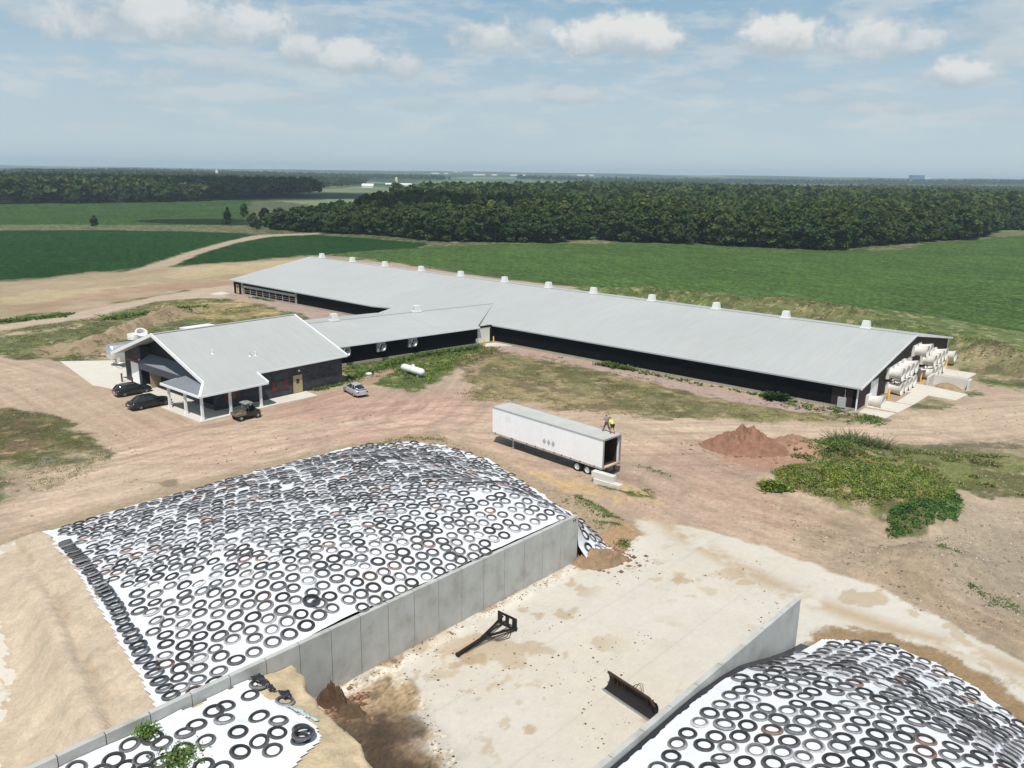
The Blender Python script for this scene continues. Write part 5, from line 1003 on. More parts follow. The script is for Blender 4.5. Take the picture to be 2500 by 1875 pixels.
    win('s', 67.8, 1.3, 1.0, 2.1, .5); win('s', 74.6, 1.2, 1.0, 2.2, .45); win('f', 73.2, 1.7, 1.0, 2.2, .5); win('f', 77.2, 1.2, 1.0, 2.2, .45)
    mb = MB(); mb.box(67.4, 68.6, -75.72, -75.6, 0, 2.25); d = mb.build('entrance_door', m_tan, R); mb = MB(); mb.box(67.75, 68.25, -75.74, -75.72, 1.2, 1.9); mb.build('window_pane', m_glass, d)
    mb = MB(); mb.box(69.0, 69.1, -77.0, -75.6, 0, 2.4); mb.build('side_post', m_tan, R)
    # lamps and vent pipes
    mb = MB(); mb.lathe([(.001, .0), (.16, .02), (.14, .12), (.001, .16)], (uR+.02, -64.9, 3.0), 12, 'x'); mb.build('wall_lamp', m_trim, R)
    mb = MB(); mb.lathe([(.001, 0), (.14, -.02), (.12, -.14), (.001, -.18)], (66.4, -vf-.02, 3.5), 12, 'y'); mb.build('wall_lamp', m_trim, R)
    for (px, py, h, c) in ((459, 752, .55, 0), (540, 757, .6, 1), (552, 756, .5, 0)):
        # find the spot on the roof slope
        best = None
        d = FW*FPX+RT*(px*1.1302*1.0-1250)-UP*((py+12)*1.1302-937.5)
        for s in np.linspace(.02, .12, 3000):
            p = np.array([0, 0, CAM_H])+d*s; w = p[:2]-BO; u = w@BA
            if p[2] < zr-k*(u-hu): best = (u, w@BB, p[2]); break
        if best: mb = MB(); mb.lathe([(.07, -.1), (.07, h), (.11 if c else .07, h+.02), (.001, h+.06)], (best[0], -best[1], best[2]), 12); mb.lathe([(.2, -.05), (.18, .04), (.07, .06)], (best[0], -best[1], best[2]), 12); mb.build('vent_pipe', m_trim, roof)
    # little roof over a back door, far side
    q = G(425, 706, 3.0); w = q-BO; u, v = w@BA, w@BB
    mb = MB(); mb.slab([V(hu-e+.0, v+2.5, ze-.05), V(hu-e, v-2.5, ze-.05), V(u-1, v-2.5, 3.1), V(u-1, v+2.5, 3.1)], .18); mb.build('rear_canopy', m_trim, R)
m_navyl = mat('slate_fascia', (.055, .058, .085), .6)
house()
for (u, l) in ((63.0, 'left red bollard guarding the white garage door'), (66.0, 'right red bollard guarding the white garage door')): bollard(*B(u, 78.0), 1.25, l, m_red, 'red bollards')
def pad2(P, z, label): 
    mb = MB(); mb.slab([(*B(u, v), z) for u, v in P], .2); o = mb.build('concrete_pad', m_conc, None, .02); tag(o, label, 'concrete pad')
pad2([(44.5, 78.6), (61.9, 81.4), (66.5, 80.3), (66.5, 76.95), (62, 76.9), (61.4, 70), (52, 70)], .06, 'large pale concrete apron under the steel tank left of the garage')
pad2([(66.5, 78.9), (78.4, 78.9), (78.4, 75.4), (66.5, 75.4)], .07, 'concrete walkway strip along the shaded house front')
pad2([(84.65, 71.4), (87.3, 71.4), (87.45, 64.2), (84.65, 63.9)], .09, 'clean concrete strip before the tan side door')
def tank():
    c = B(53.0, 75.0); R = E('steel_tank', (c[0], c[1], 0), TH, 'horizontal shiny stainless steel tank on legs sticking out left of the house', 'tank')
    r = 1.2; zc = 2.15
    mb = MB(); mb.lathe([(.001, .45), (.45, .40), (.85, .22), (1.1, .02), (r, -.2), (r, -13), (1.1, -13.3), (.001, -13.5)], (0, 0, zc), 36, 'y'); o = mb.build('tank_shell', m_steel, R); 
    o.rotation_euler = (0, 0, 0); o.scale = (1, -1, 1)
    mb = MB(); 
    for y in (1.2, 5, 9, 12.5): mb.box(-1., -.8, y-.1, y+.1, 0, zc-.5); mb.box(.8, 1., y-.1, y+.1, 0, zc-.5); mb.box(-1, 1, y-.1, y+.1, zc-1.35, zc-1.15)
    mb.build('tank_leg', m_galv, R)
    mb = MB(); mb.box(.9, 2.2, .5, 3.2, .9, 1.6); mb.tube([(1.1, 0, .9), (2.5, 0, .9), (2.5, 2.5, .9)], .09, 10); mb.build('pipework', m_steel, R)
tank()
def coil(px, py, tilt, label, r=1.15, z=1.1):
    p = G(px, py, z); mb = MB()
    for k in range(4): mb.lathe([(r+.13*math.cos(a), .13*math.sin(a)+k*.22) for a in np.linspace(0, 2*math.pi, 9)], (0, 0, 0), 40)
    mb.lathe([(r*.95, .0), (.001, .0)], (0, 0, 0), 30); o = mb.build('pipe_coil', m_white); o.location = (*p, z); o.rotation_euler = tilt; tag(o, label, 'pipe coil', 'coils of white pipe')
coil(289, 731, (0, 0, 0), 'coil of white pipe lying flat behind the steel tank', .85, .9)
coil(304, 724, (.55, .35, .3), 'coil of white pipe leaning on the other behind the tank', .85, 1.3)

# ------------------------------------------------------------------ propane tank, well cap
def propane():
    a = G(868, 803); b = G(916, 817); d = b-a; L = float(np.linalg.norm(d)); R = E('propane_tank', (float(a[0]), float(a[1]), 0), math.atan2(d[1], d[0]), 'long white propane tank with domed ends lying in green weeds', 'gas tank')
    r = .52; x0, x1 = .1, L-.1; prof = [(.001, x0-.0), (.25, x0+.06), (.42, x0+.2), (r, x0+.45)]+[(r, x1-.45), (.42, x1-.2), (.25, x1-.06), (.001, x1)]
    mb = MB(); mb.lathe(prof, (0, 0, .78), 28, 'x'); mb.build('tank_body', m_white, R)
    mb = MB(); mb.lathe([(.24, 0), (.24, .2), (.2, .27), (.001, .3)], (L*.52, 0, 1.27), 16); mb.build('valve_dome', m_white, R)
    mb = MB(); mb.lathe([(r+.012, L*.5-.03), (r+.012, L*.5+.03)], (0, 0, .78), 28, 'x'); mb.build('weld_band', m_gtrim, R)
    for x in (L*.22, L*.78): mb = MB(); mb.box(x-.12, x+.12, -.35, .35, 0, .36); mb.build('tank_leg', m_gtrim, R)
propane()
p = G(797, 814); mb = MB(); mb.lathe([(.42, -.1), (.42, .42), (.46, .43), (.46, .5), (.3, .6), (.12, .64), (.001, .65)], (0, 0, 0), 24); o = mb.build('well_cap', m_white); o.location = (*p, 0); tag(o, 'squat round white well cap on bare soil near the silver car', 'well cap')

# ------------------------------------------------------------------ cars
m_carblk = mat('black_car_paint', (.012, .013, .016), .18, spec=.6); m_carslv = mat('silver_car_paint', (.50, .51, .54), .28, .35); m_cargrn = mat('dark_green_car_paint', (.014, .020, .020), .2, spec=.6)
m_rim = mat('alloy_rim', (.55, .55, .56), .3, .8); m_lampr = mat('red_lamp', (.35, .02, .02), .25); m_lampw = mat('clear_lamp', (.75, .75, .72), .15); m_plast = mat('grey_bumper', (.22, .22, .23), .5); m_plate = mat('number_plate', (.55, .56, .58), .5)
def car(p_rear, p_front, label, paint, kind, L, Wd, H):
    p = np.array(p_rear); q = np.array(p_front); d = (q-p)/np.linalg.norm(q-p); c = (p+q)/2
    R = E('parked_car', (float(c[0]), float(c[1]), 0), math.atan2(d[1], d[0]), label, 'car')
    X = [f*L for f in (-.5, -.485, -.44, -.36, -.30, -.2, -.05, .1, .2, .28, .38, .45, .485, .5)]
    if kind == 'wagon': belt = [.70, .86, .93, .95, .95, .95, .94, .93, .92, .90, .85, .78, .68, .58]
    else: belt = [.66, .84, .98, .99, .97, .95, .94, .93, .92, .89, .84, .77, .67, .56]
    wid = [.80, .90, .97, 1, 1, 1, 1, 1, 1, .99, .96, .90, .82, .74]
    low = [.40, .30, .24, .22, .22, .20, .20, .20, .20, .22, .24, .26, .32, .38]
    rings = []
    for x, bt, w, lo in zip(X, belt, wid, low):
        hw = Wd/2*w; rings.append([(x, -hw*.80, lo), (x, -hw*.97, lo+.08), (x, -hw, (lo+bt)*.5), (x, -hw*.965, bt-.10), (x, -hw*.86, bt-.01), (x, -hw*.4, bt+.03), (x, hw*.4, bt+.03), (x, hw*.86, bt-.01), (x, hw*.965, bt-.10), (x, hw, (lo+bt)*.5), (x, hw*.97, lo+.08), (x, hw*.80, lo)])
    mb = MB(); mb.loft(rings); body = mb.build('body', paint, R)
    # cabin: glass house plus painted roof
    if kind == 'wagon': gx = [(-.47, .93), (-.40, .99), (-.36, 1.), (.05, 1.), (.20, .93)]; rb = (-.44, -.34, -.05, .10, .235)
    if kind == 'wagon': low_x = (-.475, -.2, .02, .27); top_x = (-.385, -.2, -.03, .085)
    elif kind == 'coupe': low_x = (-.375, -.15, .05, .25); top_x = (-.215, -.12, -.05, .055)
    else: low_x = (-.385, -.15, .03, .265); top_x = (-.235, -.13, -.02, .08)
    hw = Wd/2; rg = []
    for k, (zf, wf) in enumerate(((0, .86), (.45, .79), (.85, .70), (1, .64))):
        z = .93+(H-.93-.02)*zf; xs = [(low_x[i]*(1-zf)+top_x[i]*zf)*L for i in range(4)]; w = hw*wf
        rg.append([(xs[0], -w*.9, z), (xs[1], -w, z), (xs[2], -w, z), (xs[3], -w*.86, z), (xs[3]+.04*(1-zf), 0, z), (xs[3], w*.86, z), (xs[2], w, z), (xs[1], w, z), (xs[0], w*.9, z), (xs[0]-.04*(1-zf), 0, z)])
    mb = MB(); mb.loft(rg); mb.build('windows', m_cglass, R)
    top = rg[-1]; mb = MB(); r2 = [(x*1.0, y*1.02, z+.005) for x, y, z in top]; r3 = [(x*.97, y*.86, z+.045) for x, y, z in top]; mb.loft([r2, r3]); mb.build('roof_panel', paint, R)
    mb = MB()                                                 # pillars
    for i in (0, 1, 2, 3, 5, 6, 7, 8):
        a = Vector(rg[0][i]); b = Vector(rg[-1][i]); m1_ = Vector(rg[1][i]); out = Vector((0, 1 if a.y > 0 else -1, 0))*.012
        if i in (2, 6) and kind != 'wagon': continue
        mb.bar(a+out, m1_+out, .05, .04); mb.bar(m1_+out, b+out, .05, .04)
    mb.build('pillar', paint, R)
    wx = (-.295*L, .315*L)
    for x in wx:
        for s in (-1, 1):
            mb = MB(); mb.lathe([(.19, s*.10), (.28, s*.11), (.325, s*.08), (.33, -s*.08), (.2, -s*.12)], (x, s*(hw-.11), .33), 26, 'y'); w = mb.build('wheel', m_dark, R)
            mb = MB()
            mb.lathe([(.20, 0), (.215, .012), (.19, .02)], (x, s*(hw-.0)-s*.02 if s > 0 else s*hw+.02, .33), 24, 'y')
            for k in range(5):
                a = 2*math.pi*k/5; mb.bar((x, s*(hw-.005), .33), (x+.2*math.cos(a), s*(hw-.005), .33+.2*math.sin(a)), .03, .06, up=(0, 1, 0))
            mb.lathe([(.001, 0), (.05, 0)], (x, s*(hw+.008), .33), 10, 'y'); mb.build('rim', m_rim, w)
            mb = MB(); mb.lathe([(.001, 0), (.352, 0)], (x, s*(hw*.988), .35), 26, 'y'); mb.build('wheel_arch', m_dark, R) if False else None
    for s in (-1, 1):
        mb = MB(); y0, y1 = sorted((s*hw*.52, s*hw*.90)); mb.box(-.5*L+.0, -.47*L, y0, y1, .66, .82); mb.build('tail_lamp', m_lampr, R, .02)
        mb = MB(); y0, y1 = sorted((s*hw*.45, s*hw*.84)); mb.box(.455*L, .487*L, y0, y1, .55, .68); mb.build('headlight', m_lampw, R, .02)
        mb = MB(); y0, y1 = sorted((s*hw*.93, s*(hw*.93+.17))); mb.box(.175*L, .21*L, y0, y1, .93, 1.05); mb.build('mirror', paint, R, .02)
    mb = MB(); mb.box(-.508*L, -.48*L, -hw*.80, hw*.80, .36, .56); mb.build('rear_bumper', m_plast if kind == 'wagon' else paint, R, .03)
    mb = MB(); mb.box(-.512*L, -.508*L, -.26, .26, .60 if kind != 'coupe' else .42, .74 if kind != 'coupe' else .54); mb.build('number_plate', m_plate, R)
    if kind == 'coupe': mb = MB(); mb.box(-.47*L, -.425*L, -hw*.75, hw*.75, 1.06, 1.09); mb.box(-.45*L, -.43*L, -hw*.7, -hw*.6, .96, 1.06); mb.box(-.45*L, -.43*L, hw*.6, hw*.7, .96, 1.06); mb.build('spoiler', paint, R)
    if kind == 'wagon': mb = MB(); [mb.bar((-.30*L, s*hw*.60, H+.06), (.0, s*hw*.60, H+.06), .03) for s in (-1, 1)]; mb.build('roof_rail', m_galv, R)
    mb = MB(); mb.box(-.42*L, .42*L, -hw*.8, hw*.8, .17, .3); mb.build('underbody', m_dark, R)
m_cglass = mat('car_glass', (.02, .03, .035), .08, spec=.8)
def place_car(rw, fw, side, L, *a):                          # rw, fw: ground points under the near-side wheels; side +1 when that is the car's right side
    r = np.array(rw); f = np.array(fw); d = (f-r)/np.linalg.norm(f-r); n_ = np.array([d[1], -d[0]])*side; c = (r+f)/2-n_*.84; car(c-d*L/2, c+d*L/2, *a)
place_car((-48.85, 99.27), (-47.13, 101.23), 1, 4.55, 'dark green station wagon with grey bumper, nearer the garage door of the two dark cars', m_cargrn, 'wagon', 4.55, 1.74, 1.47)
place_car((-44.35, 93.6), (-42.45, 95.9), 1, 5.1, 'shiny black sedan with silver wheels, in front of the dark wagon and beside the porch', m_carblk, 'sedan', 5.1, 1.92, 1.52)
place_car((-20.33, 101.13), (-21.95, 103.4), -1, 4.6, 'silver two-door car with rear spoiler parked alone on pink gravel', m_carslv, 'coupe', 4.6, 1.76, 1.42)
def utv():
    r = np.array([-31.19, 89.75]); f = np.array([-29.66, 91.4]); d = (f-r)/np.linalg.norm(f-r); n_ = np.array([d[1], -d[0]]); c = (r+f)/2-n_*.68
    R = E('utility_vehicle', (float(c[0]), float(c[1]), 0), math.atan2(d[1], d[0]), 'muddy dark utility vehicle with roof, half doors and open cargo bed by the porch', 'utility vehicle')
    m_cam = mat('dark_green_plastic', (.03, .032, .025), .5, noise=((4, .3, 3),)); m_mud = mat('muddy_bed', (.20, .15, .10), .8, noise=((6, .25, 4),))
    for x in (-1.02, 1.1):
        for s in (-1, 1):
            mb = MB(); mb.lathe([(.16, s*.12), (.28, s*.15), (.345, s*.11), (.355, 0), (.345, -s*.11), (.16, -s*.13)], (x, s*.66, .355), 22, 'y')
            for k in range(16): a = 2*math.pi*k/16; mb.bar((x+.35*math.cos(a), s*.66-.11, .355+.35*math.sin(a)), (x+.35*math.cos(a+.1), s*.66+.11, .355+.35*math.sin(a+.1)), .04, .04)
            w = mb.build('wheel', m_dark, R); mb = MB(); mb.lathe([(.17, 0), (.12, -.03*s), (.001, .01*s)], (x, s*.78, .355), 16, 'y'); mb.build('rim', m_galv, w)
    mb = MB(); mb.box(-1.4, 1.35, -.45, .45, .32, .48); mb.bar((-1.0, -.5, .4), (-1.0, .5, .4), .1); mb.bar((1.1, -.5, .4), (1.1, .5, .4), .1); mb.build('chassis', m_blackmetal, R)
    mb = MB(); mb.box(-1.55, -.35, -.70, .70, .62, .68); mb.box(-1.55, -.35, -.74, -.69, .62, .95); mb.box(-1.55, -.35, .69, .74, .62, .95); mb.box(-1.58, -1.53, -.74, .74, .62, .95); mb.box(-.38, -.33, -.74, .74, .62, 1.05); mb.build('cargo_bed', m_mud, R, .02)
    mb = MB(); mb.loft([[(x, -w, a), (x, -w, b), (x, w, b), (x, w, a)] for x, w, a, b in ((.72, .72, .45, 1.08), (1.0, .70, .5, 1.06), (1.35, .58, .5, .98), (1.56, .42, .5, .80))], True, False); mb.build('hood', m_cam, R, .04)
    mb = MB(); mb.box(-.30, .72, -.72, -.68, .42, .95); mb.box(-.30, .72, .68, .72, .42, .95); mb.build('half_door', m_cam, R, .02)
    mb = MB()
    for s in (-1, 1): mb.bar((-.32, s*.68, .9), (-.22, s*.60, 1.88), .06); mb.bar((.95, s*.68, 1.05), (.45, s*.60, 1.90), .06); mb.bar((-.22, s*.6, 1.88), (.45, s*.6, 1.90), .06); mb.bar((.12, s*.70, .9), (.12, s*.61, 1.88), .05)
    mb.build('roll_cage', m_blackmetal, R)
    mb = MB(); mb.slab([(-.42, -.70, 1.92), (.1, -.72, 1.99), (.1, .72, 1.99), (-.42, .70, 1.92)], .06); mb.slab([(.1, -.72, 1.99), (.66, -.68, 1.94), (.66, .68, 1.94), (.1, .72, 1.99)], .06); mb.build('roof_panel', mat('utv_roof', (.24, .26, .24), .45), R)
    mb = MB(); mb.add([(.97, -.62, 1.08), (.97, .62, 1.08), (.50, .56, 1.86), (.50, -.56, 1.86)], [(0, 1, 2, 3)]); mb.add([(-.33, -.6, 1.1), (-.33, .6, 1.1), (-.24, .56, 1.84), (-.24, -.56, 1.84)], [(0, 1, 2, 3)]); o = mb.build('windscreen', m_cglass, R); md = o.modifiers.new('t', 'SOLIDIFY'); md.thickness = .01
    mb = MB(); mb.box(-.22, .3, -.62, .62, .55, .80); mb.box(-.30, -.15, -.62, .62, .80, 1.35); mb.build('seat', m_dark, R, .04)
    mb = MB(); mb.bar((1.55, -.45, .45), (1.7, -.45, .75), .05); mb.bar((1.55, .45, .45), (1.7, .45, .75), .05); mb.bar((1.7, -.45, .75), (1.7, .45, .75), .05); mb.bar((1.62, -.45, .5), (1.62, .45, .5), .05); mb.build('brush_guard', m_blackmetal, R)
    for s in (-1, 1): mb = MB(); mb.box(1.46, 1.56, min(s*.2, s*.4), max(s*.2, s*.4), .72, .82); mb.build('headlight', m_lampw, R)
utv()

# ------------------------------------------------------------------ trees
def leaf_cards(P, size, nrm_=None, flat=.0):
    """P (n,3) centres -> quads randomly turned"""
    n = len(P); a = rng.normal(size=(n, 3)); 
    if nrm_ is not None: a = a*.75+nrm_*1.1
    a /= np.linalg.norm(a, axis=1)[:, None]; b = np.cross(a, rng.normal(size=(n, 3))); b /= np.linalg.norm(b, axis=1)[:, None]; c = np.cross(a, b)
    s = (size*rng.uniform(.6, 1.35, n))[:, None]*.5
    V = np.stack([P-b*s-c*s*.7, P+b*s-c*s*.7, P+b*s+c*s*.7, P-b*s+c*s*.7], 1).reshape(-1, 3); return V, np.arange(4*n).reshape(-1, 4)
def crown_arrays(nl, size, seed, H=16., Rr=4.2, base=.22, shape=0):
    r_ = np.random.default_rng(seed); lobes = []; k = 22
    for i in range(k):
        f = base+(1-base)*((i+.5)/k); prof = math.sin(math.pi*min(1, (f-base)/(1-base)*.80+.22))**.7 if shape == 0 else (1-(f-base)/(1-base))**.8*1.1+.1
        a = r_.uniform(0, 6.28); rr = Rr*prof*r_.uniform(.15, .75); lobes.append((rr*math.cos(a), rr*math.sin(a), H*f*.94, Rr*r_.uniform(.30, .52)*(prof*.6+.4)))
    L = np.array(lobes); w = L[:, 3]**2; w /= w.sum(); j = r_.choice(k, nl, p=w); d = r_.normal(size=(nl, 3)); d /= np.linalg.norm(d, axis=1)[:, None]; d[:, 2] = np.where(d[:, 2] < -.35, -d[:, 2], d[:, 2])
    rad = L[j, 3]*r_.uniform(.72, 1.06, nl); P = L[j, :3]+d*rad[:, None]*np.array([1, 1, .85])
    V, F = leaf_cards(P, size, d)
    tone = r_.uniform(.75, 1.3, k)[j]*r_.uniform(.8, 1.2, nl); hue = (r_.uniform(0, 1, k))[j]
    c = np.stack([.048+.034*hue, .088+.024*hue, .021+.006*hue], 1)*tone[:, None]
    return V, F, np.repeat(c, 4, 0), L
def core_arrays(L, H, sc_=.8):
    V = []; F = []; 
    for x, y, z, r in L:
        o = len(V); 
        for i in range(3):
            for k in range(6): p = math.pi*(i+.5)/3; V.append((x+r*sc_*math.sin(p)*math.cos(k*1.047), y+r*sc_*math.sin(p)*math.sin(k*1.047), z+r*sc_*.85*math.cos(p)))
        for i in range(2):
            for k in range(6): F.append((o+i*6+k, o+i*6+(k+1) % 6, o+(i+1)*6+(k+1) % 6, o+(i+1)*6+k))
        F.append((o, o+1, o+2, o+3)); F.append((o+3, o+4, o+5, o))
    return np.array(V), np.array(F)
def proto(seed, nl, size, H=16., Rr=4.3, base=.22, shape=0, tint=(1, 1, 1)):
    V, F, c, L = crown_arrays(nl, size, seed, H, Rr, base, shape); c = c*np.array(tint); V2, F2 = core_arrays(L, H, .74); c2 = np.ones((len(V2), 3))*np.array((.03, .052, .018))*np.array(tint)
    return np.concatenate([V, V2]), np.concatenate([F, F2+len(V)]), np.concatenate([c, c2])
def trunk_mesh(H, seed, top=.72):
    r_ = random.Random(seed); mb = MB(); pts = [(0, 0, -.5), (r_.uniform(-.1, .1), r_.uniform(-.1, .1), H*.2), (r_.uniform(-.3, .3), r_.uniform(-.3, .3), H*.45), (r_.uniform(-.5, .5), r_.uniform(-.5, .5), H*top)]
    mb.tube(pts, [.32, .24, .17, .06], 8)
    for k in range(5):
        a = r_.uniform(0, 6.28); z = H*r_.uniform(.28, .55); mb.tube([(0, 0, z), (1.2*math.cos(a), 1.2*math.sin(a), z+1.3), (2.5*math.cos(a), 2.5*math.sin(a), z+2.3)], [.12, .08, .03], 6)
    return mb
NP = 7; protos = []; trunks = []
for i in range(NP):
    V, F, c = proto(200+i, 1700, .80, 16, 4.8+.5*(i % 3), [.10, .18, .12, .2, .08, .15, .05][i], 0, [(1, 1, 1), (1.12, 1.05, .9), (.85, .95, 1), (1.25, 1.1, .95), (.75, .88, .95), (1, 1.05, 1), (.95, .9, .9)][i])
    o = mesh_np('crown', V, F, m_leaf, col=c); protos.append(o.data); bpy.data.objects.remove(o)
    o = trunk_mesh(16, i).build('trunk', m_bark); trunks.append(o.data); bpy.data.objects.remove(o)
def tree(x, y, h, k, label, group, name='tree', wd=1., rz=None, cat='tree'):
    R = E(name, (x, y, float(terrain(np.array([x]), np.array([y]))[0])-.1), rng.uniform(0, 6.28) if rz is None else rz, label, cat, group); s = h/16
    for nm, me in (('crown', protos[k]), ('trunk', trunks[k])): o = bpy.data.objects.new(nm, me); C.objects.link(o); o.parent = R; o.scale = (s*wd, s*wd, s)
    return R
# the wood beyond the field: its edge and how far back it runs
edge = GG([(522, 489), (545, 496), (600, 499), (700, 505), (800, 509), (860, 515), (930, 522), (1060, 525), (1180, 526), (1215, 520), (1290, 518), (1340, 524), (1430, 527), (1500, 529), (1600, 534), (1700, 539), (1800, 541), (1840, 540), (1880, 533), (1960, 527), (2060, 521), (2130, 515), (2145, 505), (2160, 499), (2260, 497), (2420, 492)])
LAB = ['dark broad-crowned tree at the front edge of the wood', 'yellow-green tree standing out at the edge of the wood', 'dull green tree in the front of the wood', 'light green tree in the front of the wood', 'very dark tree in the shaded part of the wood edge', 'mid green tree in the front of the wood', 'olive green tree among the front trees of the wood']
seg = np.linalg.norm(np.diff(edge, axis=0), axis=1); cum = np.concatenate([[0], np.cumsum(seg)]); ntree = 0
def along(d): i = min(len(seg)-1, np.searchsorted(cum, d)-1 if d > 0 else 0); f = (d-cum[i])/seg[i]; p = edge[i]*(1-f)+edge[i+1]*f; return p, (edge[i+1]-edge[i])/seg[i]
d = 3.
cand = []
while d < cum[-1]-2:
    p, tg = along(d); nn = np.array([-tg[1], tg[0]]); nn = nn if nn[1] > 0 else -nn
    for row, off in enumerate((4., 11., 18.5)):
        q = p+nn*(off+rng.uniform(-2, 2))+tg*rng.uniform(-1.5, 1.5)+tg*(3. if row % 2 else 0); cand.append((q, row, d/cum[-1]))
    d += rng.uniform(5.6, 7.6)
def sx_of(x, y): d_ = np.array([x, y, 7.-CAM_H]); return (1250+FPX*(d_@RT)/(d_@FW))/1.1302
VPX = [706, 769, 839, 914, 995, 1085, 1184, 1279, 1407, 1547, 1698, 1872]
USED = set()
KIND = ['rounded dark green', 'yellow-green', 'dull dark green', 'bright green', 'very dark', 'mid green', 'olive green']
cand = [c for c in cand if infr(c[0][0], c[0][1], 8, 60)]
cand.sort(key=lambda c: (c[1], np.hypot(*c[0]))); cand = cand[:268]
for q, row, f in cand:
    k = int(rng.choice(NP)); 
    if f < .32: k = int(rng.choice([0, 2, 4, 4]))
    h = rng.uniform(12.0, 17.5)*(.78 if row == 0 and rng.random() < .35 else 1)*(.50+.50*min(1, f/.16))
    px = sx_of(q[0], q[1]); j = int(np.argmin([abs(px-v_) for v_ in VPX])); side = 'well left of' if px < VPX[j]-36 else 'left of' if px < VPX[j]-22 else 'just left of' if px < VPX[j]-9 else 'well right of' if px > VPX[j]+36 else 'right of' if px > VPX[j]+22 else 'just right of' if px > VPX[j]+9 else 'straight above'
    lab = KIND[k]+' tree, '+('front', 'second', 'third')[row]+' row of the wood, '+side+' the '+ordw(j+1)+' ridge vent'
    lab0 = lab
    if px < VPX[0]-45: lab = KIND[k]+' tree, '+('front', 'second', 'third')[row]+' row, shaded end, '+ordw(1+int((VPX[0]-px)//13))+' left of barn'
    if px > VPX[-1]+45: lab = KIND[k]+' tree, '+('front', 'second', 'third')[row]+' row, right end, '+ordw(1+int((px-VPX[-1])//13))+' past last vent'
    if lab in USED and len(lab.replace('-', ' ').split()) < 16: lab = ('taller ' if h > 14 else 'shorter ')+lab
    USED.add(lab)
    tree(float(q[0]), float(q[1]), h, k, lab, 'trees along the front of the wood', wd=rng.uniform(1.0, 1.5))
for px, py, h, k, w, l in ((205, 489, 5.6, 4, 1.25, 'round dark bush-like tree alone in the tan strip of the left fields'), (493, 486, 9.5, 4, .75, 'lone dark upright tree just left of the wood'), (481, 487, 3.6, 4, .6, 'tiny dark conifer-like tree beside the lone upright tree'), (528, 470, 9., 5, .8, 'scraggy thin tree sticking out of the left tip of the wood')):
    q = G(px, py); tree(float(q[0]), float(q[1]), h, k, l, None, wd=w)
# everything behind: one mass of crowns
lowp = [proto(300+i, 330, 1.75, 16, 4.6, .35, 0, [(1, 1, 1), (1.15, 1.08, .95), (.8, .92, 1), (1.3, 1.15, .9), (.9, 1, .9)][i]) for i in range(5)]
lowq = [proto(320+i, 60, 3.6, 16, 5.0, .4, 0, [(1, 1, 1), (1.15, 1.08, .95), (.8, .92, 1), (1.3, 1.15, .9), (.9, 1, .9)][i]) for i in range(5)]
def mass(pts, hs, protos_, name, label, cat, group=None):
    Vs, Fs, Cs, off = [], [], [], 0; zt = terrain(pts[:, 0], pts[:, 1])
    for (x, y), h, z in zip(pts, hs, zt):
        V, F, c = protos_[int(rng.integers(len(protos_)))]; a = rng.uniform(0, 6.28); s = h/16; ca, sa = math.cos(a)*s, math.sin(a)*s; w = rng.uniform(1., 1.3)
        Vs.append(np.stack([(V[:, 0]*ca-V[:, 1]*sa)*w+x, (V[:, 0]*sa+V[:, 1]*ca)*w+y, V[:, 2]*s+z], 1)); Fs.append(F+off); Cs.append(c*rng.uniform(.8, 1.2)); off += len(V)
    o = mesh_np(name, np.concatenate(Vs), np.concatenate(Fs), m_leaf, col=np.concatenate(Cs)); tag(o, label, cat, group, 'stuff'); return o
def scatter_poly(P, sp, seed=0, jit=.35, grow=0.):
    P = np.asarray(P); lo, hi = P.min(0), P.max(0); r_ = np.random.default_rng(seed); out = []; y = lo[1]
    while y < hi[1]:
        s = sp*(1+grow*(y-lo[1])); xs = np.arange(lo[0]+r_.uniform(0, s), hi[0], s); out.append(np.stack([xs+r_.normal(0, s*jit, len(xs)), y+r_.normal(0, s*jit, len(xs))], 1)); y += s*.85
    Q = np.concatenate(out); Q = Q[poly_sd(Q[:, 0], Q[:, 1], P) > 0]; keep = np.array([infr(a, b, 15, 80) for a, b in Q]); return Q[keep]
back = np.concatenate([edge+np.array([0, 17.]), GG([(2500, 455), (2400, 440)], 12.), np.array([[700, 1250], [330, 1350], [60, 1000], [-60, 800], [-95, 620], [-128, 470]])])
Q = scatter_poly(back, 6.6, 1, .3, .0009); dd = np.hypot(Q[:, 0], Q[:, 1])
nearQ = Q[dd < 640]; farQ = Q[dd >= 640]; tipf = np.clip((nearQ[:, 0]+150)/75., .5, 1); print('WOOD', len(nearQ), len(farQ))
mass(nearQ, rng.uniform(10.5, 18.5, len(nearQ))*tipf, lowp, 'woodland', 'dense green wood canopy filling the middle distance behind the front trees', 'woodland')
mass(farQ, rng.uniform(14, 20, len(farQ)), lowq, 'woodland', 'far back part of the big wood reaching toward the skyline', 'woodland')
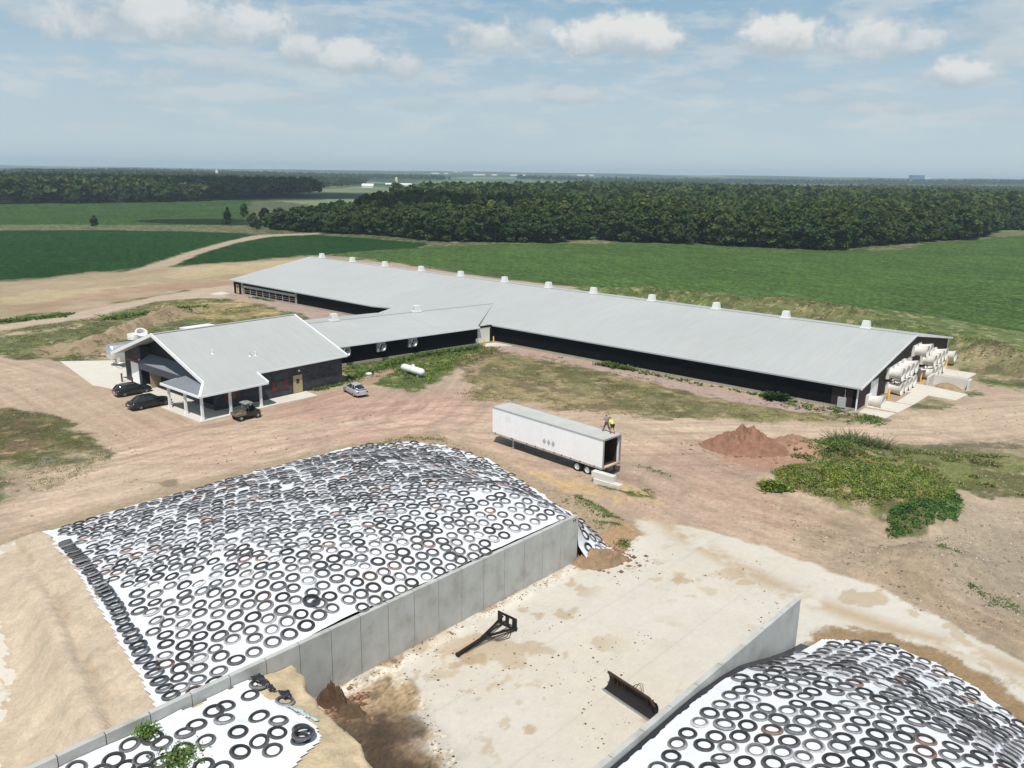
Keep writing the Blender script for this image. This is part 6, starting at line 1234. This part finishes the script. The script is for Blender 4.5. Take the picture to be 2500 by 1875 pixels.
# dark wood on the left beyond the fields
lw = np.array([*GG([(-60, 443), (0, 441), (80, 440), (170, 440), (240, 438), (330, 437), (420, 435), (495, 432)]), (-210, 900), (-330, 1180), (-520, 1300), (-1000, 1300)])
Q = scatter_poly(lw, 8., 3, .32, .0006); Q = Q[np.argsort(np.hypot(Q[:, 0], Q[:, 1]))]; ed = line_d(Q[:, 0], Q[:, 1], lw[:8]); fr = Q[ed < 7][:26]; rest = Q[ed >= 5]
for ti, q in enumerate(sorted(fr.tolist(), key=lambda q: q[0]/q[1])): tree(float(q[0]), float(q[1]), rng.uniform(12, 17), int(rng.choice([2, 5, 3, 1])), ordw(ti+1)+' tree from the left along the front of the far left wood', 'trees fronting the far left wood')
q = G(276, 437); tree(float(q[0]), float(q[1]), 18, 3, 'big round pale tree in front of the far left wood', None, wd=1.3)
mass(rest, rng.uniform(14, 20, len(rest)), lowp if len(rest) < 1500 else lowq, 'woodland', 'dark wood across the far left beyond the green fields', 'woodland')
print('LEFTWOOD', len(rest))
# more distant belts of trees
belts = [([(-900, 1600), (-500, 1500), (-330, 1420), (-330, 1900), (-700, 2300), (-1400, 2300)], 13), ([(-1500, 2700), (-600, 2500), (-200, 2600), (-300, 3000), (-1500, 3300)], 24),
         ([(150, 2300), (500, 2200), (560, 2350), (200, 2450)], 16), ([(500, 1500), (1000, 1450), (1500, 1700), (1300, 2100), (700, 1800)], 14), ([(0, 3000), (900, 2800), (2200, 3000), (2100, 3300), (700, 3150), (0, 3200)], 26),]
BP = []; BH = []
for i, (P, sp) in enumerate(belts): Q = scatter_poly(np.array(P), sp, 40+i, .35); BP.append(Q); BH.append(np.full(len(Q), 12+sp*.1)*rng.uniform(.8, 1.25, len(Q)))
BP = np.concatenate(BP); BH = np.concatenate(BH); print('BELTS', len(BP))
mass(BP, BH, lowq, 'woodland', 'bluish belts of woods scattered over the distant rolling country', 'woodland')
# far farm buildings
def farm(px, py, z0, label, parts, cat='farm', rz=0.):
    q = G(px, py, z0); zt = float(terrain(np.array([q[0]]), np.array([q[1]]))[0])
    for _ in range(6): q = G(px, py, zt); zt = float(terrain(np.array([q[0]]), np.array([q[1]]))[0])
    R = E('farm_building', (float(q[0]), float(q[1]), zt-.5), rz, label, cat, None)
    for nm, x, y, L, Wd, h, rf, mt in parts:
        mb = MB(); mb.box(x-L/2, x+L/2, y-Wd/2, y+Wd/2, 0, h); o = mb.build('wall', mt, R); mb = MB(); P = [(-Wd/2-.6, h), (0, h+rf), (Wd/2+.6, h), (Wd/2+.6, h-.3), (-Wd/2-.6, h-.3)]; vs = [(x-L/2-.5, y+a, b) for a, b in P]+[(x+L/2+.5, y+a, b) for a, b in P]
        mb.add(vs, [(0, 1, 2, 3, 4), (9, 8, 7, 6, 5)]+[(i, (i+1) % 5, 5+(i+1) % 5, 5+i) for i in range(5)]); mb.build('roof', nm, R)
    return R
f = farm(862, 402, 0, 'distant white barn with a tall pale silo rising just above the wood', [(m_white, 12, 0, 34, 12, 4, 3, m_white), (m_white, -22, 10, 20, 10, 4, 3, m_red)], 'farm')
mb = MB(); mb.lathe([(3, 0), (3, 17), (2.6, 19), (1.2, 20.4), (.001, 21)], (-6, 0, 0), 20); mb.build('silo', m_conc, f)
farm(795, 405, 0, 'small white-roofed shed among trees left of the distant silo', [(m_white, 0, 0, 22, 14, 4, 4, m_white)])
f = farm(432, 387, 0, 'white barn with a thin silo far off on the left horizon', [(m_white, 0, 0, 40, 14, 4, 3, m_white)]); mb = MB(); mb.lathe([(3, 0), (3, 20), (.001, 24)], (40, 0, 0), 14); mb.build('silo', m_conc, f)
for px, py, l, L in ((238, 374, 'tiny bright white barn high on the left horizon', 60), (268, 375, 'pair of tiny white sheds on the left horizon', 80), (940, 384, 'white farm on the horizon right of the silo', 90), (1035, 386, 'white long shed on the horizon above the middle of the wood', 110), (985, 383, 'small pale farm below the skyline near the centre', 50), (1255, 389, 'tiny white building on the skyline right of centre', 80), (1110, 389, 'thin white farm building on the skyline', 70)):
    farm(px, py, 0, l, [(m_white, 0, 0, L*.55, 16, 4, 2.5, m_white), (m_white, L*.7, 10, L*.25, 14, 4, 3, m_fib)])
m_bluew = mat('blue_factory', (.06, .14, .34), .5); farm(1978, 401, 0, 'blue and white factory block on the right horizon', [(m_white, 0, 0, 70, 40, 22, 1, m_bluew), (m_white, 50, 0, 40, 40, 12, 1, m_white)], 'factory')
q = G(591, 493); mb = MB(); mb.lathe([(.45, 0), (.5, .5), (.4, 1.1), (.001, 1.3)], (0, 0, 0), 12); o = mb.build('marker_barrel', m_white); o.location = (*q, 0); tag(o, 'tiny white barrel where the field track meets the wood', 'barrel')

# ------------------------------------------------------------------ weeds and grass tufts
def tufts(P, H, Wd, cols, spread=.15, blades=7):
    """upright leaf blades round points P (n,2) -> arrays"""
    n = len(P); m = n*blades; c = np.repeat(P, blades, 0)+rng.normal(0, spread, (m, 2)); z = terrain(c[:, 0], c[:, 1]); h = np.repeat(H if hasattr(H, '__len__') else np.full(n, H), blades)*rng.uniform(.5, 1.2, m); a = rng.uniform(0, 6.28, m)
    w = Wd*rng.uniform(.6, 1.3, m); lean = rng.normal(0, .8, (m, 2))*h[:, None]; h = h*.62; dx = np.stack([np.cos(a), np.sin(a)], 1)*w[:, None]
    V = np.stack([np.column_stack([c-dx, z-.03]), np.column_stack([c+dx, z-.03]), np.column_stack([c+dx*.5+lean, z+h]), np.column_stack([c-dx*.3+lean, z+h])], 1).reshape(-1, 3)
    cc = np.array(cols)[rng.integers(len(cols), size=m)]*rng.uniform(.7, 1.3, m)[:, None]; return V, np.arange(4*m).reshape(-1, 4), np.repeat(cc, 4, 0)
def leafmass(P, r, h, size, cols, per=26):
    n = len(P); m = n*per; d = rng.normal(size=(m, 3)); d /= np.linalg.norm(d, axis=1)[:, None]; d[:, 2] = np.abs(d[:, 2]); rr = np.repeat(r*rng.uniform(.5, 1.4, n), per)[:, None]; b = np.repeat(np.column_stack([P, terrain(P[:, 0], P[:, 1])]), per, 0)
    Q = b+d*rr*np.array([1, 1, h/r])*rng.uniform(.6, 1.05, (m, 1)); V, F = leaf_cards(Q, size, d+np.array([0, 0, .6])); t_ = np.repeat(rng.uniform(.7, 1.25, n), per)*rng.uniform(.8, 1.2, m)
    cc = np.repeat(np.array(cols)[rng.integers(len(cols), size=n)], per, 0)*t_[:, None]; return V, F, np.repeat(cc, 4, 0)
def tuft_obj(name, label, sets, cat='weeds'):
    Vs, Fs, Cs, off = [], [], [], 0
    for V, F, c in sets: Vs.append(V); Fs.append(F+off); Cs.append(c); off += len(V)
    o = mesh_np(name, np.concatenate(Vs), np.concatenate(Fs), m_weed, col=np.concatenate(Cs)); tag(o, label, cat, None, 'stuff'); return o
def pts_in(P, n, seed=0, clump=0, thr=.5):
    P = np.asarray(P); lo, hi = P.min(0), P.max(0); r_ = np.random.default_rng(seed); Q = r_.uniform(lo, hi, (n*3, 2)); Q = Q[poly_sd(Q[:, 0], Q[:, 1], P) > 0]
    if clump: Q = Q[fbm(Q[:, 0], Q[:, 1], clump, 3, seed+1) > thr]
    return Q[:n]
GR = [(.11, .19, .04), (.15, .21, .05), (.08, .14, .035)]; YG = [(.26, .31, .05), (.32, .33, .05), (.19, .27, .05)]; DR = [(.38, .30, .16), (.30, .25, .12), (.20, .19, .08)]
def line_pts(P, n, w, seed=0): r_ = np.random.default_rng(seed); P = np.asarray(P); i = r_.integers(len(P)-1, size=n); f = r_.random(n)[:, None]; return P[i]*(1-f)+P[i+1]*f+r_.normal(0, w, (n, 2))
tuft_obj('weeds', 'rank green weeds growing between the low wing, the propane tank and the car', [tufts(pts_in(GG([(738, 795), (800, 775), (900, 757), (1035, 742), (1050, 750), (990, 790), (930, 835), (895, 850), (800, 828), (742, 830)]), 1500, 1, 2.5, .47), .16, .07, GR+YG[:1]), leafmass(pts_in(GG([(738, 795), (800, 775), (900, 757), (1035, 742), (1040, 755), (990, 785), (930, 830), (895, 845), (850, 800), (742, 815)]), 700, 41, 2.2, .5), .4, .28, .14, GR+YG[:1], 16), tufts(line_pts(np.array([B(84, 56), B(79.5, 40), B(82, 27)]), 260, .4, 2), .7, .14, GR)])
tuft_obj('weeds', 'scattered weeds and dead stalks over the trampled ground before the long barn', [tufts(pts_in(GG([(1000, 792), (1070, 752), (1200, 775), (1500, 840), (1850, 903), (1700, 912), (1300, 895), (1050, 868), (962, 862), (1020, 835)]), 3000, 4, 2.2, .52), .14, .05, DR+GR[:1]), tufts(line_pts(GG([(1000, 790), (1040, 765), (1062, 752)]), 160, .8, 5), .5, .07, GR+DR)])
tuft_obj('weeds', 'low weeds sprouting along the barn foundation', [tufts(line_pts(np.array([B(u, v) for u, v in ((96, 24), (112, 23.6), (128, 23.6), (141, 24))]), 70, .5, 7), .5, .15, GR), tufts(line_pts(np.array([B(104, 23.3), B(109, 23.3)]), 60, .3, 8), .9, .15, GR), tufts(line_pts(np.array([B(134, 25.5), B(139, 24.5), B(143, 25), B(145, 26)]), 110, 1.1, 9), .35, .09, GR), tufts(line_pts(np.array([B(131.5, 23.7), B(132.5, 23.7)]), 60, .4, 10), 1.1, .2, [(.03, .06, .02)]),
          tufts(line_pts(np.array([B(9, 23.2), B(16, 23.2)]), 50, .3, 11), .4, .12, GR), tufts(line_pts(np.array([B(84.9, 63), B(84.9, 58.5)]), 60, .3, 12), .4, .12, GR)])
tuft_obj('grass', 'rough grass and dry stems on the left island around the dug soil', [tufts(pts_in(GG([(0, 716), (190, 688), (340, 652), (490, 645), (640, 677), (400, 740), (265, 775), (160, 782), (0, 768)]), 3200, 14, 3, .5), .16, .07, GR+DR), tufts(line_pts(GG([(0, 695), (80, 688), (140, 680)]), 200, .9, 15), .5, .2, GR), tufts(line_pts(GG([(230, 690), (300, 680), (380, 672), (430, 668)]), 160, .9, 16), .7, .2, GR)], 'grass')
tuft_obj('grass', 'short rough grass on the rounded patch at the left edge', [tufts(pts_in(GG([(-40, 880), (70, 888), (140, 908), (200, 945), (247, 980), (228, 1008), (130, 1052), (-40, 1090)]), 6000, 18, 1.6, .46), .07, .035, GR+DR)], 'grass')
tuft_obj('grass', 'long tussocky grass over the bank behind the barn', [tufts(line_pts(GG([(1330, 640), (1480, 652), (1700, 668), (1900, 700), (2050, 745), (2240, 790)]), 1500, 3.4, 20), .16, .12, [(.15, .19, .05), (.22, .22, .08), (.28, .23, .11), (.11, .15, .05)])], 'grass')
# weed mound with bright shrubs
tuft_obj('weeds', 'bright yellow-green flowering weeds heaped over the mound on the right', [leafmass(pts_in(GG([(1680, 1045), (1740, 1022), (1850, 1012), (1960, 1020), (2040, 1050), (2060, 1085), (1990, 1105), (1930, 1108), (1860, 1106), (1790, 1088), (1700, 1068)]), 2300, 22, 1.1, .40), .30, .30, .10, YG+GR+[(.22, .28, .09), (.30, .32, .12)]), tufts(pts_in(GG([(1665, 1040), (1740, 1005), (1850, 995), (1970, 1005), (2055, 1045), (2070, 1095), (1960, 1120), (1860, 1115), (1780, 1098), (1690, 1075)]), 2600, 52, 1.5, .38), .26, .06, YG+DR+GR), tufts(pts_in(GG([(1640, 1055), (1700, 1075), (1710, 1085), (1650, 1075)]), 90, 23), .4, .14, GR+YG)])
tuft_obj('weeds', 'dark leafy weeds at the lower tip of the weed mound', [leafmass(pts_in(GG([(1915, 1135), (1960, 1112), (2040, 1100), (2062, 1070), (2075, 1100), (2055, 1140), (1990, 1150), (1925, 1165)]), 260, 24), .42, .34, .13, [(.05, .12, .025), (.07, .16, .035), (.10, .19, .04)])])
tuft_obj('weeds', 'mixed green and brown weeds behind the mound beside the road', [tufts(pts_in(GG([(1700, 985), (1850, 962), (2000, 975), (2212, 1010), (2212, 1075), (2080, 1060), (1960, 1000), (1760, 1000)]), 3600, 26, 2.5, .48), .22, .08, GR+DR), leafmass(line_pts(GG([(1790, 985), (1825, 968)]), 120, 1.3, 27), .5, .5, .15, GR), tufts(line_pts(GG([(1815, 962), (1850, 960)]), 80, .7, 28), 1.5, .06, [(.12, .15, .06)]), tufts(line_pts(GG([(1880, 965), (1900, 966)]), 40, .6, 29), 1.3, .05, [(.16, .17, .08)])])
tuft_obj('weeds', 'weedy fringe round the concrete blocks and along the bank of the big pile', [tufts(line_pts(GG([(1302, 1052), (1345, 1064), (1405, 1072)]), 130, .4, 30), .13, .05, GR+YG[:1]), tufts(line_pts(GG([(1240, 1085), (1275, 1100), (1310, 1130), (1320, 1145)]), 150, .5, 31), .16, .06, GR), tufts(line_pts(GG([(1340, 1175), (1352, 1180)]), 30, .3, 32), .16, .06, GR), tufts(line_pts(GG([(1385, 1010), (1450, 1045)]), 26, .4, 33), .14, .06, GR), tufts(line_pts(GG([(560, 1030), (760, 975), (880, 945), (960, 950)]), 220, .4, 34), .2, .05, DR),
          tufts(line_pts(GG([(2085, 1280), (2150, 1300), (2212, 1320)]), 60, .4, 35), .14, .06, GR), tufts(line_pts(GG([(2020, 1175), (2060, 1200), (2030, 1260)]), 40, .5, 36), .15, .06, GR)])
def shrub(s, t, z, r, h, label, n=260, name='weed_bush'):
    x, y = S(s, t); P = np.column_stack([rng.normal(0, r*.45, n), rng.normal(0, r*.45, n), np.abs(rng.normal(0, h*.4, n))]); V, F = leaf_cards(P, .13); c = np.array(GR)[rng.integers(3, size=n)]*rng.uniform(.8, 1.8, n)[:, None]
    o = mesh_np(name, V, F, m_weed, col=np.repeat(c, 4, 0)); o.location = (x, y, z); tag(o, label, 'weed')
s, t = [float(v) for v in st(*G(318, 1585, 3.2))]; shrub(s, t, 3.25, .5, .5, 'small green weed bush growing against the wall between the two sheeted patches')
s, t = [float(v) for v in st(*G(385, 1640, 3.2))]; shrub(s, t, 3.2, 1.0, .4, 'bright green weeds sprawling between tyres at the bottom edge', 420)

# ------------------------------------------------------------------ loose stones and clods
def stones(name, label, P, smin, smax, cols):
    n = len(P); z = terrain(P[:, 0], P[:, 1]); s_ = (smin+(smax-smin)*rng.random(n)**3)[:, None, None]; O = np.array([(1, 0, 0), (0, 1, 0), (-1, 0, 0), (0, -1, 0), (0, 0, .7), (0, 0, -.5)])[None]*rng.uniform(.6, 1.2, (n, 6, 1))*s_
    V = (O+np.column_stack([P, z])[:, None]).reshape(-1, 3); T = np.array([(0, 1, 4), (1, 2, 4), (2, 3, 4), (3, 0, 4), (1, 0, 5), (2, 1, 5), (3, 2, 5), (0, 3, 5)]); F = (T[None]+6*np.arange(n)[:, None, None]).reshape(-1, 3)
    c = np.repeat(np.array(cols)[rng.integers(len(cols), size=n)]*rng.uniform(.7, 1.2, (n, 1)), 6, 0); o = mesh_np(name, V, F, m_soil, col=c); tag(o, label, name, None, 'stuff')
yard = GG([(0, 790), (400, 980), (700, 900), (1000, 860), (1500, 910), (2212, 870), (2300, 1400), (1700, 1190), (1400, 1130), (1060, 960), (880, 935), (400, 1040), (0, 1160)])
stones('stones', 'small stones and clods strewn over the dirt yard', np.concatenate([pts_in(yard, 5200, 71, 6, .5), pts_in(GG([(1650, 1090), (1950, 1190), (2212, 1100), (2300, 1400), (2000, 1330), (1750, 1180)]), 1800, 72), line_pts(GG([(560, 1035), (760, 980), (880, 945), (960, 955), (1060, 990), (1240, 1095)]), 700, .5, 73)]), .03, .16, [(.42, .33, .25), (.30, .22, .16), (.50, .42, .33), (.24, .17, .12)])
stones('feed_crumbs', 'dark crumbs and silage bits scattered on the concrete floor', np.concatenate([pts_in(np.array([S(-25, -.8), S(8, -.8), S(11, -16), S(-22, -16.5)]), 1500, 74, 3, .54), line_pts(np.array([S(-22, -.5), S(-1, -.5)]), 420, .25, 75), pts_in(np.array(wet[:6]), 900, 76)]), .02, .11, [(.22, .15, .08), (.14, .09, .05), (.40, .32, .22)])
stones('clods', 'broken earth clods around the red dirt pile', np.concatenate([rng.normal(0, 1, (420, 2))*np.array([2.6, 1.7])+c0, rng.normal(0, 1, (160, 2))*np.array([1.5, 1.1])+np.array(S(2.4, -1.4)), rng.normal(0, 1, (140, 2))*np.array([.7, .7])+np.array(S(-22.4, -1.8))]), .06, .30, [(.27, .14, .09), (.20, .11, .07)])
# ------------------------------------------------------------------ drifting clouds overhead (they shade the left woods and fields)
m_cloud = bpy.data.materials.new('cloud'); m_cloud.use_nodes = True; nt = m_cloud.node_tree; tr = nt.nodes.new('ShaderNodeBsdfTransparent'); mx = nt.nodes.new('ShaderNodeMixShader'); mx.inputs[0].default_value = .62
nt.nodes['Principled BSDF'].inputs['Base Color'].default_value = (.9, .9, .9, 1); nt.links.new(tr.outputs[0], mx.inputs[1]); nt.links.new(nt.nodes['Principled BSDF'].outputs[0], mx.inputs[2]); nt.links.new(mx.outputs[0], nt.nodes['Material Output'].inputs[0])
def cloud(x, y, rx, ry, seed):
    h = 620.; cx = x+to_sun.x/to_sun.z*h; cy = y+to_sun.y/to_sun.z*h; r_ = np.random.default_rng(seed); bm = bmesh.new()
    for k in range(16):
        a = r_.uniform(0, 6.28); f = math.sqrt(r_.random())*.7; m_ = Matrix.Translation((rx*f*math.cos(a), ry*f*math.sin(a), r_.uniform(0, 20))) @ Matrix.Diagonal((rx*r_.uniform(.25, .42), ry*r_.uniform(.25, .42), r_.uniform(18, 34), 1)); bmesh.ops.create_icosphere(bm, subdivisions=3, radius=1, matrix=m_)
    me = bpy.data.meshes.new('cloud'); bm.to_mesh(me); bm.free(); me.materials.append(m_cloud); o = bpy.data.objects.new('cloud', me); C.objects.link(o); o.location = (cx, cy, h); o['kind'] = 'structure'
cloud(-75, 455, 120, 75, 1); cloud(-330, 900, 260, 180, 2); cloud(80, 1150, 260, 120, 5)
# ------------------------------------------------------------------ summer haze
mb = MB(); mb.box(-9500, 9500, -300, 9900, -6, 92); o = mb.build('haze', None) if False else None
me = bpy.data.meshes.new('haze'); me.from_pydata(mb.v, [], mb.f); mh = bpy.data.materials.new('haze'); mh.use_nodes = True; nt = mh.node_tree; nt.nodes.remove(nt.nodes['Principled BSDF'])
pv_ = nt.nodes.new('ShaderNodeVolumePrincipled'); pv_.inputs['Color'].default_value = (.70, .88, 1, 1); pv_.inputs['Density'].default_value = .00014; pv_.inputs['Anisotropy'].default_value = .0; nt.links.new(pv_.outputs[0], nt.nodes['Material Output'].inputs['Volume'])
me.materials.append(mh); o = bpy.data.objects.new('haze', me); C.objects.link(o); tag(o, 'thin pale summer haze over the distant country', 'haze', None, 'stuff')
